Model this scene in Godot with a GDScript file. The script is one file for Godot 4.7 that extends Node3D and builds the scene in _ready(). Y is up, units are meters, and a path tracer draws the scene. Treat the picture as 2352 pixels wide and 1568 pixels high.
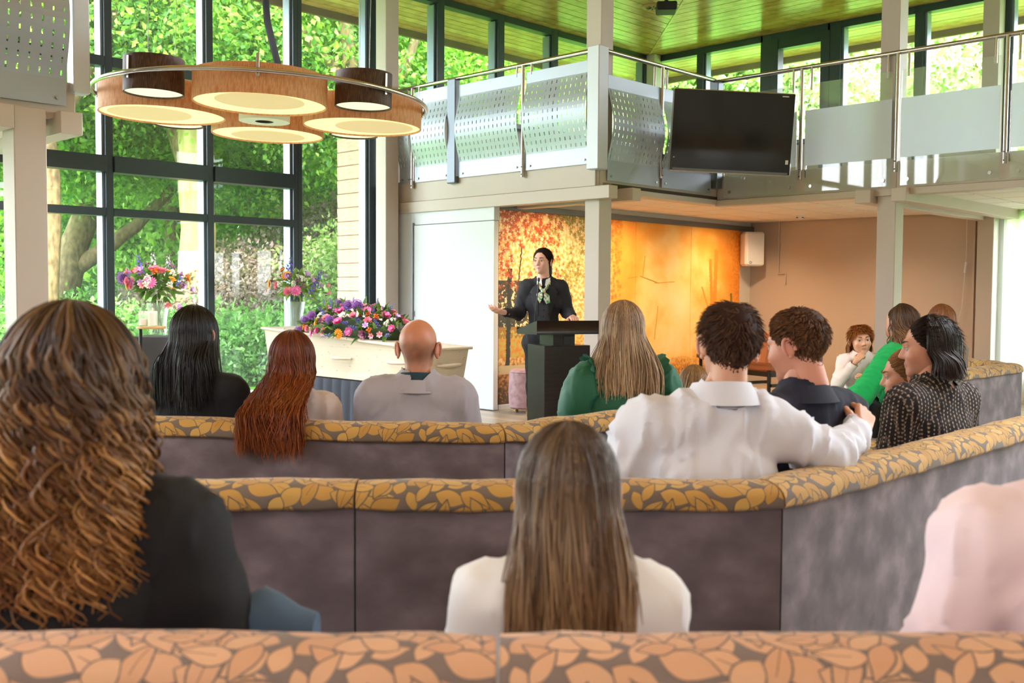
extends Node3D
# A funeral service in a glazed hall. World axes follow the building: +X runs along the tall window wall, -Z runs out through it; metres, y up.

const YAW := -45.69          # the way the viewer looks, in degrees about y
const XA := 8.2              # gallery edge that runs along Z
const ZC := -6.8             # gallery edge that runs along X
const XB := 10.4             # second gallery edge along Z
const ZW := -10.35           # tall window wall
const XW := 13.85            # wall on the far right
const YC := 5.22             # boarded ceiling
var M := {}
var taken := {}
var rng := RandomNumberGenerator.new()
var wob := FastNoiseLite.new()


func _ready() -> void:
	rng.seed = 7
	wob.seed = 3
	wob.frequency = 1.0
	wob.fractal_octaves = 2
	# camera
	var cam := Camera3D.new()
	cam.name = "camera"
	cam.position = Vector3(0, 1.35, 0)
	cam.rotation_degrees = Vector3(-2.717, YAW, 0.36)
	cam.far = 400.0
	var lens := CameraAttributesPhysical.new()
	lens.frustum_focal_length = 36.0
	lens.frustum_focus_distance = 6.5
	lens.exposure_aperture = 4.6
	lens.frustum_far = 400.0
	cam.attributes = lens
	add_child(cam)
	cam.fov = 36.87
	cam.current = true
	# bright overcast sky
	var sky_m := ProceduralSkyMaterial.new()
	sky_m.sky_top_color = Color(0.87, 0.93, 1.0)
	sky_m.sky_horizon_color = Color(0.97, 0.985, 1.0)
	sky_m.sky_curve = 0.3
	sky_m.ground_bottom_color = Color(0.42, 0.46, 0.38)
	sky_m.ground_horizon_color = Color(0.75, 0.78, 0.72)
	sky_m.sky_energy_multiplier = 3.0
	sky_m.ground_energy_multiplier = 1.0
	var sky := Sky.new()
	sky.sky_material = sky_m
	var env := Environment.new()
	env.background_mode = Environment.BG_SKY
	env.sky = sky
	env.tonemap_mode = Environment.TONE_MAPPER_LINEAR
	env.tonemap_exposure = 1.2
	env.sdfgi_enabled = true
	env.ssao_enabled = true
	env.ssil_enabled = true
	var we := WorldEnvironment.new()
	we.name = "surroundings"
	we.environment = env
	add_child(we)
	# sun behind thin cloud
	var sun := DirectionalLight3D.new()
	sun.name = "sun"
	sun.light_energy = 6.0
	sun.light_color = Color(1.0, 0.96, 0.88)
	sun.light_angular_distance = 12.0
	sun.shadow_enabled = true
	add_child(sun)
	sun.look_at_from_position(Vector3(-6, 16, 4), Vector3(0, 0, -6))
	materials()
	structure()
	windows()
	gallery()
	partition_and_mural()
	garden()
	ceiling_lamps()
	sofas()
	fittings()
	coffin_and_flowers()
	people()


# ---------------------------------------------------------------- helpers

# metres to the right of and ahead of the place where the viewer stands
func spot(right: float, ahead: float, y := 0.0) -> Vector3:
	var a := deg_to_rad(YAW)
	return Vector3(right * cos(a) - ahead * sin(a), y, -right * sin(a) - ahead * cos(a))


func numbered(called: String) -> String:
	var k: int = taken.get(called, 0)
	taken[called] = k + 1
	return called if k == 0 else "%s_%03d" % [called, k]


func tag(o: Node3D, label: String, category: String, group := "", kind := "") -> Node3D:
	if label: o.set_meta("label", label)
	if category: o.set_meta("category", category)
	if group: o.set_meta("group", group)
	if kind: o.set_meta("kind", kind)
	return o


func thing(called: String, label: String, category: String, at := Vector3.ZERO, turn := 0.0, group := "") -> Node3D:
	var o := Node3D.new()
	o.name = numbered(called)
	add_child(o)
	o.position = at
	o.rotation.y = turn
	return tag(o, label, category, group)


func obj(mb: MB, called: String, m: Material, parent: Node3D = null) -> MeshInstance3D:
	var o := MeshInstance3D.new()
	o.mesh = mb.mesh()
	if m: o.mesh.surface_set_material(0, m)
	if parent == null:
		o.name = numbered(called)
		add_child(o)
	else:
		o.name = called
		parent.add_child(o, true)
	return o


# the same mesh again, as another part
func again(mesh: Mesh, called: String, parent: Node3D, xf: Transform3D, m: Material = null) -> MeshInstance3D:
	var o := MeshInstance3D.new()
	o.mesh = mesh
	o.name = called
	o.transform = xf
	if m: o.material_override = m
	parent.add_child(o, true)
	return o


func struct(mb: MB, called: String, m: Material, parent: Node3D = null) -> MeshInstance3D:
	var o := obj(mb, called, m, parent)
	if parent == null: o.set_meta("kind", "structure")
	return o


func bx(ctr: Vector3, size: Vector3, ch := 0.0, bas := Basis()) -> MB:
	var mb := MB.new()
	mb.box(ctr, size, ch, bas)
	return mb


# a box from corner to corner
func bb(a: Vector3, b: Vector3, ch := 0.0) -> MB:
	return bx((a + b) / 2.0, (b - a).abs(), ch)


class MB:
	var v := PackedVector3Array()
	var n := PackedVector3Array()
	var t := PackedVector2Array()
	var c := PackedColorArray()
	var ix := PackedInt32Array()
	var col := Color.WHITE

	func put(p: Vector3, nn: Vector3, uv := Vector2.ZERO) -> int:
		v.append(p); n.append(nn); t.append(uv); c.append(col)
		return v.size() - 1

	# a flat polygon of 3 or 4 points, turned to face out
	func poly(p: Array, out: Vector3) -> void:
		var nn: Vector3 = (p[2] - p[0]).cross(p[1] - p[0])
		if nn.length_squared() < 1e-16: return
		nn = nn.normalized()
		var q := p
		if nn.dot(out) < 0.0:
			nn = -nn
			q = p.duplicate()
			q.reverse()
		var a := nn.abs()
		var k := v.size()
		for s in q:
			var uv := Vector2(s.x, -s.z)
			if a.x > a.y and a.x > a.z: uv = Vector2(s.z, -s.y)
			elif a.z > a.y: uv = Vector2(s.x, -s.y)
			put(s, nn, uv)
		ix.append_array(PackedInt32Array([k, k + 1, k + 2]))
		if q.size() == 4: ix.append_array(PackedInt32Array([k, k + 2, k + 3]))

	func box(ctr: Vector3, size: Vector3, ch := 0.0, bas := Basis()) -> void:
		var h := size / 2.0
		ch = minf(ch, minf(h.x, minf(h.y, h.z)) * 0.9)
		var at := func(s: Vector3, k: int) -> Vector3:
			var p := Vector3(s.x * (h.x - ch), s.y * (h.y - ch), s.z * (h.z - ch))
			p[k] = s[k] * h[k]
			return ctr + bas * p
		for k in 3:
			var l := (k + 1) % 3
			var m := (k + 2) % 3
			for s in [-1.0, 1.0]:
				var q := []
				for e in [[-1.0, -1.0], [1.0, -1.0], [1.0, 1.0], [-1.0, 1.0]]:
					var sg := Vector3.ZERO
					sg[k] = s; sg[l] = e[0]; sg[m] = e[1]
					q.append(at.call(sg, k))
				var o := Vector3.ZERO
				o[k] = s
				poly(q, bas * o)
				if ch > 0.0:
					for s2 in [-1.0, 1.0]:
						var a := Vector3.ZERO
						a[k] = s; a[l] = s2; a[m] = -1.0
						var b := a
						b[m] = 1.0
						var o2 := Vector3.ZERO
						o2[k] = s; o2[l] = s2
						poly([at.call(a, k), at.call(b, k), at.call(b, l), at.call(a, l)], bas * o2)
		if ch > 0.0:
			for sx in [-1.0, 1.0]:
				for sy in [-1.0, 1.0]:
					for sz in [-1.0, 1.0]:
						var s := Vector3(sx, sy, sz)
						poly([at.call(s, 0), at.call(s, 1), at.call(s, 2)], bas * s)

	# a smooth sheet through nu x nv points (row by row); wrap closes each row
	func sheet(p: PackedVector3Array, nu: int, nv: int, wrap := false, flip := false, uvs := PackedVector2Array(), cols := PackedColorArray()) -> void:
		var k0 := v.size()
		var nn := PackedVector3Array()
		nn.resize(p.size())
		var cells := nu if wrap else nu - 1
		for j in nv - 1:
			for i in cells:
				var a := j * nu + i
				var b := j * nu + (i + 1) % nu
				var d := a + nu
				var e := b + nu
				if flip:
					var s := b; b = d; d = s
				var f := (p[d] - p[a]).cross(p[b] - p[a])
				var g := (p[d] - p[e]).cross(p[b] - p[e]) * -1.0
				nn[a] += f; nn[b] += f + g; nn[d] += f + g; nn[e] += g
				ix.append_array(PackedInt32Array([k0 + a, k0 + b, k0 + d, k0 + b, k0 + e, k0 + d]))
		for k in p.size():
			v.append(p[k])
			n.append(nn[k].normalized() if nn[k].length_squared() > 1e-20 else Vector3.UP)
			t.append(uvs[k] if uvs else Vector2.ZERO)
			c.append(cols[k] if cols else col)

	func tube(path: PackedVector3Array, r: PackedFloat32Array, sides := 8, caps := true) -> void:
		var m := path.size()
		var p := PackedVector3Array()
		var uv := PackedVector2Array()
		var side := Vector3.ZERO
		var run := 0.0
		for j in m:
			var d := (path[mini(j + 1, m - 1)] - path[maxi(j - 1, 0)]).normalized()
			if j == 0:
				side = d.cross(Vector3.UP if absf(d.y) < 0.9 else Vector3.RIGHT).normalized()
			else:
				run += path[j].distance_to(path[j - 1])
				side = (side - d * side.dot(d)).normalized()
			var up := side.cross(d)
			var rr: float = r[mini(j, r.size() - 1)]
			for i in sides:
				var a := TAU * i / sides
				p.append(path[j] + (side * cos(a) + up * sin(a)) * rr)
				uv.append(Vector2(run, rr * a))
		sheet(p, sides, m, true, false, uv)
		if caps:
			for e in [0, m - 1]:
				var dd: Vector3 = (path[0] - path[1]) if e == 0 else (path[m - 1] - path[m - 2])
				for i in range(1, sides - 1):
					poly([p[e * sides], p[e * sides + i], p[e * sides + i + 1]], dd)

	func bar(a: Vector3, b: Vector3, r: float, sides := 10, r2 := -1.0) -> void:
		tube(PackedVector3Array([a, b]), PackedFloat32Array([r, r if r2 < 0.0 else r2]), sides)

	# a turned shape; hard edges between profile points unless soft
	func lathe(prof: Array, segs := 24, xf := Transform3D(), soft := false) -> void:
		var rows := []
		if soft: rows.append(prof)
		else:
			for k in prof.size() - 1: rows.append([prof[k], prof[k + 1]])
		for row in rows:
			var p := PackedVector3Array()
			var uv := PackedVector2Array()
			for q in row:
				for i in segs + 1:
					var a: float = TAU * i / segs
					p.append(xf * Vector3(q.x * cos(a), q.y, q.x * sin(a)))
					uv.append(Vector2(a * 0.3, q.y + q.x))
			sheet(p, segs + 1, row.size(), false, false, uv)

	func ball(ctr: Vector3, r: Vector3, nu := 14, nv := 9, bas := Basis()) -> void:
		var p := PackedVector3Array()
		for j in nv:
			var a := PI * j / (nv - 1)
			for i in nu:
				var b := TAU * i / nu
				p.append(ctr + bas * Vector3(r.x * sin(a) * cos(b), r.y * cos(a), r.z * sin(a) * sin(b)))
		sheet(p, nu, nv, true, true)

	func mesh() -> ArrayMesh:
		var m := ArrayMesh.new()
		add_to(m)
		return m

	func add_to(m: ArrayMesh) -> void:
		var a := []
		a.resize(Mesh.ARRAY_MAX)
		a[Mesh.ARRAY_VERTEX] = v
		a[Mesh.ARRAY_NORMAL] = n
		a[Mesh.ARRAY_TEX_UV] = t
		a[Mesh.ARRAY_COLOR] = c
		a[Mesh.ARRAY_INDEX] = ix
		m.add_surface_from_arrays(Mesh.PRIMITIVE_TRIANGLES, a)

	func join(o: MB, xf := Transform3D()) -> void:
		var k0 := v.size()
		var flip := xf.basis.determinant() < 0.0
		v.append_array(xf * o.v)
		var nb := xf.basis.inverse().transposed()
		for q in o.n: n.append((nb * q).normalized())
		t.append_array(o.t)
		c.append_array(o.c)
		for k in range(0, o.ix.size(), 3):
			ix.append(k0 + o.ix[k])
			ix.append(k0 + o.ix[k + (2 if flip else 1)])
			ix.append(k0 + o.ix[k + (1 if flip else 2)])


# ---------------------------------------------------------------- materials

func mat(called: String, color: Color, rough := 0.6, metal := 0.0) -> StandardMaterial3D:
	var m := StandardMaterial3D.new()
	m.resource_name = called
	m.albedo_color = color
	m.roughness = rough
	m.metallic = metal
	M[called] = m
	return m


func noise_tex(freq: float, ramp: Array, size := 512, octaves := 4, kind := FastNoiseLite.TYPE_SIMPLEX_SMOOTH, sd := 1, stretch := 1.0) -> ImageTexture:
	var f := FastNoiseLite.new()
	f.seed = sd
	f.frequency = freq
	f.noise_type = kind
	f.fractal_octaves = octaves
	var g := Gradient.new()
	g.offsets = PackedFloat32Array(ramp.map(func(e): return e[0]))
	g.colors = PackedColorArray(ramp.map(func(e): return e[1]))
	var im := f.get_seamless_image(size, size)
	var out := Image.create(size, size, false, Image.FORMAT_RGB8)
	for y in size:
		for x in size:
			out.set_pixel(x, y, g.sample(im.get_pixel(x, int(y * stretch) % size).r))
	return ImageTexture.create_from_image(out)


func grained(m: StandardMaterial3D, tex: Texture2D, per_metre: Vector3, world := false) -> StandardMaterial3D:
	m.albedo_texture = tex
	m.uv1_triplanar = true
	m.uv1_world_triplanar = world
	m.uv1_scale = per_metre
	return m


func relief(m: StandardMaterial3D, tex: Texture2D, depth_cm: float) -> void:
	m.heightmap_enabled = true
	m.heightmap_texture = tex
	m.heightmap_scale = depth_cm


func vc(m: StandardMaterial3D) -> StandardMaterial3D:
	m.vertex_color_use_as_albedo = true
	return m


# flock velvet: raised ochre leaves on a taupe ground
func floral(ground: Color, leaf: Color, leaf2: Color, size := 768) -> Array:
	var r := RandomNumberGenerator.new()
	r.seed = 21
	var im := Image.create(size, size, false, Image.FORMAT_RGB8)
	var hm := Image.create(size, size, false, Image.FORMAT_L8)
	im.fill(ground)
	for k in 235:
		var cx := r.randf() * size
		var cy := r.randf() * size
		var ang := r.randf() * TAU
		var a := size * r.randf_range(0.045, 0.085)
		var b := a * r.randf_range(0.36, 0.62)
		var cc := leaf.lerp(leaf2, r.randf())
		var dx := cos(ang)
		var dy := sin(ang)
		var lim := int(a) + 3
		for y in range(-lim, lim + 1):
			for x in range(-lim, lim + 1):
				var u := (x * dx + y * dy) / a
				if absf(u) > 1.12: continue
				var w := b * (1.0 - u * u) * (1.0 + 0.35 * u)
				var d := absf(-x * dy + y * dx)
				if d > w + 3.5: continue
				var px := posmod(int(cx) + x, size)
				var py := posmod(int(cy) + y, size)
				if d < w and absf(u) < 1.0:
					if d < 1.1 and u < 0.4 and k % 3 == 0:
						im.set_pixel(px, py, cc.darkened(0.3))
					else:
						im.set_pixel(px, py, cc)
						hm.set_pixel(px, py, Color(0.9, 0.9, 0.9))
				else:
					im.set_pixel(px, py, ground)
					hm.set_pixel(px, py, Color(0.1, 0.1, 0.1))
	return [ImageTexture.create_from_image(im), ImageTexture.create_from_image(hm)]


func materials() -> void:
	mat("paint_beige", Color.html("c2b5ab"), 0.55)
	mat("paint_beige_beam", Color.html("c4b6aa"), 0.5)
	mat("wall_white", Color.html("d6dade"), 0.5)
	mat("wall_cream", Color.html("bfb0a3"), 0.7)
	mat("plaster", Color.html("d9d2c9"), 0.8)
	mat("frame_dark", Color.html("26333c"), 0.32)
	mat("frame_side", Color.html("7b8996"), 0.35, 0.4)
	mat("alu", Color.html("c3c6ca"), 0.34, 0.85)
	mat("alu_plate", Color.html("a6adb8"), 0.42, 0.4)
	mat("alu_white", Color.html("c9ced6"), 0.45, 0.15)
	mat("post_grey", Color.html("6d757d"), 0.35, 0.5)
	mat("steel", Color.html("b9b4b0"), 0.2, 1.0)
	mat("black", Color.html("151516"), 0.5)
	mat("cable_black", Color.html("0a0a0a"), 0.9)
	mat("black_gloss", Color.html("0b0c10"), 0.12)
	mat("screen", Color.html("14161d"), 0.1)
	mat("tile", Color.html("e6ddd3"), 0.85)
	mat("tile_gap", Color.html("4a4038"), 0.9)
	mat("white_plastic", Color.html("e9e9ea"), 0.4)
	mat("grille", Color.html("c9ccd2"), 0.55)
	mat("dark_red_skirt", Color.html("3a3d47"), 0.9)
	mat("lectern", Color.html("241d20"), 0.28)
	grained(M.lectern, noise_tex(0.02, [[0.0, Color(0.7, 0.7, 0.7)], [1.0, Color(1.15, 1.12, 1.1)]], 256, 4, FastNoiseLite.TYPE_SIMPLEX_SMOOTH, 5), Vector3(1.0, 9.0, 1.0))
	mat("lawn", Color.html("8fbf4a"), 0.95)
	grained(M.lawn, noise_tex(0.03, [[0.2, Color.html("7fae3d")], [0.8, Color.html("b6d96a")]], 256), Vector3(0.4, 0.4, 0.4), true)
	mat("paving", Color.html("cfc9bd"), 0.9)
	# floor boards, pale limed oak
	mat("floor", Color.html("d8d2c8"), 0.3)
	var fl := Image.create(512, 512, false, Image.FORMAT_RGB8)
	var fn := FastNoiseLite.new()
	fn.frequency = 0.02
	var tone := [0.0, 0.06, -0.05, 0.03, -0.03, 0.05, -0.02, 0.01]
	for y in 512:
		for x in 512:
			var b := x / 64
			var g: float = 0.80 + tone[b] + 0.05 * fn.get_noise_2d(x * 4.0, y * 0.5 + b * 300)
			if x % 64 < 2 or (y + b * 190) % 512 < 2: g *= 0.55
			fl.set_pixel(x, y, Color(g, g * 0.965, g * 0.91))
	grained(M.floor, ImageTexture.create_from_image(fl), Vector3(0.8, 0.8, 0.8), true)
	# ceiling boards
	for k in 3:
		var w := mat("ceiling_board_%d" % k, [Color.html("d3a75c"), Color.html("c79a50"), Color.html("dcb268")][k], 0.22)
		w.metallic_specular = 0.45
		grained(w, noise_tex(0.012, [[0.0, Color(0.82, 0.8, 0.76)], [1.0, Color(1.1, 1.08, 1.04)]], 256, 4, FastNoiseLite.TYPE_SIMPLEX_SMOOTH, 40 + k), Vector3(1.2, 1.2, 1.2))
	mat("soffit_edge", Color.html("6a5038"), 0.6)
	# glass
	var gl := mat("glass", Color(0.9, 0.97, 0.95, 0.04), 0.0)
	gl.transparency = BaseMaterial3D.TRANSPARENCY_ALPHA
	gl.metallic_specular = 0.32
	var gg := mat("glass_green", Color(0.72, 0.82, 0.76, 0.16), 0.02)
	gg.transparency = BaseMaterial3D.TRANSPARENCY_ALPHA
	var fr := mat("frosted", Color(0.92, 0.96, 0.99, 0.88), 0.5)
	fr.transparency = BaseMaterial3D.TRANSPARENCY_ALPHA
	fr.backlight_enabled = true
	fr.backlight = Color(0.75, 0.78, 0.8)
	var vs := mat("vase_glass", Color(0.9, 0.97, 0.94, 0.1), 0.02)
	vs.transparency = BaseMaterial3D.TRANSPARENCY_ALPHA
	# sofas
	var ft := floral(Color.html("6c5c4f"), Color.html("b5853a"), Color.html("c79d54"))
	for k in 2:
		var m := mat("floral_%d" % k, [Color(1, 1, 1), Color(1, 1, 1)][k], 0.75)
		m.albedo_texture = ft[0]
		relief(m, ft[1], 0.25)
		m.uv1_scale = Vector3(1.75, 1.75, 1)
		m.rim_enabled = true
		m.rim = 0.35
		m.rim_tint = 0.6
	var fp := floral(Color.html("7d6a62"), Color.html("cf9a76"), Color.html("dcab88"))
	M.floral_1.albedo_texture = fp[0]
	var suede := mat("suede", Color(1, 1, 1), 0.8)
	suede.rim_enabled = true
	suede.rim = 0.4
	suede.rim_tint = 0.4
	grained(suede, noise_tex(0.011, [[0.2, Color.html("54484d")], [0.42, Color.html("65585e")], [0.58, Color.html("706269")], [0.8, Color.html("86777e")]], 512, 6), Vector3(0.9, 0.9, 0.9), true)
	mat("suede_pink", Color.html("b5949a"), 0.8)
	grained(M.suede_pink, noise_tex(0.02, [[0.2, Color(0.85, 0.83, 0.84)], [0.8, Color(1.08, 1.06, 1.06)]], 256), Vector3(2, 2, 2))
	# timber
	mat("pine", Color(1, 1, 1), 0.55)
	var pi := Image.create(512, 512, false, Image.FORMAT_RGB8)
	var pr := RandomNumberGenerator.new()
	pr.seed = 4
	var pn := FastNoiseLite.new()
	pn.frequency = 0.01
	var knots := []
	for k in 16: knots.append(Vector3(pr.randf() * 512, pr.randf() * 512, pr.randf_range(2.5, 5.5)))
	for y in 512:
		for x in 512:
			var g := 0.84 + 0.04 * sin((y + 30.0 * pn.get_noise_2d(x * 0.4, y)) * 0.35) * pn.get_noise_2d(x, y * 3.0)
			var cc := Color(g * 0.985, g * 0.915, g * 0.80)
			for q in knots:
				var d := Vector2((x - q.x) * 0.7, y - q.y).length()
				if d < q.z: cc = Color(0.56, 0.40, 0.26).lerp(cc, d / q.z * 0.7)
			if y % 170 < 2: cc = cc.darkened(0.14)
			pi.set_pixel(x, y, cc)
	grained(M.pine, ImageTexture.create_from_image(pi), Vector3(1.4, 2.3, 1.4))
	mat("oak_tray", Color.html("c1955c"), 0.5)
	mat("cladding", Color.html("c7a693"), 0.75)
	grained(M.cladding, noise_tex(0.02, [[0.1, Color(0.88, 0.85, 0.82)], [0.9, Color(1.08, 1.05, 1.03)]], 256), Vector3(1, 6, 1))
	mat("bark_pale", Color(1, 1, 1), 0.9)
	grained(M.bark_pale, noise_tex(0.02, [[0.1, Color.html("a39458")], [0.5, Color.html("c9ba7c")], [0.9, Color.html("e2d5a0")]], 256, 4), Vector3(0.9, 0.35, 0.9))
	mat("bark_dark", Color(1, 1, 1), 0.9)
	grained(M.bark_dark, noise_tex(0.03, [[0.1, Color.html("5a4c36")], [0.5, Color.html("84704f")], [0.9, Color.html("a8946c")]], 256, 4), Vector3(1.4, 0.6, 1.4))
	var lf := vc(mat("leaf", Color(1, 1, 1), 0.5))
	lf.backlight_enabled = true
	lf.backlight = Color(0.9, 0.95, 0.7)
	vc(mat("petal", Color(1, 1, 1), 0.65))
	M.petal.backlight_enabled = true
	M.petal.backlight = Color(0.5, 0.5, 0.5)
	var lw := mat("lamp_white", Color(0.9, 0.9, 0.85), 0.5)
	lw.emission_enabled = true
	lw.emission = Color(0.96, 1.0, 0.82)
	lw.emission_energy_multiplier = 0.6
	# curtains
	var cu := mat("sheer", Color(0.97, 0.95, 0.88), 0.9)
	cu.backlight_enabled = true
	cu.backlight = Color(1, 1, 0.95)
	# people
	vc(mat("skin", Color(1, 1, 1), 0.45))
	var hr := vc(mat("hair", Color(1, 1, 1), 0.42))
	hr.metallic_specular = 0.45
	vc(mat("hair_matte", Color(1, 1, 1), 0.68)).metallic_specular = 0.3
	vc(mat("eye", Color(1, 1, 1), 0.15))
	mat("gold", Color.html("c9a15a"), 0.3, 1.0)
	mat("candle", Color.html("efd9c6"), 0.5)
	M.candle.subsurf_scatter_enabled = true
	M.candle.subsurf_scatter_strength = 0.3


# ---------------------------------------------------------------- the building

func column(x: float, z: float, y0: float, y1: float, w := 0.2) -> void:
	var o := struct(bx(Vector3(x, (y0 + y1) / 2.0, z), Vector3(w, y1 - y0, w), 0.006), "column", M.paint_beige)
	o.set_meta("kind", "structure")


func structure() -> void:
	struct(bb(Vector3(-5.2, -0.2, ZW - 0.1), Vector3(XW + 0.2, 0, 6.2)), "floor", M.floor)
	# boarded ceiling: plain deck above, boards below where they can be told apart, mitred over the corner
	var deck := struct(bb(Vector3(-5.2, YC + 0.02, ZW - 1.5), Vector3(XW + 1.4, YC + 0.3, 6.2)), "ceiling", M.ceiling_board_1)
	var bw := 0.175
	var edge_x := XW + 1.36
	var edge_z := ZW - 1.46
	var kk := 0
	for k in 26:                                   # boards along the tall window wall
		var z0 := edge_z + k * bw
		var z1 := z0 + bw - 0.014
		var xe0 := edge_x - (z0 - edge_z)
		var xe1 := edge_x - (z1 - edge_z)
		var mb := MB.new()
		var lo := YC + (0.0015 if k % 2 else 0.0)
		var a := [Vector3(-5, lo, z0), Vector3(xe0, lo, z0), Vector3(xe1, lo, z1), Vector3(-5, lo, z1)]
		board(mb, a)
		struct(mb, "plank", M["ceiling_board_%d" % [0, 1, 2, 1, 0, 2, 0][kk % 7]], deck)
		kk += 1
	for k in 26:                                   # boards along the far right wall
		var x0 := edge_x - k * bw
		var x1 := x0 - bw + 0.014
		var ze0 := edge_z + (edge_x - x0)
		var ze1 := edge_z + (edge_x - x1)
		var mb := MB.new()
		var lo := YC + (0.0015 if k % 2 else 0.0)
		board(mb, [Vector3(x0, lo, ze0), Vector3(x0, lo, 6.0), Vector3(x1, lo, 6.0), Vector3(x1, lo, ze1)])
		struct(mb, "plank", M["ceiling_board_%d" % [1, 0, 2, 0, 1, 0, 2][kk % 7]], deck)
		kk += 1
	var mit := MB.new()
	var ang := Basis(Vector3.UP, deg_to_rad(45))
	mit.box(Vector3(edge_x - 2.27, YC - 0.002, edge_z + 2.27), Vector3(0.03, 0.012, 6.4), 0.003, Basis(Vector3.UP, deg_to_rad(-45)))
	struct(mit, "mitre_strip", M.ceiling_board_2, deck)
	struct(bb(Vector3(-5.2, YC - 0.1, edge_z - 0.06), Vector3(edge_x + 0.06, YC + 0.3, edge_z - 0.005)), "trim_1", M.soffit_edge)
	struct(bb(Vector3(edge_x + 0.005, YC - 0.1, edge_z - 0.06), Vector3(edge_x + 0.06, YC + 0.3, 6.2)), "trim_2", M.soffit_edge)
	# columns
	column(8.02, -10.0, 0, YC)
	column(8.35, -6.9, 0, YC)
	column(10.52, -4.72, 0, YC)
	column(13.62, -4.82, 0, YC)
	column(13.66, -10.16, 2.7, YC)
	column(2.53, -6.82, 0, 2.5)
	column(10.52, -0.2, 0, YC)
	column(-1.2, -6.82, 0, 2.5)
	# the wall under the gallery on the far right, and what closes the hall outside the view
	struct(bb(Vector3(13.75, 0, ZW), Vector3(13.95, 2.6, -4.72)), "wall_right", M.wall_cream)
	struct(bb(Vector3(13.78, 2.6, ZW), Vector3(13.95, 3.6, -4.72)), "wall_right_upper", M.plaster)
	struct(bb(Vector3(8.1, 0, ZW - 0.12), Vector3(13.95, 3.68, ZW)), "wall_window_side", M.plaster)
	# the two walls behind the viewer
	struct(bb(Vector3(-5.2, 0, ZW), Vector3(-5.0, YC + 0.02, 6.2)), "wall_left", M.plaster)
	struct(bb(Vector3(-5.0, 0, 6.0), Vector3(XW + 0.1, YC + 0.02, 6.2)), "wall_back", M.plaster)
	var wr := MB.new()
	wr.box(Vector3(13.87, 0.15, 0.7), Vector3(0.16, 0.3, 10.8))
	struct(wr, "wall_right_sill", M.plaster)
	# air grille and a small projector under the ceiling
	var gr := thing("ceiling_vent", "round slotted air vent set in the boarded ceiling", "vent", Vector3(11.34, YC, -8.45))
	var g := MB.new()
	g.lathe([Vector2(0.0, -0.02), Vector2(0.1, -0.02), Vector2(0.15, -0.008), Vector2(0.15, 0.0)], 28)
	obj(g, "rim", M.oak_tray, gr)
	for k in 8:
		var a := TAU * k / 8
		obj(bx(Vector3(cos(a), 0, sin(a)) * 0.065 + Vector3(0, -0.022, 0), Vector3(0.06, 0.008, 0.016), 0.0, Basis(Vector3.UP, -a)), "slot", M.black, gr)
	var pj := thing("projector", "black projector hanging under the boarded ceiling beside the round vent", "projector", Vector3(11.05, YC, -8.02))
	obj(bx(Vector3(0, -0.16, 0), Vector3(0.3, 0.11, 0.26), 0.015, Basis(Vector3.UP, 0.7)), "body", M.black, pj)
	var pm := MB.new()
	pm.bar(Vector3(0, -0.11, 0), Vector3(0, 0.0, 0), 0.025, 12)
	obj(pm, "mount", M.black, pj)


func board(mb: MB, a: Array) -> void:
	var up := Vector3(0, 0.024, 0)
	mb.poly(a, Vector3.DOWN)
	for k in 4:
		var p: Vector3 = a[k]
		var q: Vector3 = a[(k + 1) % 4]
		var mid: Vector3 = (a[0] + a[1] + a[2] + a[3]) / 4.0
		mb.poly([p, q, q + up, p + up], (p + q) / 2.0 - mid)


# one bay of the glazing: frame members and a pane, under a window node
func pane(parent: Node3D, a: Vector3, b: Vector3, m: Material, thick := 0.008) -> void:
	obj(bb(a - Vector3(thick, 0, thick) * 0.0, b + (Vector3(0, 0, thick) if absf(a.z - b.z) < 0.001 else Vector3(thick, 0, 0))), "pane", m, parent)


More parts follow.
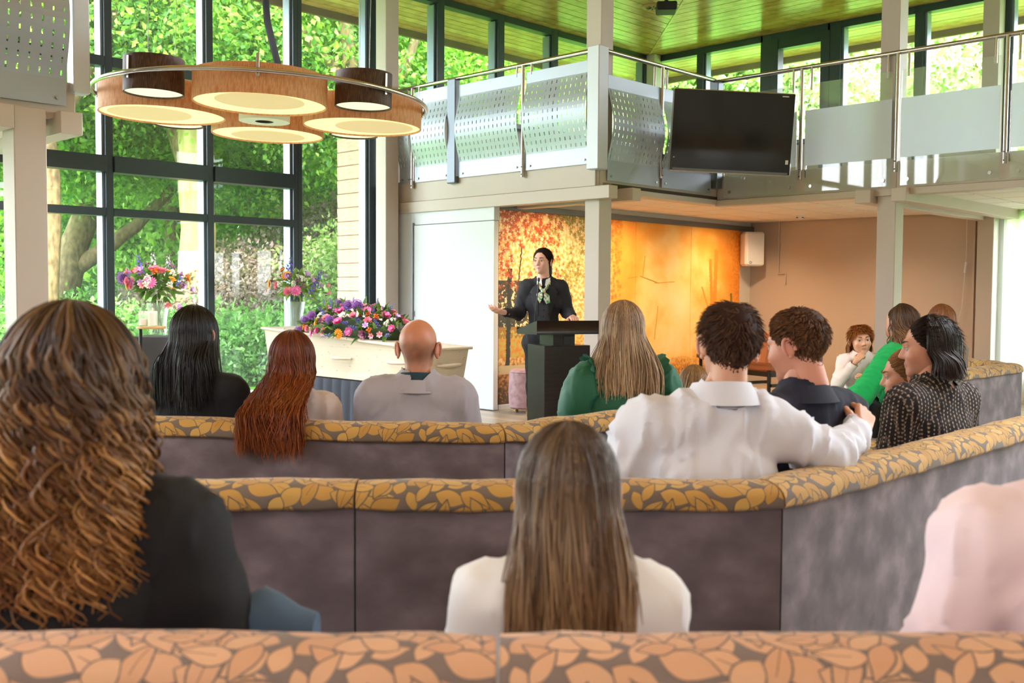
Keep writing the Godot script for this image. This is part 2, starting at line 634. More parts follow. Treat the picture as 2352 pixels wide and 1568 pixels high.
func windows() -> void:
	var d := 0.13                                   # depth of the frame members
	# tall wall: bays on a 1.125 m grid, transoms at 2.11-2.18, 2.54-2.71, 3.6-3.7
	var posts := []
	for k in 11: posts.append(6.87 - 1.125 * k)
	posts.reverse()
	var num := 1
	for k in posts.size():
		var w := thing("window_%d" % num, "", "", Vector3(posts[k], 0, ZW))
		w.set_meta("kind", "structure")
		num += 1
		var last := k == posts.size() - 1
		var pw := 0.12 if last else 0.078
		obj(bb(Vector3(-pw / 2, 0, -0.02), Vector3(pw / 2, YC, d), 0.004), "mullion", M.frame_dark, w)
		obj(bb(Vector3(-pw / 2 - 0.024, 0, -0.05), Vector3(-pw / 2 + 0.002, YC, d - 0.045), 0.003), "glazing_bead", M.frame_side, w)
		if last:
			obj(bb(Vector3(-0.002, 0, d - 0.002), Vector3(0.002, YC, d + 0.002)), "joint", M.black, w)
			pane(w, Vector3(0.06, 0.08, 0.02), Vector3(1.03, YC - 0.1, 0.02), M.glass)
			obj(bb(Vector3(0.06, 0, -0.02), Vector3(1.03, 0.08, d), 0.004), "sill", M.frame_dark, w)
			continue
		var x0 := pw / 2
		var x1 := 1.125 - pw / 2
		for tr in [[0.0, 0.09, d], [2.105, 2.185, d], [2.545, 2.71, d + 0.03], [3.605, 3.705, d], [YC - 0.1, YC, d]]:
			obj(bb(Vector3(x0, tr[0], -0.02), Vector3(x1, tr[1], tr[2]), 0.004), "transom", M.frame_dark, w)
		for y in [[0.09, 2.105], [2.185, 2.545], [2.71, 3.605], [3.705, YC - 0.1]]:
			pane(w, Vector3(x0, y[0], 0.02), Vector3(x1, y[1], 0.02), M.glass)
	var wc := thing("window_%d" % num, "", "", Vector3(7.98, 0, ZW))
	wc.set_meta("kind", "structure")
	num += 1
	obj(bb(Vector3(-0.06, 0, -0.02), Vector3(0.06, YC, d), 0.004), "mullion", M.frame_dark, wc)
	obj(bb(Vector3(-0.095, 0, -0.05), Vector3(-0.058, YC, d - 0.045), 0.003), "glazing_bead", M.frame_side, wc)
	# high lights above the gallery, along the same wall
	for k in 5:
		var w := thing("window_%d" % num, "", "", Vector3(9.1 + 1.125 * k, 0, ZW))
		w.set_meta("kind", "structure")
		num += 1
		obj(bb(Vector3(-0.06, 3.68, -0.02), Vector3(0.06, YC, d), 0.004), "mullion", M.frame_dark, w)
		obj(bb(Vector3(-0.092, 3.72, -0.05), Vector3(-0.058, YC - 0.1, d - 0.045), 0.003), "glazing_bead", M.frame_side, w)
		obj(bb(Vector3(-1.065, 3.68, -0.02), Vector3(-0.06, 3.75, d), 0.004), "transom", M.frame_dark, w)
		obj(bb(Vector3(-1.065, YC - 0.09, -0.02), Vector3(-0.06, YC, d), 0.004), "head", M.frame_dark, w)
		pane(w, Vector3(-1.065, 3.75, 0.02), Vector3(-0.06, YC - 0.09, 0.02), M.glass)
	# and along the far right wall; the third bay is a door in a heavier frame
	var zs := [-10.28, -9.3, -8.12, -7.04, -5.82, -4.72, -3.6, -2.48, -1.36, -0.24, 0.88, 2.0, 3.1, 4.2]
	for k in zs.size():
		var w := thing("window_%d" % num, "", "", Vector3(XW, 0, zs[k]))
		w.set_meta("kind", "structure")
		num += 1
		var pw := 0.2 if k == 2 or k == 3 else 0.12
		var low := 2.72 if k < 5 else 0.3
		if k < 5: obj(bb(Vector3(-d, low, -pw / 2), Vector3(0.02, YC, pw / 2), 0.004), "mullion", M.frame_dark, w)
		else:
			obj(bb(Vector3(-d, 2.7, -pw / 2), Vector3(0.02, YC, pw / 2), 0.004), "mullion", M.frame_dark, w)
			obj(bb(Vector3(-d, low, -pw / 2), Vector3(0.02, 2.7, pw / 2), 0.004), "lower_mullion", M.wall_white, w)
		obj(bb(Vector3(-d + 0.045, low, -pw / 2 - 0.002), Vector3(0.05, YC - 0.1, -pw / 2 + 0.032 + pw), 0.003), "glazing_bead", M.frame_side, w)
		if k == zs.size() - 1: continue
		var z0 := pw / 2
		var z1: float = zs[k + 1] - zs[k] - 0.06
		var head := 0.24 if k == 2 else 0.1
		if k == 2:
			obj(bb(Vector3(-d - 0.01, 2.72, z0), Vector3(0.02, YC - 0.1, z0 + 0.1), 0.004), "door_stile", M.frame_dark, w)
			obj(bb(Vector3(-d - 0.01, 2.72, z1 - 0.14), Vector3(0.02, YC - 0.1, z1), 0.004), "door_stile", M.frame_dark, w)
		obj(bb(Vector3(-d, YC - head, z0), Vector3(0.02, YC, z1), 0.004), "head", M.frame_dark, w)
		obj(bb(Vector3(-d, low, z0), Vector3(0.02, low + 0.09, z1), 0.004), "sill", M.frame_dark, w)
		if k < 5:
			obj(bb(Vector3(-d, 3.55, z0), Vector3(0.02, 3.62, z1), 0.004), "transom", M.frame_dark, w)
		else:
			obj(bb(Vector3(-d, 2.35, z0), Vector3(0.02, 2.6, z1), 0.004), "transom", M.frame_dark, w)
		pane(w, Vector3(-0.03, low + 0.09, z0), Vector3(-0.03, YC - head, z1), M.glass)
	# sheer curtains in front of the ground-floor glazing beside the last column
	for k in 2:
		var cu := MB.new()
		var p := PackedVector3Array()
		var nu := 120
		for j in 4:
			var y: float = lerpf(2.42, 0.03, j / 3.0)
			for i in nu:
				var z := -4.62 + k * 1.9 + 1.7 * i / (nu - 1)
				p.append(Vector3(13.62 + 0.035 * sin(i * 0.62 + k) + 0.012 * sin(i * 1.7 + j), y, z))
		cu.sheet(p, nu, 4)
		tag(obj(cu, "sheer_curtain", M.sheer), ["pale yellow sheer curtain hanging beside the far corner column", "pale sheer curtain hanging further along the bright window"][k], "curtain", "sheer curtains")


# ---------------------------------------------------------------- the gallery

# a plate with slots, bowed outwards between flat bands; local x along, y up, +z out
func slotted_plate(w: float, y0: float, y1: float, p0: float, p1: float, cols: int, rows: int, bow := 0.075) -> MB:
	var mb := MB.new()
	var xs := [0.0]
	var cw := w / cols
	for i in cols:
		xs.append(i * cw + cw * 0.42)
		xs.append(i * cw + cw * 0.6)
	xs.append(w)
	var ys := [y0, p0]
	var rh := (p1 - p0) / rows
	for j in rows:
		ys.append(p0 + j * rh + rh * 0.26)
		ys.append(p0 + j * rh + rh * 0.74)
	ys.append(p1)
	ys.append(y1)
	var out := func(y: float) -> float:
		if y <= p0 or y >= p1: return 0.0
		var s := sin(PI * (y - p0) / (p1 - p0))
		return bow * s * s * 0.5 + bow * s * 0.5
	for j in ys.size() - 1:
		for i in xs.size() - 1:
			var slot: bool = i % 2 == 1 and j >= 2 and j % 2 == 0 and j < ys.size() - 2
			if slot: continue
			if j != 0 and j != ys.size() - 2 and false: continue
			var za: float = out.call(ys[j])
			var zb: float = out.call(ys[j + 1])
			var a := Vector3(xs[i], ys[j], za)
			var b := Vector3(xs[i + 1], ys[j], za)
			var c := Vector3(xs[i + 1], ys[j + 1], zb)
			var d := Vector3(xs[i], ys[j + 1], zb)
			mb.poly([a, b, c, d], Vector3(0, 0, 1))
			var bk := Vector3(0, 0, -0.004)
			mb.poly([a + bk, b + bk, c + bk, d + bk], Vector3(0, 0, -1))
			if i == 0: mb.poly([a, d, d + bk, a + bk], Vector3(-1, 0, 0))
			if i == xs.size() - 2: mb.poly([b, c, c + bk, b + bk], Vector3(1, 0, 0))
			if j == 0: mb.poly([a, b, b + bk, a + bk], Vector3(0, -1, 0))
			if j == ys.size() - 2: mb.poly([d, c, c + bk, d + bk], Vector3(0, 1, 0))
	return mb


func screw(parent: Node3D, p: Vector3, out: Vector3, r := 0.012) -> void:
	var mb := MB.new()
	mb.bar(p, p + out * 0.014, r, 10)
	obj(mb, "screw", M.steel, parent)


func plate_panel(at: Vector3, turn: float, w: float, y0: float, y1: float, p0: float, p1: float, label: String) -> void:
	var t := thing("slotted_panel", label, "panel", at, turn, "slotted metal panels of the gallery railing")
	var cols := int(round(w / 0.068))
	obj(slotted_plate(w, y0, y1, p0, p1, cols, 10), "plate", M.alu_plate, t)
	for x in [0.06, w - 0.06]: screw(t, Vector3(x, y0 + 0.045, 0.0), Vector3(0, 0, 1))


func steel_post(at: Vector3, turn: float, y0: float, label: String, hang := 0.12) -> void:
	var t := thing("railing_post", label, "post", at, turn, "steel railing posts")
	var mb := MB.new()
	mb.bar(Vector3(0, y0, 0.03), Vector3(0, 3.83, 0.03), 0.021, 12)
	obj(mb, "upright", M.steel, t)
	var fl := MB.new()
	fl.box(Vector3(0.03, y0 + 0.36, -0.035), Vector3(0.02, 0.68, 0.02), 0.003)
	fl.box(Vector3(-0.03, y0 + 0.36, -0.035), Vector3(0.02, 0.68, 0.02), 0.003)
	obj(fl, "flat_bar", M.steel, t)
	for s in [-1, 1]:
		var h := MB.new()
		h.bar(Vector3(s * 0.11, 3.84 - hang, 0.01), Vector3(s * 0.11, 3.84, 0.01), 0.014, 10)
		obj(h, "hanger", M.steel, t)
	for y in [0.03, 0.11]:
		var b := MB.new()
		b.ball(Vector3(0, y0 + y, 0.05), Vector3(0.008, 0.008, 0.006), 8, 5)
		obj(b, "bolt", M.black, t)


func rail(a: Vector3, b: Vector3, label: String) -> void:
	var mb := MB.new()
	mb.bar(a, b, 0.024, 14)
	tag(obj(mb, "handrail", M.steel), label, "handrail")


func gallery() -> void:
	# deck and fascias
	struct(bb(Vector3(XA + 0.12, 2.5, ZW), Vector3(13.9, 2.7, ZC - 0.05)), "gallery_floor", M.paint_beige)
	struct(bb(Vector3(XB + 0.12, 2.501, ZC - 0.05), Vector3(13.9, 2.701, 5.9)), "gallery_floor_side", M.paint_beige)
	struct(bb(Vector3(XA, 2.46, ZW + 0.15), Vector3(XA + 0.12, 2.715, ZC - 0.02), 0.004), "trim_3", M.paint_beige_beam)
	struct(bb(Vector3(XA - 0.03, 2.323, ZW + 0.15), Vector3(XA + 0.11, 2.455, ZC + 0.19), 0.004), "trim_4", M.paint_beige_beam)
	struct(bb(Vector3(XA + 0.36, 2.323, ZW + 0.3), Vector3(XA + 0.5, 2.455, ZC + 0.19), 0.004), "trim_5", M.paint_beige_beam)
	struct(bb(Vector3(XA + 0.02, 2.46, ZC - 0.12), Vector3(XB + 0.05, 2.7, ZC - 0.01), 0.004), "trim_6", M.paint_beige_beam)
	struct(bb(Vector3(XA + 0.5, 2.40, ZC - 0.14), Vector3(XB + 0.1, 2.462, ZC + 0.02), 0.004), "trim_7", M.paint_beige_beam)
	struct(bb(Vector3(XB + 0.03, 2.46, ZC), Vector3(XB + 0.12, 2.74, 5.9), 0.004), "trim_8", M.paint_beige_beam)
	struct(bb(Vector3(XB - 0.01, 2.385, ZC), Vector3(XB + 0.14, 2.455, 5.9), 0.004), "trim_9", M.paint_beige_beam)
	struct(bb(Vector3(XB - 0.1, 2.315, -4.62), Vector3(13.75, 2.452, -4.46), 0.004), "trim_10", M.paint_beige_beam)
	struct(bb(Vector3(XB - 0.1, 2.315, -5.01), Vector3(13.75, 2.452, -4.84), 0.004), "trim_11", M.paint_beige_beam)
	# suspended ceiling under the gallery: single tiles in a grid
	var ce := struct(bb(Vector3(XA + 0.1, 2.452, ZW), Vector3(13.8, 2.5, ZC)), "ceiling_gallery", M.tile_gap)
	struct(bb(Vector3(XB + 0.1, 2.453, ZC), Vector3(13.8, 2.501, 5.9)), "ceiling_grid", M.tile_gap, ce)
	var tm := bx(Vector3.ZERO, Vector3(0.572, 0.012, 0.572), 0.003).mesh()
	tm.surface_set_material(0, M.tile)
	for i in 9:
		for j in 22:
			var x := 13.42 - 0.6 * i
			var z := -8.05 + 0.6 * j
			if x < XA + 0.7 or (x < XB + 0.5 and z > ZC - 0.2): continue
			again(tm, "tile", ce, Transform3D(Basis(), Vector3(x, 2.438, z)))
	# railing: gallery edge along Z
	plate_panel(Vector3(XA - 0.02, 0, -9.95), deg_to_rad(-90), 0.24, 2.69, 3.78, 2.87, 3.63, "narrow slotted metal panel beside the column at the window wall")
	plate_panel(Vector3(XA - 0.02, 0, -9.66), deg_to_rad(-90), 0.62, 2.69, 3.78, 2.87, 3.63, "slotted metal panel left of the grey railing post")
	plate_panel(Vector3(XA - 0.02, 0, -8.87), deg_to_rad(-90), 1.0, 2.69, 3.76, 2.87, 3.63, "bowed slotted metal panel between the grey post and a steel post")
	plate_panel(Vector3(XA - 0.02, 0, -7.79), deg_to_rad(-90), 0.9, 2.69, 3.75, 2.86, 3.63, "bowed slotted metal panel next to the white corner post")
	steel_post(Vector3(XA, 0, -9.7), deg_to_rad(-90), 2.62, "steel railing post nearest the window wall")
	steel_post(Vector3(XA, 0, -7.83), deg_to_rad(-90), 2.62, "steel railing post between the two bowed panels")
	tag(obj(bx(Vector3(XA - 0.02, 3.235, -8.97), Vector3(0.08, 1.21, 0.15), 0.01), "grey_post", M.post_grey), "dark grey rectangular post in the gallery railing", "post")
	tag(obj(bx(Vector3(XA - 0.01, 3.245, -6.79), Vector3(0.16, 1.25, 0.16), 0.008), "corner_post", M.alu_white), "white square post at the gallery corner", "post")
	rail(Vector3(XA, 3.845, -9.98), Vector3(XA, 3.845, -6.87), "steel handrail above the slotted panels on the window side")
	# along X
	plate_panel(Vector3(XA + 0.15, 0, ZC + 0.02), 0, 0.9, 2.525, 3.61, 2.735, 3.475, "slotted metal panel right of the white corner post")
	plate_panel(Vector3(9.3, 0, ZC + 0.02), 0, 0.97, 2.525, 3.61, 2.735, 3.475, "slotted metal panel behind the hanging screen")
	steel_post(Vector3(9.27, 0, ZC), 0, 2.62, "steel railing post beside the hanging screen", 0.24)
	tag(obj(bx(Vector3(XB - 0.04, 3.22, ZC + 0.02), Vector3(0.12, 1.26, 0.12), 0.008), "grey_post", M.post_grey), "grey square post at the gallery corner behind the screen", "post")
	rail(Vector3(XA + 0.12, 3.845, ZC + 0.02), Vector3(XB - 0.08, 3.845, ZC + 0.02), "short steel handrail leading to the corner behind the screen")
	# second edge along Z: glass with a frosted band
	var pz := [-6.72, -5.69, -4.61, -3.54, -2.46, -1.38, -0.3, 0.78]
	for k in range(1, pz.size()):
		if k < 6: steel_post(Vector3(XB, 0, pz[k]), deg_to_rad(-90), 2.62, ["", "steel railing post between the screen and the column below the gallery", "steel railing post above the square column", "steel railing post right of the widest frosted pane", "steel railing post beside the far glass panes", "last steel railing post on the glass side"][k], 0.25)
		var t := thing("glass_panel", ["", "glass railing panel with frosted band half behind the screen", "glass railing panel with frosted band right of the screen", "frosted glass railing panel above the beam to the corner column", "glass railing panel with frosted band past the third steel post", "glass railing panel with frosted band over the curtains", "glass railing panel next to the last", "last glass railing panel"][k], "glass panel", Vector3(XB - 0.03, 0, pz[k - 1]), 0.0, "glass railing panels")
		var z0 := 0.05
		var z1: float = pz[k] - pz[k - 1] - 0.05
		obj(bb(Vector3(0, 2.48, z0), Vector3(0.008, 3.655, z1)), "pane", M.glass_green, t)
		obj(bb(Vector3(-0.003, 2.765, z0), Vector3(-0.001, 3.37, z1)), "frosted_band", M.frosted, t)
		for z in [z0 + 0.08, z1 - 0.08]: screw(t, Vector3(0, 2.54, z), Vector3(-1, 0, 0), 0.018)
	rail(Vector3(XB, 3.845, -6.74), Vector3(XB, 3.845, 1.0), "long steel handrail above the frosted glass panels")
	# gallery on the left
	struct(bb(Vector3(-5, 2.5, ZW + 2.2), Vector3(2.8, 2.7, ZC - 0.08)), "gallery_floor_left", M.paint_beige)
	struct(bb(Vector3(-5, 2.46, ZC - 0.08), Vector3(2.84, 2.7, ZC + 0.02), 0.004), "trim_12", M.paint_beige_beam)
	struct(bb(Vector3(2.72, 2.46, ZW + 2.2), Vector3(2.84, 2.7, ZC - 0.06), 0.004), "trim_13", M.paint_beige_beam)
	for x in [2.345, 2.77]:
		struct(bb(Vector3(x - 0.07, 2.35, ZW + 2.3), Vector3(x + 0.07, 2.495, ZC + 0.13), 0.004), "trim_%d" % (14 if x < 2.5 else 15), M.paint_beige_beam)
	struct(bb(Vector3(-5, 2.42, ZW + 2.2), Vector3(2.7, 2.46, ZC - 0.1)), "ceiling_left", M.tile)
	plate_panel(Vector3(1.68, 0, ZC + 0.05), 0, 1.09, 2.54, 3.62, 2.71, 3.48, "slotted metal panel over the column on the near gallery")
	plate_panel(Vector3(0.53, 0, ZC + 0.05), 0, 1.09, 2.54, 3.62, 2.71, 3.48, "slotted metal panel further along the near gallery")
	tag(obj(bx(Vector3(2.86, 3.24, ZC + 0.03), Vector3(0.11, 1.22, 0.11), 0.008), "end_post", M.alu_white), "white post ending the near gallery railing", "post")
	rail(Vector3(-1, 3.845, ZC + 0.05), Vector3(2.82, 3.845, ZC + 0.05), "steel handrail of the near gallery")
	# screen on its bracket
	var tv := thing("television", "large black screen hanging in front of the gallery corner", "screen", Vector3(9.58, 3.085, -6.07))
	tv.rotation = Vector3(0, deg_to_rad(YAW), 0)
	tv.transform.basis = Basis(Vector3.UP, deg_to_rad(YAW)) * Basis(Vector3.BACK, deg_to_rad(-2.5)) * Basis(Vector3.RIGHT, deg_to_rad(4))
	obj(bx(Vector3(0, 0, 0), Vector3(1.315, 0.875, 0.05), 0.018), "bezel", M.alu, tv)
	obj(bx(Vector3(0, 0.0, 0.024), Vector3(1.29, 0.85, 0.008), 0.003), "front_glass", M.black_gloss, tv)
	obj(bx(Vector3(0, 0.045, 0.0285), Vector3(1.19, 0.69, 0.002)), "display", M.screen, tv)
	obj(bx(Vector3(0, -0.415, 0.03), Vector3(1.24, 0.03, 0.012), 0.003), "lower_trim", M.post_grey, tv)
	obj(bx(Vector3(0.54, 0.4, 0.0295), Vector3(0.07, 0.01, 0.002)), "maker_mark", M.white_plastic, tv)
	obj(bx(Vector3(0.605, -0.29, 0.0295), Vector3(0.03, 0.045, 0.002)), "sticker", M.white_plastic, tv)
	obj(bx(Vector3(-0.61, -0.29, 0.0295), Vector3(0.012, 0.012, 0.002)), "indicator", M.white_plastic, tv)
	var ar := MB.new()
	ar.box(Vector3(0, -0.1, -0.05), Vector3(0.4, 0.4, 0.05), 0.01)
	ar.box(Vector3(0.0, -0.1, -0.4), Vector3(0.08, 0.2, 0.72), 0.01)
	obj(ar, "bracket", M.black, tv)


# ---------------------------------------------------------------- white partition, mural, loudspeaker

# an autumn wood printed on panels: u 0..1 along the wall, v 0 at the top
func wood_print(w: int, h: int) -> Image:
	var im := Image.create(w, h, false, Image.FORMAT_RGB8)
	var n1 := FastNoiseLite.new()
	n1.frequency = 0.006
	n1.fractal_octaves = 3
	var n2 := FastNoiseLite.new()
	n2.seed = 9
	n2.frequency = 0.05
	n2.fractal_octaves = 4
	var pale := Color.html("fce6b8")
	var glow := Color.html("fbbf5c")
	var amber := Color.html("f3952f")
	var rust := Color.html("a8401c")
	var olive := Color.html("8a7a2c")
	var dark := Color.html("2b2312")
	for y in h:
		var v := float(y) / h
		for x in w:
			var u := float(x) / w
			var a := n1.get_noise_2d(x, y)
			var f := n2.get_noise_2d(x, y)
			# sunlit mist to the right
			var light := exp(-pow((u - 0.68) / 0.2, 2.0) - pow((v - 0.5) / 0.55, 2.0))
			var c := amber.lerp(glow, clampf(0.3 + light * 0.9 + a * 0.5 + f * 0.12, 0, 1))
			c = c.lerp(pale, clampf(light * 0.95 + a * 0.35 - 0.3, 0, 1))
			var edge := clampf((u - 0.9) / 0.1, 0, 1)
			c = c.lerp(Color.html("d9761f"), edge * clampf(0.4 + f, 0, 1))
			if u < 0.42:                                   # the wood to the left: pale sky between golden trees
				var k := clampf((0.42 - u) / 0.05, 0, 1)
				var g := pale.lerp(glow, clampf(0.25 + f * 1.6 + v * 0.4, 0, 1)).lerp(Color.html("c9741f"), clampf((f + 0.1) * 1.5 * v, 0, 1))
				c = c.lerp(g, k)
				if u < 0.2 and v > 0.36 and v < 0.66 and f + a * 0.6 > -0.25 + u * 2.2: c = dark.lerp(Color.html("5a4a1c"), clampf(0.3 + f, 0, 1))
				if v > 0.6 and v < 0.76: c = c.lerp(Color.html("b5a52c").lerp(Color.html("d98a2c"), clampf(0.5 + f * 2.0, 0, 1)), 0.75 if u < 0.22 else 0.35)
				if v > 0.74: c = c.lerp(Color.html("c98e42").lerp(Color.html("7a4a1a"), clampf(0.45 + f * 1.4, 0, 1)), clampf((v - 0.74) * 10.0, 0, 1))
				if v > 0.80 and v < 0.845 and u < 0.2 - (v - 0.8): c = Color.html("cbb78e")
				if v > 0.86: c = c.lerp(Color.html("3a2610"), clampf((v - 0.86) * 9.0 + f * 0.5, 0, 0.85))
			elif v > 0.82 + 0.04 * a:
				c = c.lerp(Color.html("dd9a44").lerp(Color.html("9a5218"), clampf(0.45 + f * 1.7, 0, 1)), clampf((v - 0.8 - 0.04 * a) * 9.0, 0, 1))
			im.set_pixel(x, y, c)
	var r := RandomNumberGenerator.new()
	r.seed = 77
	# trunks and branches
	var tan := Color.html("e98f33")
	var strokes := [[0.035, 0.3, 0.03, 0.8, 9.0, dark], [0.075, 0.18, 0.05, 0.6, 2.5, Color.html("4a3413")], [0.125, 0.5, 0.13, 0.78, 4.0, dark], [0.2, 0.56, 0.2, 0.76, 3.0, Color.html("5a4218")], [0.33, 0.5, 0.335, 0.86, 5.0, Color.html("6b5220")], [0.875, 0.14, 0.868, 0.5, 12.0, tan], [0.845, 0.2, 0.855, 0.46, 9.0, tan], [0.865, 0.45, 0.855, 0.62, 20.0, tan], [0.88, 0.52, 0.862, 0.82, 12.0, Color.html("4d3610")], [0.805, 0.38, 0.85, 0.56, 4.0, tan], [0.955, 0.42, 0.962, 0.82, 7.0, Color.html("86701f")], [0.972, 0.5, 0.964, 0.66, 5.0, Color.html("86701f")], [0.52, 0.32, 0.6, 0.36, 3.5, Color.html("a8842c")], [0.47, 0.335, 0.505, 0.325, 2.5, Color.html("b98a30")], [0.585, 0.36, 0.67, 0.35, 2.5, Color.html("d58a2e")], [0.54, 0.2, 0.53, 0.33, 1.5, Color.html("d58a2e")], [0.6, 0.5, 0.585, 0.7, 2.5, Color.html("d9a545")]]
	for s in strokes:
		var steps := 240
		for k in steps:
			var q := float(k) / steps
			var px: float = lerpf(s[0], s[2], q) * w + 4.0 * n2.get_noise_2d(k * 1.2, s[4] * 40)
			var py: float = lerpf(s[1], s[3], q) * h
			var rad: float = s[4] * w / 1400.0 * (0.85 + 0.3 * r.randf())
			im.fill_rect(Rect2i(int(px - rad), int(py - 1), int(rad * 2) + 1, 3), s[5])
	# leaves: hanging from the top on the left, lying on the ground
	for k in 2300:
		var u := r.randf() * 0.44
		var v := pow(r.randf(), 1.5) * 0.5
		if k % 3 == 0:
			u = r.randf()
			v = r.randf_range(0.82, 0.99)
		elif n1.get_noise_2d(u * w, v * h) + 0.42 - v * 1.25 + (0.12 if u < 0.14 or u > 0.24 else -0.1) < 0.0: continue
		var cc: Color
		if k % 3 == 0: cc = [rust, amber, Color.html("6a3a12"), glow, Color.html("c9762a")][r.randi() % 5]
		elif u < 0.17 + 0.06 * r.randf(): cc = rust.lerp(Color.html("d9602a"), r.randf())
		elif u < 0.36: cc = olive.lerp(Color.html("a89a45"), r.randf())
		else: cc = Color.html("d9762a").lerp(amber, r.randf())
		var sz := r.randf_range(6.0, 16.0) if k % 3 else r.randf_range(1.5, 4.0)
		var a0 := r.randf() * TAU
		for e in 5:
			var a := a0 + TAU * e / 5
			for q in 4:
				var p := Vector2(u * w, v * h) + Vector2(cos(a), sin(a)) * sz * q / 3.0
				var d := int(maxf(1.0, sz * 0.42 * (1.0 - q * 0.22)))
				im.fill_rect(Rect2i(int(p.x) - d / 2, int(p.y) - d / 2, d, d), cc)
	return im


func partition_and_mural() -> void:
	var zp := -8.35
	# white partition with its flush door
	struct(bb(Vector3(XA, 0, -10.1), Vector3(XA + 0.09, 2.33, -9.7), 0.002), "wall_partition", M.wall_white)
	struct(bb(Vector3(XA, 2.175, -9.7), Vector3(XA + 0.09, 2.33, -8.3), 0.002), "wall_partition_head", M.wall_white)
	var dr := thing("door_1", "", "", Vector3(XA, 0, -9.69))
	dr.set_meta("kind", "structure")
	obj(bb(Vector3(-0.012, 0.01, 0.0), Vector3(0.06, 2.167, 1.405), 0.003), "leaf", M.wall_white, dr)
	obj(bb(Vector3(-0.018, 1.05, 0.012), Vector3(-0.012, 1.12, 0.028), 0.002), "lock_plate", M.steel, dr)
	obj(bb(Vector3(-0.03, 0.0, -0.008), Vector3(0.0, 2.2, 0.0)), "edge_strip", M.frame_side, dr)
	# mural
	var wm := struct(bb(Vector3(XA + 0.07, 0, zp - 0.1), Vector3(13.75, 2.45, zp)), "wall_mural", M.plaster)
	struct(bb(Vector3(XA + 0.09, 2.3, zp), Vector3(13.75, 2.37, zp + 0.06), 0.004), "trim_16", M.post_grey)
	struct(bb(Vector3(XA + 0.09, 0, zp), Vector3(13.42, 0.06, zp + 0.05), 0.003), "baseboard_mural", M.alu_white)
	var im := wood_print(1536, 704)
	var tex := ImageTexture.create_from_image(im)
	var cuts := [8.3, 9.58, 10.855, 12.13, 13.41]
	for k in 4:
		var m := mat("wood_print_%d" % k, Color(1, 1, 1), 0.35)
		m.albedo_texture = tex
		var x0: float = cuts[k] + 0.003
		var x1: float = cuts[k + 1] - 0.003
		var mb := MB.new()
		mb.box(Vector3((x0 + x1) / 2, 1.18, zp + 0.02), Vector3(x1 - x0, 2.24, 0.02), 0.002)
		for i in mb.v.size():
			mb.t[i] = Vector2((mb.v[i].x - 8.3) / 5.11, 1.0 - (mb.v[i].y - 0.06) / 2.24)
		tag(obj(mb, "print_panel", m), ["glossy print panel of red and green autumn leaves beside the white door", "glossy print panel of an autumn wood behind the speaker and the column", "glossy print panel of a glowing orange forest clearing", "glossy print panel of a bare orange trunk next to the loudspeaker"][k], "wall print", "autumn forest print panels")
	# loudspeaker
	var sp := thing("loudspeaker", "white wall loudspeaker in the corner beside the orange forest print", "loudspeaker", Vector3(13.42, 2.02, -8.12))
	sp.transform.basis = Basis(Vector3.UP, deg_to_rad(-38))
	obj(bx(Vector3(0, 0, 0), Vector3(0.3, 0.5, 0.24), 0.03), "cabinet", M.white_plastic, sp)
	obj(bx(Vector3(0.015, 0.0, 0.118), Vector3(0.24, 0.47, 0.012), 0.004), "grille", M.grille, sp)
	for k in 22: obj(bx(Vector3(0.015 - 0.11 + k * 0.0105, 0.0, 0.1245), Vector3(0.004, 0.45, 0.003)), "grille_bar", M.white_plastic, sp)
	var rg := MB.new()
	rg.lathe([Vector2(0.012, 0), Vector2(0.018, 0), Vector2(0.018, 0.004), Vector2(0.012, 0.004)], 16, Transform3D(Basis(Vector3.RIGHT, PI / 2), Vector3(-0.07, -0.2, 0.125)))
	obj(rg, "emblem", M.black, sp)
	var br := MB.new()
	br.bar(Vector3(0, 0.1, -0.1), Vector3(0.05, 0.1, -0.26), 0.02)
	obj(br, "bracket", M.black, sp)
	var cd := MB.new()
	cd.tube(PackedVector3Array([Vector3(13.73, 2.44, -7.86), Vector3(13.73, 1.78, -7.86), Vector3(13.73, 1.66, -7.86), Vector3(13.73, 1.66, -7.74), Vector3(13.73, 1.5, -7.74)]), PackedFloat32Array([0.012]), 8)
	tag(obj(cd, "conduit", M.paint_beige), "thin beige conduit running down the wall beside the loudspeaker", "conduit")
	var bl := thing("blind_cord", "white blind cord with its pull against the cream wall", "cord", Vector3(13.7, 0, -5.12))
	var bm := MB.new()
	bm.tube(PackedVector3Array([Vector3(0, 2.4, 0), Vector3(0, 1.9, 0.005), Vector3(-0.01, 1.2, -0.03), Vector3(-0.01, 0.85, -0.1)]), PackedFloat32Array([0.004]), 6)
	obj(bm, "cord", M.white_plastic, bl)
	obj(bx(Vector3(-0.005, 1.72, 0.0), Vector3(0.03, 0.15, 0.03), 0.01, Basis(Vector3.RIGHT, 0.1)), "pull", M.white_plastic, bl)
	for z in [-5.02, -4.96]:
		var cov := bb(Vector3(13.7, 0.05, z - 0.012), Vector3(13.74, 2.42, z + 0.012), 0.003)
		struct(cov, "trim_%d" % (17 if z < -5 else 18), M.paint_beige)
	# downlights and a smoke detector in the suspended ceiling
	for q in [[9.0, -7.5, "recessed downlight above the lectern side of the forest print"], [10.5, -7.5, "recessed downlight nearest the gallery corner column"], [12.47, -7.49, "recessed downlight above the orange forest print"], [12.44, -6.11, "recessed downlight near the square column"]]:
		var dl := thing("downlight", q[2], "downlight", Vector3(q[0], 2.431, q[1]), 0.0, "recessed downlights under the gallery")
		var rm := MB.new()
		rm.lathe([Vector2(0.035, -0.006), Vector2(0.05, -0.006), Vector2(0.052, 0.0)], 20)
		obj(rm, "rim", M.white_plastic, dl)
		var bu := MB.new()
		bu.lathe([Vector2(0.0, -0.002), Vector2(0.036, -0.002)], 20)
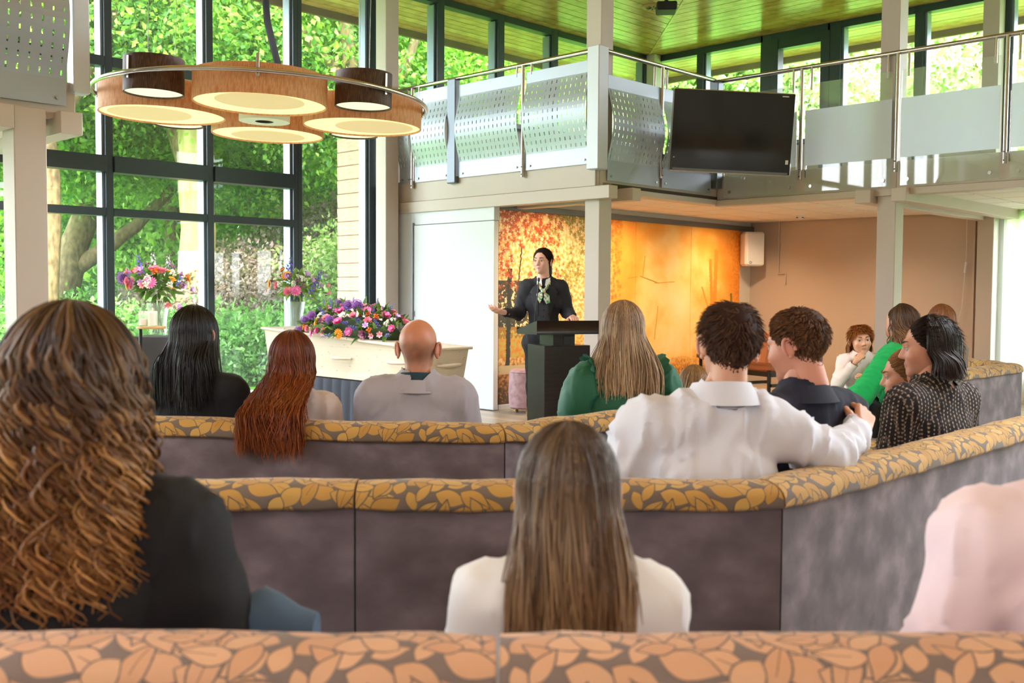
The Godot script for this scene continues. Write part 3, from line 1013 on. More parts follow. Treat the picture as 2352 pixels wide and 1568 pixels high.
		obj(bu, "lamp_lens", M.lamp_white, dl)
		var l := SpotLight3D.new()
		l.name = "downlight_beam"
		l.light_energy = 3.6 if q[1] < -7.0 else 3.0
		l.light_color = Color(1.0, 0.84, 0.66)
		l.spot_angle = 75.0
		l.spot_angle_attenuation = 1.0
		l.spot_range = 12.0
		l.light_size = 0.05
		l.shadow_enabled = true
		l.position = Vector3(0, -0.02, 0)
		l.rotation_degrees = Vector3(-76 if q[1] < -7.0 else -90, 0, 0)
		dl.add_child(l, true)
	var sd := thing("smoke_detector", "small smoke detector under the suspended ceiling", "detector", Vector3(12.84, 2.431, -7.03))
	var sm := MB.new()
	sm.lathe([Vector2(0.0, -0.045), Vector2(0.03, -0.045), Vector2(0.055, -0.02), Vector2(0.055, 0.0)], 20)
	obj(sm, "body", M.white_plastic, sd)
	for k in 4:
		var a := TAU * k / 4 + 0.4
		obj(bx(Vector3(cos(a), 0, sin(a)) * 0.045 + Vector3(0, -0.028, 0), Vector3(0.03, 0.01, 0.02), 0, Basis(Vector3.UP, -a)), "slot", M.black, sd)


# ---------------------------------------------------------------- the garden outside

# a spray of folded leaves, one leaf about l long
func leaf_spray(count: int, spread: float, l: float, sd: int) -> ArrayMesh:
	var r := RandomNumberGenerator.new()
	r.seed = sd
	var mb := MB.new()
	for k in count:
		var d := Vector3(r.randfn(), r.randfn() * 0.6, r.randfn()).normalized()
		var o := d * spread * pow(r.randf(), 0.5)
		var ax := (d + Vector3(r.randfn(), r.randfn() - 0.6, r.randfn()) * 0.7).normalized()
		var sd2 := ax.cross(Vector3(r.randfn(), r.randfn(), r.randfn())).normalized()
		var ll := l * r.randf_range(0.7, 1.25)
		var w := ll * 0.3
		var nn := ax.cross(sd2)
		mb.col = Color(1, 1, 1).darkened(r.randf() * 0.25)
		var tip := o + ax * ll
		var a := o + ax * ll * 0.45 + sd2 * w + nn * w * 0.35
		var b := o + ax * ll * 0.45 - sd2 * w + nn * w * 0.35
		mb.poly([o, a, tip], nn)
		mb.poly([o, tip, b], nn)
	var m := mb.mesh()
	m.surface_set_material(0, M.leaf)
	return m


func foliage(parent: Node3D, mesh: Mesh, blobs: Array, count: int, tones: Array, sd: int, shell := 0.55) -> void:
	var r := RandomNumberGenerator.new()
	r.seed = sd
	var mm := MultiMesh.new()
	mm.transform_format = MultiMesh.TRANSFORM_3D
	mm.use_colors = true
	mm.mesh = mesh
	mm.instance_count = count
	var total := 0.0
	for b in blobs: total += pow(b[1].x * b[1].y * b[1].z, 0.667)
	var acc := 0.0
	var k := 0
	for b in blobs:
		acc += pow(b[1].x * b[1].y * b[1].z, 0.667)
		var upto := int(round(count * acc / total))
		while k < upto:
			var d := Vector3(r.randfn(), r.randfn(), r.randfn()).normalized() * lerpf(shell, 1.0, pow(r.randf(), 0.6))
			var p: Vector3 = b[0] + d * b[1] + Vector3(r.randfn(), r.randfn(), r.randfn()) * 0.08
			var bs := Basis(Vector3(r.randfn(), r.randfn(), r.randfn()).normalized(), r.randf() * TAU).scaled(Vector3.ONE * r.randf_range(0.75, 1.3))
			mm.set_instance_transform(k, Transform3D(bs, p))
			var c: Color = tones[r.randi() % tones.size()]
			c = c.lerp(tones[r.randi() % tones.size()], r.randf())
			mm.set_instance_color(k, c.srgb_to_linear())
			k += 1
	var o := MultiMeshInstance3D.new()
	o.multimesh = mm
	o.name = "foliage"
	o.set_meta("kind", "stuff")
	parent.add_child(o, true)


func limb(parent: Node3D, called: String, pts: Array, r0: float, r1: float, m: Material) -> void:
	var mb := MB.new()
	var path := PackedVector3Array()
	var rr := PackedFloat32Array()
	var cv := Curve3D.new()
	for p in pts: cv.add_point(p)
	for k in pts.size():
		var a: Vector3 = pts[maxi(k - 1, 0)]
		var b: Vector3 = pts[mini(k + 1, pts.size() - 1)]
		cv.set_point_in(k, (a - b) / 6.0)
		cv.set_point_out(k, (b - a) / 6.0)
	var n := 12
	for k in n + 1:
		var q := float(k) / n
		path.append(cv.sample_baked(cv.get_baked_length() * q, true) + Vector3(wob.get_noise_2d(k * 3.1, r0 * 90), 0, wob.get_noise_2d(k * 2.7, r0 * 50)) * r0 * 0.25)
		rr.append(lerpf(r0, r1, q) * (1.0 + 0.35 * pow(1.0 - q, 8.0) + 0.06 * wob.get_noise_2d(k * 5.0, 3.0)))
	mb.tube(path, rr, 12)
	obj(mb, called, m, parent)


func garden() -> void:
	var g1 := [Color.html("a9d650"), Color.html("8cc63c"), Color.html("c8e873"), Color.html("7ab53e")]
	var g2 := [Color.html("5f9c4e"), Color.html("7ab45a"), Color.html("9fce68"), Color.html("549048")]
	var g3 := [Color.html("9cc76a"), Color.html("c3e08c"), Color.html("7fb24e"), Color.html("d6eaa8")]
	var pale := [Color.html("d9efb2"), Color.html("ecf8d6"), Color.html("c3e298"), Color.html("f2fae2")]
	var pinky := [Color.html("a08d86"), Color.html("8a7a72"), Color.html("b9a6a4"), Color.html("6f7a55"), Color.html("c7b3b8")]
	var lawn := struct(bb(Vector3(-60, -0.4, -90), Vector3(90, -0.06, 60)), "lawn", M.lawn)
	lawn.set_meta("kind", "structure")
	struct(bb(Vector3(-5, -0.06, -12.6), Vector3(15.5, -0.03, ZW - 0.1)), "terrace", M.paving)
	var small := leaf_spray(16, 0.26, 0.085, 1)
	var mid := leaf_spray(24, 0.4, 0.105, 2)
	var big := leaf_spray(26, 0.7, 0.18, 3)
	# the big pale trunk
	var t := thing("pale_tree", "broad tree with a thick pale yellowish trunk outside the window", "tree", spot(-5.28, 17.0))
	limb(t, "trunk", [Vector3(0, -0.2, 0), Vector3(0.02, 2, 0), Vector3(-0.05, 4, 0.1), Vector3(-0.3, 7.5, 0)], 0.31, 0.2, M.bark_pale)
	limb(t, "branch", [Vector3(-0.05, 4.2, 0.0), Vector3(1.6, 4.9, 0.8), Vector3(3.4, 5.8, 1.2)], 0.17, 0.07, M.bark_pale)
	limb(t, "branch", [Vector3(0.0, 3.3, 0.05), Vector3(-0.32, 4.4, -0.3), Vector3(-0.52, 5.6, -0.53), Vector3(-0.6, 8.0, -0.6)], 0.17, 0.1, M.bark_dark)
	limb(t, "branch", [Vector3(-0.3, 4.3, -0.28), Vector3(-1.3, 5.6, -0.9), Vector3(-2.2, 7.2, -1.2)], 0.12, 0.06, M.bark_dark)
	foliage(t, mid, [[Vector3(0, 6.4, 0), Vector3(4.2, 2.2, 3.4)], [Vector3(2.4, 4.6, 1.4), Vector3(2.4, 1.1, 2.0)], [Vector3(-2.4, 4.9, -1.2), Vector3(2.2, 1.3, 2.0)], [Vector3(-1.2, 3.6, -2.2), Vector3(1.6, 0.6, 1.3)], [Vector3(2.6, 3.5, -1.2), Vector3(1.5, 0.6, 1.2)]], 3300, g1 + g2, 11, 0.3)
	# leaning dark tree further left
	t = thing("leaning_tree", "dark leaning tree with a forked trunk at the left of the garden", "tree", spot(-8.35, 19.2))
	limb(t, "trunk", [Vector3(-0.3, -0.2, 0), Vector3(0.0, 1.5, 0), Vector3(0.5, 3.6, 0.3), Vector3(0.9, 7.0, 0.6)], 0.3, 0.16, M.bark_dark)
	limb(t, "branch", [Vector3(0.05, 1.7, 0), Vector3(0.9, 2.5, 0.8), Vector3(1.7, 3.6, 1.5)], 0.16, 0.08, M.bark_dark)
	foliage(t, mid, [[Vector3(0.8, 6.4, 0.5), Vector3(3.6, 2.4, 3.0)], [Vector3(-0.8, 4.0, 0.5), Vector3(2.2, 1.0, 2.0)], [Vector3(1.8, 4.0, 1.5), Vector3(1.8, 0.9, 1.6)]], 2300, g1 + g3, 12, 0.3)
	# tall trees with visible stems filling the upper panes
	var tall := [[-7.0, 15.2, "tall tree with two grey stems half behind the beige column", 0.2], [-2.6, 16.5, "tall leafy tree seen behind the double window post", 0.18], [-8.6, 15.8, "tall tree in front of the far left panes", 0.22], [-0.9, 19.0, "leafy tree seen through the last tall pane", 0.2]]
	for k in tall.size():
		var q: Array = tall[k]
		t = thing("tall_tree", q[2], "tree", spot(q[0], q[1]), 0.0, "tall trees outside the window wall")
		limb(t, "trunk", [Vector3(0, -0.2, 0), Vector3(0.1, 3, 0.1), Vector3(-0.1, 6, 0), Vector3(0.2, 9.5, 0)], q[3], 0.08, M.bark_dark)
		limb(t, "branch", [Vector3(0.05, 3.5, 0), Vector3(0.9, 5.2, 0.4), Vector3(1.4, 7.4, 0.5)], 0.11, 0.04, M.bark_dark)
		limb(t, "branch", [Vector3(0, 4.6, 0), Vector3(-1.1, 5.7, -0.3), Vector3(-2.0, 6.3, -0.4)], 0.09, 0.03, M.bark_dark)
		foliage(t, mid, [[Vector3(0.7, 7.4, -0.7), Vector3(2.9, 2.2, 2.6)], [Vector3(2.2, 5.0, -0.4), Vector3(1.8, 0.9, 1.4)], [Vector3(-0.5, 5.2, -1.6), Vector3(1.7, 1.0, 1.3)], [Vector3(1.4, 4.0, -1.2), Vector3(1.9, 0.6, 1.0)]], 2300, (g2 if k % 2 == 0 else g1) + g1, 20 + k, 0.25)
	# clipped hedge and shrubs
	t = thing("hedge", "clipped leafy green hedge along the lawn", "hedge", spot(-3.9, 15.6), deg_to_rad(YAW))
	foliage(t, small, [[Vector3(0, 0.45, 0), Vector3(1.3, 0.5, 0.4)], [Vector3(-2.0, 0.45, 0), Vector3(1.3, 0.5, 0.4)], [Vector3(2.2, 0.45, 0), Vector3(1.3, 0.5, 0.4)], [Vector3(-4.2, 0.45, 0), Vector3(1.3, 0.5, 0.4)]], 2600, [Color.html("7fb866"), Color.html("9ad07c"), Color.html("b2dc90"), Color.html("68a256")], 31, 0.8)
	var shrubs := [[-4.35, 17.6, 1.5, 2.0, pinky, "purple-grey shrub behind the hedge"], [-6.0, 18.5, 1.1, 1.5, pinky, "pinkish shrub left of the pale trunk"], [-7.6, 19.5, 1.3, 1.3, g2, "round green bush under the leaning tree"], [-2.3, 17.5, 1.8, 2.4, g3, "pale green shrub seen through the narrow pane"], [-3.2, 19.5, 1.6, 3.0, pinky, "tall mauve flowering shrub further back"], [-9.2, 17.0, 1.3, 1.1, g2, "dark green bush at the left end of the lawn"]]
	for k in shrubs.size():
		var q: Array = shrubs[k]
		t = thing("shrub", q[5], "shrub", spot(q[0], q[1]), 0.0, "shrubs in the garden")
		limb(t, "stem", [Vector3(0, -0.1, 0), Vector3(0.05, 0.5, 0), Vector3(0, q[3], 0)], 0.05, 0.02, M.bark_dark)
		foliage(t, small, [[Vector3(0, q[3] * 0.52, 0), Vector3(q[2], q[3] * 0.5, q[2])]], 1500, q[4], 40 + k, 0.5)
	# a belt of trees closing the view
	for k in 13:
		var a := -0.56 + k * 0.045
		var dist := 27.0 + 4.0 * sin(k * 2.3)
		t = thing("distant_tree", "light green tree in the belt that closes the garden", "tree", spot(dist * a, dist), 0.0, "trees closing the garden")
		limb(t, "trunk", [Vector3(0, -0.2, 0), Vector3(0.1, 3, 0), Vector3(0, 7, 0)], 0.22, 0.1, M.bark_dark)
		foliage(t, big, [[Vector3(0, 3.2 + k % 3, 0), Vector3(2.4, 2.6, 2.2)], [Vector3(0.4, 7.5, 0), Vector3(2.7, 2.6, 2.4)], [Vector3(0, 1.2, 0.6), Vector3(2.0, 1.3, 1.2)]], 900, (g1 + g3) if k % 2 else (g2 + g1), 60 + k, 0.2)
	# and beyond the gallery windows
	for k in 12:
		var a := 0.02 + k * 0.047
		var dist := 27.0 + 3.0 * sin(k * 1.9)
		t = thing("pale_leafed_tree", "pale green tree seen through the high windows over the gallery", "tree", spot(dist * a, dist), 0.0, "trees beyond the gallery windows")
		limb(t, "trunk", [Vector3(0, -0.2, 0), Vector3(0.1, 3, 0), Vector3(0, 8, 0)], 0.2, 0.1, M.bark_dark)
		foliage(t, big, [[Vector3(0, 5.6 + k % 2, 0), Vector3(2.3, 2.0, 2.0)], [Vector3(0.3, 8.3, 0), Vector3(2.2, 1.8, 2.0)]], 520, pale if k > 4 else g3, 90 + k, 0.2)
	# boarded wing wall that stands out from the building
	var cl := struct(bb(Vector3(7.99, -0.1, -10.95), Vector3(8.2, 3.32, ZW - 0.1)), "wall_outside", M.cladding)
	for k in 19:
		var y := -0.06 + k * 0.178
		obj(bx(Vector3(7.975, y + 0.085, -10.71), Vector3(0.024, 0.17, 0.5), 0.006, Basis(Vector3.BACK, 0.05)), "plank", M.cladding, cl)


# ---------------------------------------------------------------- the big hanging lamp (and its twins out of view, which light the hall)

func drum(parent: Node3D, at: Vector3, r: float, h: float, side: Material, big: bool, off: Vector3) -> void:
	var d := MB.new()
	d.lathe([Vector2(r - 0.008, 0.012), Vector2(r - 0.008, 0.0), Vector2(r, 0.0), Vector2(r, h), Vector2(r - 0.008, h), Vector2(r - 0.008, 0.012)], 44)
	var o := obj(d, "lamp_drum", side, parent)
	o.position = at
	var g := MB.new()
	g.lathe([Vector2(0.0, 0.0), Vector2(r - 0.009, 0.0), Vector2(r - 0.009, 0.006), Vector2(0.0, 0.006)], 44, Transform3D(Basis(), Vector3(0, 0.012, 0)))
	obj(g, "diffuser", M.lamp_warm if big else M.lamp_white, o)
	if big:
		var inner := MB.new()
		inner.lathe([Vector2(0.0, 0.0), Vector2(r * 0.66, 0.0), Vector2(r * 0.66, 0.004), Vector2(0.0, 0.004)], 40, Transform3D(Basis(), Vector3(0, 0.007, 0) + off * r * 0.2))
		obj(inner, "glare_disc", M.lamp_disc, o)


func chandelier(at: Vector3, label: String, energy: float, detail := true) -> void:
	var t := thing("hanging_lamp", label, "lamp", at, deg_to_rad(YAW) + 0.2, "ring lamps")
	t.transform.basis = Basis(Vector3.UP, deg_to_rad(YAW)) * Basis(Vector3.BACK, deg_to_rad(-1.3)) * Basis(Vector3.UP, 0.2)
	for k in 4:
		var a := PI / 2 * k
		var d := Vector3(sin(a), 0, cos(a))
		drum(t, d * 0.74 + Vector3(0, 0, 0), 0.455, 0.2, M.drum_orange, true, d)
		var e := Vector3(sin(a + PI / 4), 0, cos(a + PI / 4))
		drum(t, e * 1.0 + Vector3(0, 0.035, 0), 0.2, 0.235, M.drum_brown, false, e)
	# the small drum in the middle with its round opening
	var c := MB.new()
	c.lathe([Vector2(0.07, 0.0), Vector2(0.19, 0.0), Vector2(0.19, 0.2), Vector2(0.0, 0.2)], 32)
	obj(c, "centre_drum", M.lamp_centre, t)
	var ho := MB.new()
	ho.lathe([Vector2(0.0, 0.03), Vector2(0.062, 0.02), Vector2(0.07, 0.0)], 24)
	obj(ho, "opening", M.black, t)
	# ring and its clips
	var path := PackedVector3Array()
	for k in 97:
		var a := TAU * k / 96
		path.append(Vector3(sin(a) * 1.225, 0.14, cos(a) * 1.225))
	var rg := MB.new()
	rg.tube(path, PackedFloat32Array([0.017]), 10, false)
	obj(rg, "ring", M.steel, t)
	for k in 8:
		var a := PI / 4 * k
		var d := Vector3(sin(a), 0, cos(a))
		obj(bx(d * 1.204 + Vector3(0, 0.18, 0), Vector3(0.022, 0.15, 0.012), 0.003, Basis(Vector3.UP, a)), "clip", M.steel, t)
	# wires and the thick black cable
	for k in 4:
		var a := PI / 2 * k + PI / 4
		var d := Vector3(sin(a), 0, cos(a)) * 1.05
		var w := MB.new()
		w.bar(d + Vector3(0, 0.27, 0), d + Vector3(0, YC - at.y, 0), 0.0025, 5)
		w.ball(d + Vector3(0, 0.29, 0), Vector3.ONE * 0.014, 8, 6)
		obj(w, "wire", M.steel, t)
	var cp := PackedVector3Array()
	for p in [Vector3(0.1, 0.18, 0.0), Vector3(0.12, 0.34, 0.06), Vector3(0.07, 0.5, 0.2), Vector3(0.02, 0.68, 0.3), Vector3(0.0, 0.9, 0.3), Vector3(0.0, 1.5, 0.22), Vector3(0, YC - at.y, 0.1)]: cp.append(p)
	var cu := MB.new()
	cu.tube(cp, PackedFloat32Array([0.026]), 10)
	obj(cu, "cable", M.cable_black, t)
	# what the diffusers give off, below and above
	for k in 4:
		var a := PI / 2 * k
		var l := AreaLight3D.new()
		l.name = "lamp_light"
		l.area_size = Vector2(0.6, 0.6)
		l.light_energy = energy
		l.light_color = Color(0.93, 0.96, 1.0)
		l.area_range = 30.0
		l.shadow_enabled = true
		l.position = Vector3(sin(a), 0, cos(a)) * 0.74 + Vector3(0, -0.02, 0)
		l.rotation_degrees = Vector3(-90, 0, 0)
		t.add_child(l, true)
		var u: AreaLight3D = l.duplicate()
		u.name = "lamp_uplight"
		u.light_energy = energy * 0.8
		u.position = Vector3(sin(a), 0, cos(a)) * 0.74 + Vector3(0, 0.215, 0)
		u.rotation_degrees = Vector3(90, 0, 0)
		t.add_child(u, true)


func ceiling_lamps() -> void:
	# coarse woven shades lit from inside
	var weave := noise_tex(0.03, [[0.0, Color.html("b07a4e")], [0.45, Color.html("cf9c70")], [0.7, Color.html("dfb288")], [1.0, Color.html("8a5c38")]], 256, 4, FastNoiseLite.TYPE_SIMPLEX_SMOOTH, 8)
	var dm := mat("drum_orange", Color(1, 1, 1), 0.7)
	grained(dm, weave, Vector3(9, 1.2, 9))
	dm.emission_enabled = true
	dm.emission = Color(0.95, 0.45, 0.12)
	dm.emission_energy_multiplier = 0.06
	var weave2 := noise_tex(0.05, [[0.0, Color.html("241610")], [0.5, Color.html("4a3022")], [1.0, Color.html("7a5a40")]], 256, 4, FastNoiseLite.TYPE_SIMPLEX_SMOOTH, 14)
	grained(mat("drum_brown", Color(1, 1, 1), 0.6), weave2, Vector3(7, 0.9, 7))
	var e1 := mat("lamp_warm", Color(0.9, 0.85, 0.7), 0.5)
	e1.emission_enabled = true
	e1.emission = Color(1.0, 0.94, 0.66)
	e1.emission_energy_multiplier = 0.66
	var e2 := mat("lamp_disc", Color(0.75, 0.68, 0.5), 0.5)
	e2.emission_enabled = true
	e2.emission = Color(1.0, 0.9, 0.62)
	e2.emission_energy_multiplier = 0.42
	var e3 := mat("lamp_centre", Color(0.8, 0.82, 0.72), 0.5)
	e3.emission_enabled = true
	e3.emission = Color(0.9, 0.95, 0.75)
	e3.emission_energy_multiplier = 0.2
	chandelier(Vector3(4.31, 2.64, -6.86), "large hanging lamp of round drum shades inside a steel ring", 2.2)
	chandelier(Vector3(5.2, 2.9, -0.2), "second ring lamp of drum shades over the rows behind", 3.2)
	chandelier(Vector3(-1.6, 2.9, -3.4), "third ring lamp of drum shades over the rows on the left", 3.2)
	chandelier(Vector3(-1.4, 2.9, 2.6), "fourth ring lamp of drum shades at the back of the hall", 3.2)


# ---------------------------------------------------------------- sofas

# a profile of (depth, height) points drawn along x, its ends cut at a mitre
func run(mb: MB, prof: Array, x0: float, x1: float, m0 := 0.0, m1 := 0.0, segs := 1, puff := 0.0, lift := 0.0) -> void:
	var p := PackedVector3Array()
	var uv := PackedVector2Array()
	var mid := Vector2.ZERO
	for q in prof: mid += q
	mid /= prof.size()
	var n := prof.size() + 1
	for j in segs + 1:
		var s := float(j) / segs
		var e := minf(s, 1.0 - s) * (x1 - x0)
		var k := 1.0 - puff * exp(-e * e / 0.004) if puff > 0.0 else 1.0
		var wv := lift * wob.get_noise_2d(s * (x1 - x0) * 3.0 + x0, x1) if lift > 0.0 else 0.0
		var run_v := 0.0
		for i in n:
			var q: Vector2 = mid + (prof[i % prof.size()] - mid) * k
			if i > 0: run_v += (prof[i % prof.size()] - prof[i - 1]).length()
			p.append(Vector3(lerpf(x0 + m0 * q.x, x1 - m1 * q.x, s), q.y + wv, -q.x))
			uv.append(Vector2(p[-1].x, run_v))
	mb.sheet(p, n, segs + 1, false, false, uv)
	for e in [0, segs]:
		for i in range(1, n - 2):
			mb.poly([p[e * n], p[e * n + i], p[e * n + i + 1]], Vector3(-1 if e == 0 else 1, 0, 0))


func round_rect(d0: float, y0: float, d1: float, y1: float, r: float, steps := 3) -> Array:
	var out := []
	for c in [[d0 + r, y0 + r, PI, 1.5 * PI], [d1 - r, y0 + r, 1.5 * PI, TAU], [d1 - r, y1 - r, 0.0, PI / 2], [d0 + r, y1 - r, PI / 2, PI]]:
		for k in steps + 1:
			var a: float = lerpf(c[2], c[3], float(k) / steps)
			out.append(Vector2(c[0] + r * cos(a), c[1] + r * sin(a)))
	return out


func sofa(label: String, a: Vector2, b: Vector2, m0: float, m1: float, fab: Material, end_panel := false) -> void:
	var d := (b - a)
	var len := d.length()
	var mid := (a + b) / 2.0
	var t := thing("sofa_bench", label, "sofa", Vector3(mid.x, 0, mid.y), atan2(-d.y, d.x), "curved rows of upholstered benches")
	var h := len / 2.0 - 0.003
	var mb := MB.new()
	run(mb, round_rect(0.0, 0.06, 0.125, 0.815, 0.012), -h, h, m0, m1)
	obj(mb, "back_panel", M.suede, t)
	var cap := []
	for k in 13:
		var q := PI * k / 12.0
		cap.append(Vector2(0.066 + 0.084 * cos(q) * (1.0 if k < 12 else 1.0), 0.806 + 0.059 * pow(sin(q), 0.7)))
	cap.append(Vector2(-0.014, 0.798))
	cap.append(Vector2(0.146, 0.798))
	mb = MB.new()
	run(mb, cap, -h, h, m0, m1, maxi(8, int(len * 22)), 0.1, 0.006)
	obj(mb, "top_roll", fab, t)
	mb = MB.new()
	run(mb, round_rect(0.126, 0.42, 0.21, 0.79, 0.03), -h, h, m0, m1, 4)
	obj(mb, "back_cushion", fab, t)
	mb = MB.new()
	run(mb, round_rect(0.126, 0.3, 0.72, 0.43, 0.045), -h, h, m0, m1, 4)
	obj(mb, "seat_cushion", fab, t)
	mb = MB.new()
	run(mb, round_rect(0.126, 0.07, 0.7, 0.3, 0.012), -h, h, m0, m1)
	obj(mb, "seat_base", M.suede, t)
	for s in [-1, 1]:
		for z in [-0.06, -0.6]:
			obj(bx(Vector3(s * (h - 0.3 - absf(z) * 0.4), 0.035, z), Vector3(0.06, 0.07, 0.06), 0.005), "foot", M.black, t)
	if end_panel:
		mb = MB.new()
		run(mb, round_rect(-0.014, 0.09, 0.155, 0.868, 0.06, 5), -h - 0.075, -h, 0, 0, 6, 0.12)
		obj(mb, "end_roll", fab, t)


func sofas() -> void:
	var k := 0.4142
	sofa("dusty pink flowered bench behind the curly-haired woman, left of the seam", Vector2(-0.46, -2.38), Vector2(0.96, -0.96), 0, 0, M.floral_1)
	sofa("dusty pink flowered bench behind the girl with long brown hair", Vector2(0.96, -0.96), Vector2(2.38, 0.46), 0, 0, M.floral_1)
	sofa("ochre flowered bench in the second row, left of the seam", Vector2(-0.14, -3.78), Vector2(1.56, -2.075), 0, 0, M.floral_0)
	sofa("ochre flowered bench in the second row that the man in white leans on", Vector2(1.56, -2.075), Vector2(2.35, -1.32), 0, k, M.floral_0)
	sofa("ochre flowered side bench behind the man in navy and the woman in openwork black", Vector2(2.35, -1.32), Vector2(5.4, -1.32), k, 0, M.floral_0)
	sofa("ochre flowered front bench behind the bald man and the red-haired girl", Vector2(0.68, -5.18), Vector2(2.65, -2.62), 0, k, M.floral_0)
	sofa("short ochre flowered bench behind the woman in the dark green blouse", Vector2(2.65, -2.62), Vector2(4.3, -2.51), k, 0, M.floral_0)
	sofa("ochre flowered bench behind the woman in the bright green jumper", Vector2(6.15, -2.55), Vector2(7.9, -2.53), 0, k, M.floral_0, true)
	sofa("ochre flowered bench at the turn beyond the green jumper, next to the curtains", Vector2(7.9, -2.53), Vector2(8.8, -3.7), k, 0, M.floral_0)


# ---------------------------------------------------------------- lectern, pouf, chair

func fittings() -> void:
	var t := thing("lectern", "dark wooden lectern with a sloping top in front of the speaker", "lectern", spot(0.40, 8.78), deg_to_rad(YAW + 21))
	obj(bx(Vector3(0, 0.455, 0), Vector3(0.42, 0.91, 0.38), 0.004), "cabinet", M.lectern, t)
	obj(bx(Vector3(-0.01, 0.96, -0.01), Vector3(0.2, 0.12, 0.3), 0.003), "neck", M.lectern, t)
	obj(bx(Vector3(0.035, 0.96, 0.142), Vector3(0.1, 0.1, 0.004)), "neck_recess", M.black, t)
	var mb := MB.new()
	var pr := [Vector2(-0.2, 1.005), Vector2(0.25, 0.995), Vector2(0.25, 1.035), Vector2(-0.2, 1.12)]
	run(mb, pr, -0.285, 0.285)
	obj(mb, "sloping_top", M.lectern, t)
	obj(bx(Vector3(0, 1.028, -0.262), Vector3(0.57, 0.05, 0.012), 0.003), "book_stop", M.lectern, t)
	var mic := thing("microphone", "thin black gooseneck microphone on the lectern", "microphone", spot(0.205, 8.86, 1.08), deg_to_rad(YAW))
	var sm := MB.new()
	sm.tube(PackedVector3Array([Vector3(-0.01, 0, 0), Vector3(0.0, 0.15, 0), Vector3(0.016, 0.28, 0.0), Vector3(0.022, 0.375, -0.02)]), PackedFloat32Array([0.0045]), 8)
	obj(sm, "gooseneck", M.black, mic)
	var hd := MB.new()
	hd.ball(Vector3(0.023, 0.385, -0.024), Vector3(0.012, 0.02, 0.012), 10, 8)
	obj(hd, "capsule", M.black, mic)
	var ft := MB.new()
	ft.lathe([Vector2(0, -0.005), Vector2(0.025, -0.005), Vector2(0.025, 0.012), Vector2(0.0, 0.02)], 16)
	obj(ft, "foot", M.black, mic)
	# pouf
	var po := thing("pouf", "round dusty pink velvet pouf on a wooden foot by the forest print", "pouf", spot(0.17, 11.55))
	var pm := MB.new()
	pm.lathe([Vector2(0, 0.05), Vector2(0.18, 0.05), Vector2(0.2, 0.075), Vector2(0.208, 0.25), Vector2(0.2, 0.45), Vector2(0.185, 0.485), Vector2(0.1, 0.495), Vector2(0, 0.497)], 36, Transform3D(), true)
	obj(pm, "body", M.suede_pink, po)
	for k in 3:
		var a := TAU * k / 3 + 2.2
		obj(bx(Vector3(cos(a) * 0.13, 0.026, sin(a) * 0.13), Vector3(0.045, 0.052, 0.045), 0.004), "foot", M.oak_tray, po)
	var se := MB.new()
	var sp := PackedVector3Array()
	for k in 49:
		var a := TAU * k / 48
		sp.append(Vector3(cos(a) * 0.203, 0.462, sin(a) * 0.203))
	se.tube(sp, PackedFloat32Array([0.005]), 6, false)
	obj(se, "piping", M.suede_pink, po)
	# chair with rust upholstery by the cream wall
	mat("rust_cloth", Color.html("b0714a"), 0.8)
	var ch := thing("lounge_chair", "black wooden chair with rust-orange seat cushion by the cream wall", "chair", spot(3.36, 13.3), deg_to_rad(YAW - 60))
	obj(bx(Vector3(0, 0.42, 0.0), Vector3(0.48, 0.12, 0.46), 0.03), "seat", M.rust_cloth, ch)
	obj(bx(Vector3(0, 0.66, 0.22), Vector3(0.46, 0.42, 0.06), 0.025, Basis(Vector3.RIGHT, -0.22)), "backrest", M.rust_cloth, ch)
	for s in [-1, 1]:
		for z in [-0.2, 0.22]:
			var lg := MB.new()
			lg.bar(Vector3(s * 0.21, 0.38, z), Vector3(s * 0.24, 0.0, z * 1.15), 0.024, 8, 0.016)
			obj(lg, "leg", M.black, ch)
		obj(bx(Vector3(s * 0.245, 0.19, 0), Vector3(0.03, 0.04, 0.44), 0.004), "stretcher", M.black, ch)
		obj(bx(Vector3(s * 0.25, 0.6, 0.0), Vector3(0.05, 0.035, 0.46), 0.008), "armrest", M.black, ch)
		obj(bx(Vector3(s * 0.25, 0.48, -0.2), Vector3(0.035, 0.24, 0.035), 0.004), "arm_post", M.black, ch)
	obj(bx(Vector3(0, 0.33, 0), Vector3(0.5, 0.06, 0.46), 0.006), "seat_frame", M.black, ch)
	var tb := thing("side_table", "low black table behind the rust-orange chair", "table", spot(2.75, 13.6), deg_to_rad(YAW))
	obj(bx(Vector3(0, 0.52, 0), Vector3(0.5, 0.05, 0.5), 0.006), "table_top", M.black, tb)
	for x in [-0.2, 0.2]:
		for z in [-0.2, 0.2]:
			obj(bx(Vector3(x, 0.25, z), Vector3(0.04, 0.5, 0.04), 0.004), "leg", M.black, tb)


# ---------------------------------------------------------------- coffin and flowers

func petal(mb: MB, o: Vector3, dir: Vector3, up: Vector3, l: float, w: float, cup: float, curl: float) -> void:
	var side := dir.cross(up).normalized()
	var p := PackedVector3Array()
	for j in 4:
		var s := j / 3.0
		var ww: float = w * [0.45, 0.95, 1.0, 0.35][j]
		var c := o + dir * l * s + up * (cup * s * s - curl * s * s * s) * l
		for i in [-1.0, 0.0, 1.0]: p.append(c + side * ww * i + up * absf(i) * ww * 0.3)
	mb.sheet(p, 3, 4)


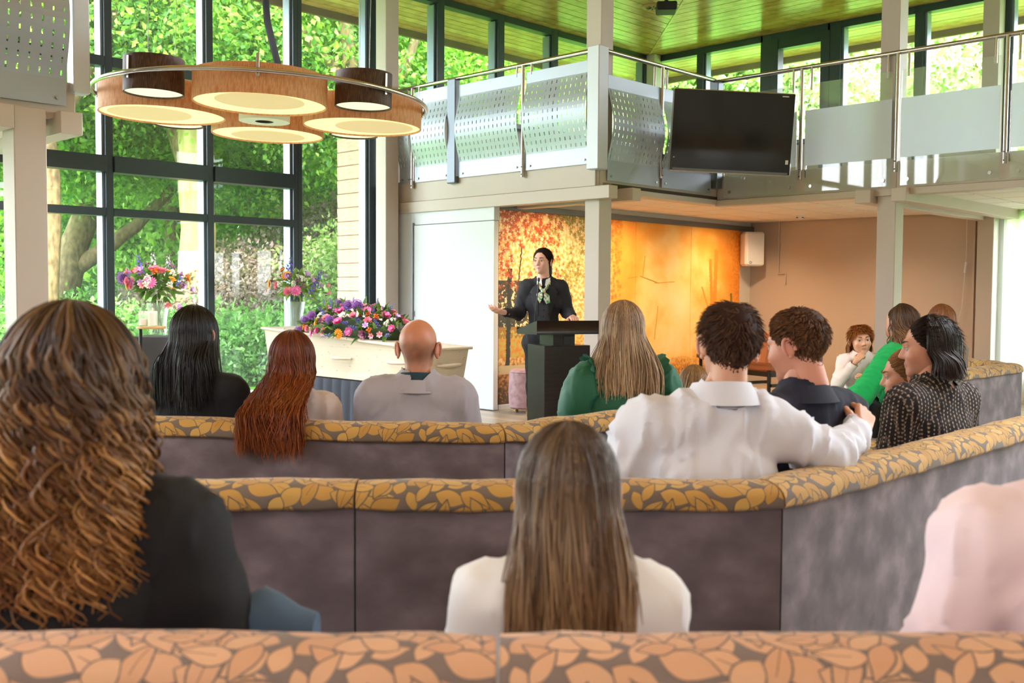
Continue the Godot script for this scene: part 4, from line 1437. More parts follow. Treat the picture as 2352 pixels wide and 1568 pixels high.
func flower_mesh(kind: String, c: Color, c2: Color, sd: int) -> ArrayMesh:
	var r := RandomNumberGenerator.new()
	r.seed = sd
	var mb := MB.new()
	var lin := c.srgb_to_linear()
	var lin2 := c2.srgb_to_linear()
	match kind:
		"rose":
			for ring in [[5, 0.012, 1.5, 0.9], [6, 0.022, 1.0, 0.75], [7, 0.034, 0.55, 0.5]]:
				for k in ring[0]:
					var a: float = TAU * k / ring[0] + ring[1] * 40
					mb.col = lin.lerp(lin2, r.randf() * 0.6)
					var d := Vector3(cos(a), 0, sin(a))
					petal(mb, d * ring[1] * 0.35 + Vector3(0, 0.0, 0), (d * 0.6 + Vector3(0, ring[2], 0)).normalized(), -d + Vector3(0, 0.2, 0), 0.042, 0.02, 0.1, ring[3] * 0.3)
			mb.col = lin2
			mb.ball(Vector3(0, 0.018, 0), Vector3(0.014, 0.018, 0.014), 8, 6)
		"gerbera":
			for ring in [[16, 0.052, 0.15], [13, 0.04, 0.35], [10, 0.028, 0.6]]:
				for k in ring[0]:
					var a: float = TAU * k / ring[0] + ring[1] * 70
					mb.col = lin.lerp(lin2, r.randf())
					var d := Vector3(cos(a), ring[2], sin(a)).normalized()
					petal(mb, Vector3(0, 0.008, 0), d, Vector3.UP, ring[1], 0.008, 0.12, 0.1)
			mb.col = lin2.darkened(0.3)
			mb.ball(Vector3(0, 0.012, 0), Vector3(0.012, 0.009, 0.012), 10, 6)
		"allium":
			mb.col = lin.darkened(0.45)
			mb.ball(Vector3(0, 0.05, 0), Vector3.ONE * 0.034, 12, 9)
			for k in 150:
				var y := 1.0 - 2.0 * (k + 0.5) / 150
				var a := k * 2.39996
				var d := Vector3(sqrt(1 - y * y) * cos(a), y, sqrt(1 - y * y) * sin(a))
				var q := Vector3(0, 0.05, 0) + d * r.randf_range(0.044, 0.052)
				mb.col = lin.lerp(lin2, r.randf())
				var s := d.cross(Vector3(r.randfn(), r.randfn(), r.randfn())).normalized()
				var u := s.cross(d)
				for e in 3:
					var b := TAU * e / 3
					var w := (s * cos(b) + u * sin(b)) * 0.009
					mb.poly([q - d * 0.005, q + w + (s * cos(b + 0.9) + u * sin(b + 0.9)) * 0.003, q + w * 0.9 + d * 0.004], d)
		"delphinium":
			for k in 22:
				var h := 0.02 + 0.2 * k / 22.0
				var a := k * 2.4
				var rad := 0.03 * (1.0 - 0.75 * k / 22.0)
				var d := Vector3(cos(a), 0.35, sin(a)).normalized()
				var o := Vector3(0, h, 0) + d * rad
				mb.col = lin.lerp(lin2, r.randf())
				for e in 5:
					var b := TAU * e / 5
					var s := d.cross(Vector3.UP).normalized()
					var u := s.cross(d)
					var w := s * cos(b) + u * sin(b)
					petal(mb, o, (w + d * 0.3).normalized(), d, 0.016 * (1.1 - 0.6 * k / 22.0), 0.006, 0.2, 0)
			mb.col = Color.html("5a7a34").srgb_to_linear()
			mb.bar(Vector3(0, -0.02, 0), Vector3(0, 0.22, 0), 0.003, 5)
		"cluster":
			for k in 16:
				var d := Vector3(r.randfn(), absf(r.randfn()) + 0.3, r.randfn()).normalized()
				mb.col = lin.lerp(lin2, r.randf())
				mb.ball(d * r.randf_range(0.02, 0.036), Vector3.ONE * r.randf_range(0.006, 0.011), 6, 4)
			mb.col = Color.html("5a7a34").srgb_to_linear()
			mb.ball(Vector3(0, 0.004, 0), Vector3(0.012, 0.008, 0.012), 6, 4)
		"bell":
			for k in 6:
				var a := TAU * k / 6
				mb.col = lin.lerp(lin2, r.randf())
				var d := Vector3(cos(a) * 0.35, 1.0, sin(a) * 0.35).normalized()
				petal(mb, Vector3(0, 0, 0), d, Vector3(-cos(a), 0.2, -sin(a)), 0.045, 0.016, 0.1, 0.5)
		"leaf":
			for k in 1:
				mb.col = lin
				var p := PackedVector3Array()
				var cols := PackedColorArray()
				for j in 6:
					var s := j / 5.0
					var w := 0.017 * sin(PI * pow(s, 0.8)) + 0.0006
					for i in [-1.0, 0.0, 1.0]:
						p.append(Vector3(w * i, 0.11 * s, -0.03 * s * s + absf(i) * w * 0.35))
						cols.append(lin.lerp(lin2, s * 0.6 + 0.1 * absf(i)))
				mb.sheet(p, 3, 6, false, false, PackedVector2Array(), cols)
	var m := mb.mesh()
	m.surface_set_material(0, M.petal if kind != "leaf" else M.leaf)
	return m


func toward(d: Vector3, spin: float) -> Basis:
	var y := d.normalized()
	var x := y.cross(Vector3(0.3, 0.2, 0.9)).normalized()
	return Basis(x, y, x.cross(y)) * Basis(Vector3.UP, spin)


func bouquet(label: String, at: Vector3, r: float, h: float, blooms: Array, leaf: Mesh, sd: int, tall: Array) -> void:
	var t := thing("vase_of_flowers", label, "flowers", at, deg_to_rad(YAW), "bouquets in glass vases")
	var vm := MB.new()
	vm.lathe([Vector2(0, 0), Vector2(0.065, 0), Vector2(0.07, 0.02), Vector2(0.075, 0.15), Vector2(0.098, 0.29), Vector2(0.094, 0.29), Vector2(0.07, 0.15), Vector2(0.064, 0.03), Vector2(0, 0.025)], 32, Transform3D(), true)
	obj(vm, "vase", M.vase_glass, t)
	var q := RandomNumberGenerator.new()
	q.seed = sd
	var stm := mat("stem_green", Color.html("5d7440"), 0.6)
	var stems := MB.new()
	for k in 26:
		var a := q.randf() * TAU
		var b := a + PI + q.randfn() * 0.4
		stems.bar(Vector3(cos(a) * 0.05, 0.03, sin(a) * 0.05), Vector3(cos(b) * 0.05, 0.31, sin(b) * 0.05), 0.0035, 5)
	obj(stems, "stems", stm, t).set_meta("kind", "stuff")
	var c := Vector3(0, 0.46, 0)
	for k in 110:
		var d := Vector3(q.randfn(), q.randfn() * 0.75 + 0.1, q.randfn()).normalized()
		var p := c + d * Vector3(r, h, r) * q.randf_range(0.35, 0.92)
		if p.y < 0.28: p.y = 0.28 + q.randf() * 0.05
		again(leaf, "leaf", t, Transform3D(toward((d + Vector3(q.randfn(), q.randfn(), q.randfn()) * 0.5), q.randf() * TAU).scaled(Vector3.ONE * q.randf_range(0.7, 1.2)), p - d * 0.05))
	for b in blooms:
		for k in b[1]:
			var d := Vector3(q.randfn(), absf(q.randfn()) * 0.8 - 0.15, q.randfn() + 0.5).normalized()
			var p := c + d * Vector3(r, h, r) * q.randf_range(0.8, 1.05)
			again(b[0], b[2], t, Transform3D(toward(d, q.randf() * TAU).scaled(Vector3.ONE * q.randf_range(0.8, 1.15)), p))
	for b in tall:                                  # [mesh, x, y, z, name, scale, lean]
		again(b[0], b[4], t, Transform3D(toward(Vector3(b[1], b[6], b[3]), 0.4).scaled(Vector3.ONE * b[5]), Vector3(b[1], b[2], b[3])))


func coffin_and_flowers() -> void:
	var x0 := 5.6
	var x1 := 6.05
	var za := -8.93
	var zb := -6.43
	var yb := 0.555
	# draped stand
	var st := thing("draped_stand", "stand draped in dark grey pleated cloth under the coffin", "stand", Vector3((x0 + x1) / 2, 0, (za + zb) / 2))
	var hx := (x1 - x0) / 2 - 0.03
	var hz := (zb - za) / 2 - 0.12
	var per := []
	var steps := 260
	var total := 4.0 * (hx + hz)
	for k in steps:
		var s: float = total * k / steps
		if s < 2 * hz: per.append([Vector3(-hx, 0, -hz + s), Vector3(-1, 0, 0)])
		elif s < 2 * hz + 2 * hx: per.append([Vector3(-hx + s - 2 * hz, 0, hz), Vector3(0, 0, 1)])
		elif s < 4 * hz + 2 * hx: per.append([Vector3(hx, 0, hz - (s - 2 * hz - 2 * hx)), Vector3(1, 0, 0)])
		else: per.append([Vector3(hx - (s - 4 * hz - 2 * hx), 0, -hz), Vector3(0, 0, -1)])
	var p := PackedVector3Array()
	for j in 7:
		var y: float = [0.545, 0.535, 0.45, 0.33, 0.2, 0.1, 0.01][j]
		for k in steps:
			var s: float = total * k / steps
			var f: float = pow(absf(sin(s * PI / 0.14)), 0.6) * (0.008 + 0.032 * j / 6.0)
			p.append(per[k][0] + per[k][1] * f + Vector3(0, y, 0))
	var sk := MB.new()
	sk.sheet(p, steps, 7, true, true)
	obj(sk, "pleated_skirt", M.dark_red_skirt, st)
	obj(bx(Vector3(0, 0.5, 0), Vector3(hx * 2 - 0.01, 0.09, hz * 2 - 0.01), 0.005), "top_board", M.dark_red_skirt, st)
	# pine coffin: flared sides, a lid that falls towards the foot, plinth and bow handles
	var co := thing("coffin", "pale knotty pine coffin with wooden bow handles on a draped stand", "coffin", Vector3((x0 + x1) / 2, yb, (za + zb) / 2))
	var ha := (x1 - x0) / 2
	var hb := (zb - za) / 2
	var b0 := 0.035
	var low := [Vector3(-ha + b0, 0.0, -hb + b0), Vector3(ha - b0, 0.0, -hb + b0), Vector3(ha - b0, 0.0, hb - b0), Vector3(-ha + b0, 0.0, hb - b0)]
	var top := [Vector3(-ha, 0.415, -hb), Vector3(ha, 0.415, -hb), Vector3(ha, 0.308, hb), Vector3(-ha, 0.308, hb)]
	var names := ["foot_board", "far_side", "head_board", "near_side"]
	for k in 4:
		var mb := MB.new()
		var l := (k + 1) % 4
		var out: Vector3 = (low[k] + low[l]) / 2.0
		var inn := -Vector3(signf(roundf(out.x * 10)), 0, signf(roundf(out.z * 10))) * 0.02
		if absf(out.x) > absf(out.z) * 0.9 or k == 1 or k == 3: inn = Vector3(-signf(out.x) * 0.02, 0, 0)
		else: inn = Vector3(0, 0, -signf(out.z) * 0.02)
		mb.poly([low[k], low[l], top[l], top[k]], -inn)
		mb.poly([low[k] + inn, low[l] + inn, top[l] + inn, top[k] + inn], inn)
		mb.poly([top[k], top[l], top[l] + inn, top[k] + inn], Vector3.UP)
		obj(mb, names[k], M.pine, co)
	var lid := MB.new()
	var ov := 0.03
	var slope := atan2(0.415 - 0.308, 2.0 * hb)
	lid.box(Vector3(0, (0.415 + 0.308) / 2 + 0.012, 0), Vector3(2 * ha + 2 * ov, 0.024, 2 * hb + 2 * ov), 0.006, Basis(Vector3.RIGHT, slope))
	obj(lid, "lid", M.pine, co)
	for q in [[Vector3(-ha + b0 - 0.012, 0.03, 0), Vector3(0.02, 0.062, 2 * hb - 2 * b0 + 0.03)], [Vector3(ha - b0 + 0.012, 0.03, 0), Vector3(0.02, 0.062, 2 * hb - 2 * b0 + 0.03)], [Vector3(0, 0.03, hb - b0 + 0.012), Vector3(2 * ha - 2 * b0, 0.062, 0.02)], [Vector3(0, 0.03, -hb + b0 - 0.012), Vector3(2 * ha - 2 * b0, 0.062, 0.02)]]:
		obj(bx(q[0], q[1], 0.005), "plinth", M.pine, co)
	var hd := [[Vector3(-ha + 0.01, 0.19, 0.02), Vector3(0, 0, 1), Vector3(-1, 0, 0)], [Vector3(-ha + 0.01, 0.19, 0.84), Vector3(0, 0, 1), Vector3(-1, 0, 0)], [Vector3(-ha + 0.01, 0.2, -0.82), Vector3(0, 0, 1), Vector3(-1, 0, 0)], [Vector3(0.02, 0.18, hb - 0.012), Vector3(1, 0, 0), Vector3(0, 0, 1)]]
	for q in hd:
		var mb := MB.new()
		var pa := PackedVector3Array()
		var rr := PackedFloat32Array()
		for j in 11:
			var s := j / 10.0 * 2.0 - 1.0
			pa.append(q[0] + q[1] * s * 0.15 + q[2] * (0.055 * (1.0 - pow(absf(s), 2.4)) + 0.0))
			rr.append(0.017 - 0.006 * absf(s))
		mb.tube(pa, rr, 8)
		obj(mb, "handle", M.pine, co)
	for z in [-0.9, -0.3, 0.95]:
		var kn := MB.new()
		kn.ball(Vector3(-ha - 0.005, 0.345 - (z + 0.2) * 0.043 + 0.05, z), Vector3(0.016, 0.016, 0.016), 10, 7)
		obj(kn, "lid_knob", M.pine, co)
	# flowers: one mesh for each kind and colour
	var f := {
		"rose_pink": flower_mesh("rose", Color.html("f09aa6"), Color.html("d95f80"), 1), "rose_hot": flower_mesh("rose", Color.html("e8559c"), Color.html("f59abf"), 2), "rose_mauve": flower_mesh("rose", Color.html("b8788f"), Color.html("8c4f70"), 3),
		"gerbera_pink": flower_mesh("gerbera", Color.html("e0559c"), Color.html("f28fb8"), 4), "gerbera_orange": flower_mesh("gerbera", Color.html("f08a1e"), Color.html("f5b02a"), 5),
		"allium": flower_mesh("allium", Color.html("8a4aa8"), Color.html("b87fd0"), 6), "blue": flower_mesh("delphinium", Color.html("6a78d8"), Color.html("8f6fd8"), 7), "violet": flower_mesh("delphinium", Color.html("8a5fd0"), Color.html("5f6fd0"), 8),
		"white": flower_mesh("cluster", Color.html("f2efe2"), Color.html("d9e0c0"), 9), "orange": flower_mesh("cluster", Color.html("e2611c"), Color.html("f08a2a"), 10), "berry": flower_mesh("cluster", Color.html("7a4a63"), Color.html("a87890"), 11),
		"bell_pink": flower_mesh("bell", Color.html("f0a8a8"), Color.html("e888a0"), 12), "bell_lilac": flower_mesh("bell", Color.html("c49ad8"), Color.html("e0b8e0"), 13), "white_spike": flower_mesh("delphinium", Color.html("f0ecec"), Color.html("d8cfe0"), 14)}
	var l1 := flower_mesh("leaf", Color.html("4d6b2c"), Color.html("6f8f42"), 1)
	var l2 := flower_mesh("leaf", Color.html("3c5a30"), Color.html("5b7f4a"), 2)
	var l3 := flower_mesh("leaf", Color.html("6b8a3a"), Color.html("93ad5a"), 3)
	# casket spray
	var sp := thing("casket_spray", "long mound of mixed pink, purple and orange flowers on the coffin lid", "flowers", Vector3((x0 + x1) / 2, yb + 0.385, -7.74))
	var q := RandomNumberGenerator.new()
	q.seed = 5
	var base := MB.new()
	base.ball(Vector3(0, 0.02, 0), Vector3(0.23, 0.16, 0.62), 20, 12)
	obj(base, "moss_base", mat("moss", Color.html("2f3d1e"), 0.95), sp)
	var dome := func(u: float, a: float) -> Array:
		var w := sqrt(maxf(0.0, 1.0 - u * u * 0.82))
		var pt := Vector3(-cos(a) * 0.31 * w, 0.01 + sin(a) * (0.28 * w), u * 0.72)
		return [pt, Vector3(-cos(a), sin(a) * 1.1, u * 0.7).normalized()]
	for k in 260:
		var e: Array = dome.call(q.randf_range(-1.08, 1.08), q.randf_range(0.05, PI - 0.2))
		var d: Vector3 = e[1] + Vector3(q.randfn(), q.randfn() * 0.6, q.randfn()) * 0.7
		again([l1, l2, l3][q.randi() % 3], "leaf", sp, Transform3D(toward(d, q.randf() * TAU).scaled(Vector3.ONE * q.randf_range(0.7, 1.25)), e[0] * 0.88))
	var kinds := [["rose_pink", 15, "rose"], ["rose_hot", 11, "rose"], ["rose_mauve", 9, "rose"], ["gerbera_pink", 9, "gerbera"], ["gerbera_orange", 10, "gerbera"], ["allium", 9, "allium"], ["blue", 9, "delphinium"], ["violet", 8, "delphinium"], ["white", 13, "small_flowers"], ["orange", 12, "small_flowers"], ["berry", 12, "berries"], ["bell_pink", 7, "bell_flower"], ["bell_lilac", 7, "bell_flower"]]
	var spots := []
	for kd in kinds:
		for n in kd[1]:
			var best := []
			var far := -1.0
			for tr in 14:
				var u := q.randf_range(-1.02, 1.02)
				var a := q.randf_range(0.02, PI * 0.86)
				var e: Array = dome.call(u, a)
				var near := 9.0
				for s in spots: near = minf(near, s.distance_to(e[0]))
				if near > far:
					far = near
					best = e
			spots.append(best[0])
			var sc: float = q.randf_range(0.8, 1.1) * (0.55 if kd[2] == "delphinium" else 1.0)
			again(f[kd[0]], kd[2], sp, Transform3D(toward(best[1] + Vector3(q.randfn(), q.randfn(), q.randfn()) * 0.18, q.randf() * TAU).scaled(Vector3.ONE * sc), best[0] * 0.96))
	# plinth, vases, candles
	var pl := thing("dark_plinth", "dark grey plinth carrying the flowers left of the coffin", "plinth", spot(-3.1, 9.05), deg_to_rad(YAW))
	obj(bx(Vector3(0, 0.475, 0), Vector3(0.42, 0.95, 0.42), 0.004), "body", mat("plinth_grey", Color.html("3d3a3b"), 0.6), pl)
	bouquet("tall mixed bouquet with a purple allium on the dark plinth", spot(-3.13, 9.05, 0.952), 0.25, 0.2, [[f.rose_pink, 5, "rose"], [f.bell_pink, 7, "bell_flower"], [f.bell_lilac, 6, "bell_flower"], [f.gerbera_orange, 3, "gerbera"], [f.white, 8, "small_flowers"], [f.orange, 3, "small_flowers"], [f.berry, 4, "berries"]], l1, 3,
		[[f.allium, -0.24, 0.47, 0.05, "allium", 1.15, 0.2], [f.blue, -0.14, 0.5, 0.02, "delphinium", 1.0, 1.2], [f.white_spike, -0.02, 0.5, 0.05, "white_spike", 1.05, 3.0], [f.white_spike, 0.08, 0.5, 0.0, "white_spike", 0.95, 1.0], [f.blue, 0.19, 0.42, 0.05, "delphinium", 0.7, 0.6], [f.gerbera_pink, 0.02, 0.46, 0.24, "gerbera", 1.15, 0.1], [f.rose_pink, 0.03, 0.56, 0.16, "rose", 1.3, 0.5], [f.rose_pink, 0.08, 0.55, 0.15, "rose", 1.2, 0.5], [f.gerbera_orange, 0.14, 0.56, 0.12, "gerbera", 0.6, 0.5], [f.gerbera_orange, 0.17, 0.5, 0.14, "gerbera", 0.6, 0.4], [f.bell_pink, 0.15, 0.3, 0.2, "bell_flower", 1.1, -0.3], [f.bell_lilac, 0.22, 0.28, 0.12, "bell_flower", 1.2, -0.4], [f.bell_lilac, 0.3, 0.4, 0.05, "bell_flower", 1.0, 0.1]])
	var pv := thing("white_plinth", "white plinth half hidden behind the head of the coffin", "plinth", spot(-2.32, 11.0), deg_to_rad(YAW))
	obj(bx(Vector3(0, 0.475, 0), Vector3(0.32, 0.95, 0.32), 0.004), "body", M.wall_white, pv)
	bouquet("mixed bouquet with blue delphinium in a glass vase behind the coffin", spot(-2.32, 11.0, 0.952), 0.27, 0.2, [[f.white, 14, "small_flowers"], [f.bell_lilac, 5, "bell_flower"], [f.gerbera_orange, 3, "gerbera"], [f.rose_pink, 3, "rose"], [f.berry, 5, "berries"]], l3, 8,
		[[f.violet, -0.04, 0.52, 0.05, "delphinium", 1.1, 3.0], [f.violet, -0.08, 0.5, 0.02, "delphinium", 0.9, 1.6], [f.blue, 0.2, 0.42, 0.05, "delphinium", 1.05, 0.5], [f.blue, 0.16, 0.36, 0.1, "delphinium", 0.9, 0.3], [f.gerbera_pink, 0.05, 0.4, 0.25, "gerbera", 1.2, 0.1], [f.rose_pink, -0.03, 0.39, 0.24, "rose", 1.2, 0.1], [f.bell_pink, 0.33, 0.45, 0.05, "bell_flower", 1.1, 0.2], [f.bell_pink, 0.34, 0.38, 0.06, "bell_flower", 1.0, 0.1], [f.bell_lilac, 0.3, 0.55, 0.0, "bell_flower", 0.9, 0.4], [f.gerbera_orange, -0.15, 0.56, 0.08, "gerbera", 0.7, 0.4], [f.gerbera_orange, -0.29, 0.5, 0.06, "gerbera", 0.6, 0.2], [f.gerbera_orange, -0.29, 0.4, 0.08, "gerbera", 0.6, 0.1]])
	var tr := thing("candle_table", "small round wooden tray on a slim stand holding candles", "table", spot(-3.04, 8.62))
	var tm := MB.new()
	tm.lathe([Vector2(0, 1.03), Vector2(0.115, 1.03), Vector2(0.12, 1.035), Vector2(0.12, 1.05), Vector2(0.0, 1.052)], 36)
	obj(tm, "tray", M.oak_tray, tr)
	var ts := MB.new()
	var off := Vector3(-0.063, 0, -0.064)
	ts.bar(Vector3(0, 0.02, 0) + off, Vector3(0, 1.03, 0) + off, 0.014, 12)
	ts.lathe([Vector2(0, 0), Vector2(0.13, 0), Vector2(0.13, 0.012), Vector2(0.0, 0.02)], 32)
	obj(ts, "stand", M.black, tr)
	for k in 2:
		var cd := thing("candle_glass", ["short candle in a square-edged glass on the wooden tray, unlit", "tall burning candle in a glass on the wooden tray"][k], "candle", spot([-3.11, -3.02][k], [8.64, 8.6][k], 1.053), deg_to_rad(YAW))
		var gm := MB.new()
		gm.lathe([Vector2(0, 0), Vector2(0.04, 0), Vector2(0.04, 0.125), Vector2(0.037, 0.125), Vector2(0.037, 0.004), Vector2(0, 0.004)], 28)
		obj(gm, "glass", M.vase_glass, cd)
		var wm := MB.new()
		var hh: float = [0.06, 0.122][k]
		wm.lathe([Vector2(0, 0.005), Vector2(0.034, 0.005), Vector2(0.034, hh - 0.004), Vector2(0.03, hh), Vector2(0.0, hh - 0.002)], 26)
		obj(wm, "wax", M.candle, cd)
		var wk := MB.new()
		wk.bar(Vector3(0, hh - 0.003, 0), Vector3(0.001, hh + 0.008, 0), 0.0012, 6)
		obj(wk, "wick", M.black, cd)
		if k == 1:
			var fm := MB.new()
			fm.ball(Vector3(0, hh + 0.018, 0), Vector3(0.005, 0.013, 0.005), 10, 8)
			var fe := mat("flame", Color(1, 0.8, 0.4), 0.5)
			fe.emission_enabled = true
			fe.emission = Color(1.0, 0.75, 0.35)
			fe.emission_energy_multiplier = 3.0
			obj(fm, "flame", fe, cd)
			var ol := OmniLight3D.new()
			ol.name = "candle_light"
			ol.light_energy = 0.02
			ol.light_color = Color(1, 0.7, 0.35)
			ol.omni_range = 12.0
			ol.light_size = 0.01
			ol.shadow_enabled = true
			ol.position = Vector3(0, hh + 0.018, 0)
			cd.add_child(ol, true)


# ---------------------------------------------------------------- bodies: tapered capsules joined by a smooth minimum, meshed as surface nets

# bone: [a, ra, b, rb, slot, t0, t1, flat]  slot = garment worn on it (0 bare), covered from t0 to t1; flat < 1 flattens it front to back
func nets(bones: Array, cell: float, k: float) -> Dictionary:
	var lo := Vector3.INF
	var hi := -Vector3.INF
	for b in bones:
		var m: float = maxf(b[1], b[3]) + k + 2.0 * cell
		lo = lo.min(b[0] - Vector3.ONE * m).min(b[2] - Vector3.ONE * m)
		hi = hi.max(b[0] + Vector3.ONE * m).max(b[2] + Vector3.ONE * m)
	var nx := int((hi.x - lo.x) / cell) + 2
	var ny := int((hi.y - lo.y) / cell) + 2
	var nz := int((hi.z - lo.z) / cell) + 2
	var f := PackedFloat32Array()
	f.resize(nx * ny * nz)
	f.fill(9.0)
	var own := PackedInt32Array()
	own.resize(nx * ny * nz)
	var tt := PackedFloat32Array()
	tt.resize(nx * ny * nz)
	for bi in bones.size():
		var b: Array = bones[bi]
		var a: Vector3 = b[0]
		var ra: float = b[1]
		var rb: float = b[3]
		var ba: Vector3 = b[2] - a
		var l2 := maxf(ba.length_squared(), 1e-9)
		var flat: float = b[7] if b.size() > 7 else 1.0
		var st := 1.0 / flat - 1.0
		var m: float = maxf(ra, rb) + k + 1.6 * cell
		var p0 := ((a.min(b[2]) - Vector3.ONE * m - lo) / cell).floor()
		var p1 := ((a.max(b[2]) + Vector3.ONE * m - lo) / cell).ceil()
		for z in range(maxi(int(p0.z), 0), mini(int(p1.z), nz - 1) + 1):
			for y in range(maxi(int(p0.y), 0), mini(int(p1.y), ny - 1) + 1):
				var at := (z * ny + y) * nx
				for x in range(maxi(int(p0.x), 0), mini(int(p1.x), nx - 1) + 1):
					var pa := lo + Vector3(x, y, z) * cell - a
					var h := clampf(pa.dot(ba) / l2, 0.0, 1.0)
					var w := pa - ba * h
					w.z += w.z * st
					var d := w.length() - (ra + (rb - ra) * h)
					var e := f[at + x]
					if e > 8.0:
						f[at + x] = d
						own[at + x] = bi
						tt[at + x] = h
					else:
						if d < e:
							own[at + x] = bi
							tt[at + x] = h
						var q := clampf(0.5 + 0.5 * (e - d) / k, 0.0, 1.0)
						f[at + x] = e + (d - e) * q - k * q * (1.0 - q)
	var v := PackedVector3Array()
	var vb := PackedInt32Array()
	var vt := PackedFloat32Array()
	var vid := {}
	var near := cell * 3.3
	var off := PackedInt32Array([0, 1, nx, nx + 1, nx * ny, nx * ny + 1, nx * ny + nx, nx * ny + nx + 1])
	var crn := [Vector3(0, 0, 0), Vector3(1, 0, 0), Vector3(0, 1, 0), Vector3(1, 1, 0), Vector3(0, 0, 1), Vector3(1, 0, 1), Vector3(0, 1, 1), Vector3(1, 1, 1)]
	var edges := [[0, 1], [2, 3], [4, 5], [6, 7], [0, 2], [1, 3], [4, 6], [5, 7], [0, 4], [1, 5], [2, 6], [3, 7]]
	for z in nz - 1:
		for y in ny - 1:
			var row := (z * ny + y) * nx
			for x in nx - 1:
				var at := row + x
				var f0 := f[at]
				if f0 > near or f0 < -near: continue
				var inside := 0
				for c in 8:
					if f[at + off[c]] < 0.0: inside += 1
				if inside == 0 or inside == 8: continue
				var s := Vector3.ZERO
				var n := 0
				for e in edges:
					var u := f[at + off[e[0]]]
					var w := f[at + off[e[1]]]
					if (u < 0.0) != (w < 0.0):
						s += crn[e[0]].lerp(crn[e[1]], u / (u - w))
						n += 1
				vid[at] = v.size()
				v.append(lo + (Vector3(x, y, z) + s / n) * cell)
				vb.append(own[at])
				vt.append(tt[at])
	var ix := PackedInt32Array()
	for at in vid:
		var a: int = vid[at]
		var f0 := f[at]
		# quads round the three edges that leave this corner
		for d in 3:
			var o1: int = [1, nx, nx * ny][d]
			var f1 := f[at + o1]
			if (f0 < 0.0) == (f1 < 0.0): continue
			var o2: int = [nx, nx * ny, 1][d]
			var o3: int = [nx * ny, 1, nx][d]
			if not (vid.has(at - o2) and vid.has(at - o3) and vid.has(at - o2 - o3)): continue
			var b: int = vid[at - o2]
			var c: int = vid[at - o2 - o3]
			var e: int = vid[at - o3]
			if f0 < 0.0: ix.append_array(PackedInt32Array([a, c, b, a, e, c]))
			else: ix.append_array(PackedInt32Array([a, b, c, a, c, e]))
	return {"v": v, "b": vb, "t": vt, "ix": ix, "n": normals(v, ix)}


func normals(v: PackedVector3Array, ix: PackedInt32Array) -> PackedVector3Array:
	var n := PackedVector3Array()
	n.resize(v.size())
	for k in range(0, ix.size(), 3):
		var a := ix[k]
		var b := ix[k + 1]
		var c := ix[k + 2]
		var m := (v[c] - v[a]).cross(v[b] - v[a])
		n[a] += m
		n[b] += m
		n[c] += m
	for k in n.size():
		n[k] = n[k].normalized()
	return n


# the part of a body that a garment covers, lifted off the skin and folded
func garment(g: Dictionary, bones: Array, slot: int, lift: float, fold: float, freq: Vector3, sd: int, extra = null) -> MB:
	var v: PackedVector3Array = g.v
	var n: PackedVector3Array = g.n
	var s := PackedFloat32Array()
	s.resize(v.size())
	for k in v.size():
		var b: Array = bones[g.b[k]]
		var l: float = maxf(b[0].distance_to(b[2]), 0.02)
		if b[4] == slot:
			s[k] = clampf(minf(g.t[k] - b[5], b[6] - g.t[k]) * l, -0.05, 0.05)
		else:
			s[k] = -0.02 - 0.03 * minf(g.t[k], 1.0)
	var w := PackedVector3Array()
	w.resize(v.size())
	wob.seed = sd
	for k in v.size():
		var q := v[k] * freq
		var a := wob.get_noise_3d(q.x, q.y, q.z)
		var e := 1.0 - absf(wob.get_noise_3d(q.y * 0.7 + 9.0, q.z, q.x * 1.4))
		var up := lift + fold * (a * 0.7 + pow(e, 7.0) * 1.5 - 0.3)
		if extra != null: up += extra.call(v[k], n[k], g.b[k], g.t[k])
		w[k] = v[k] + n[k] * maxf(up, lift * 0.45)
	wob.seed = 3
	var nn := normals(w, g.ix)
	var mb := MB.new()
	var id := {}
	var cut := {}
	var ix: PackedInt32Array = g.ix
	for k in range(0, ix.size(), 3):
		var q := []
		for e in 3:
			var i := ix[k + e]
			var j := ix[k + (e + 1) % 3]
			if s[i] > 0.0:
				if not id.has(i): id[i] = mb.put(w[i], nn[i], Vector2(w[i].x, w[i].y))
				q.append(id[i])
			if (s[i] > 0.0) != (s[j] > 0.0):
				var key := Vector2i(mini(i, j), maxi(i, j))
				if not cut.has(key):
					var r := s[key.x] / (s[key.x] - s[key.y])
					var p := w[key.x].lerp(w[key.y], r)
					cut[key] = mb.put(p, nn[key.x].lerp(nn[key.y], r).normalized(), Vector2(p.x, p.y))
				q.append(cut[key])
		for e in range(1, q.size() - 1):
			mb.ix.append_array(PackedInt32Array([q[0], q[e], q[e + 1]]))
	return mb


# ---------------------------------------------------------------- heads

func cap_d(p: Vector3, a: Vector3, b: Vector3, ra: float, rb: float) -> float:
	var pa := p - a
	var ba := b - a
	var h := clampf(pa.dot(ba) / ba.length_squared(), 0.0, 1.0)
	return (pa - ba * h).length() - lerpf(ra, rb, h)


func smin(a: float, b: float, k: float) -> float:
	var h := clampf(0.5 + 0.5 * (a - b) / k, 0.0, 1.0)
	return lerpf(a, b, h) - k * h * (1.0 - h)


func ell_d(p: Vector3, c: Vector3, r: Vector3) -> float:
	var q := (p - c) / r
	var l := q.length()
	return (l - 1.0) * l / maxf((q / r).length(), 1e-6)


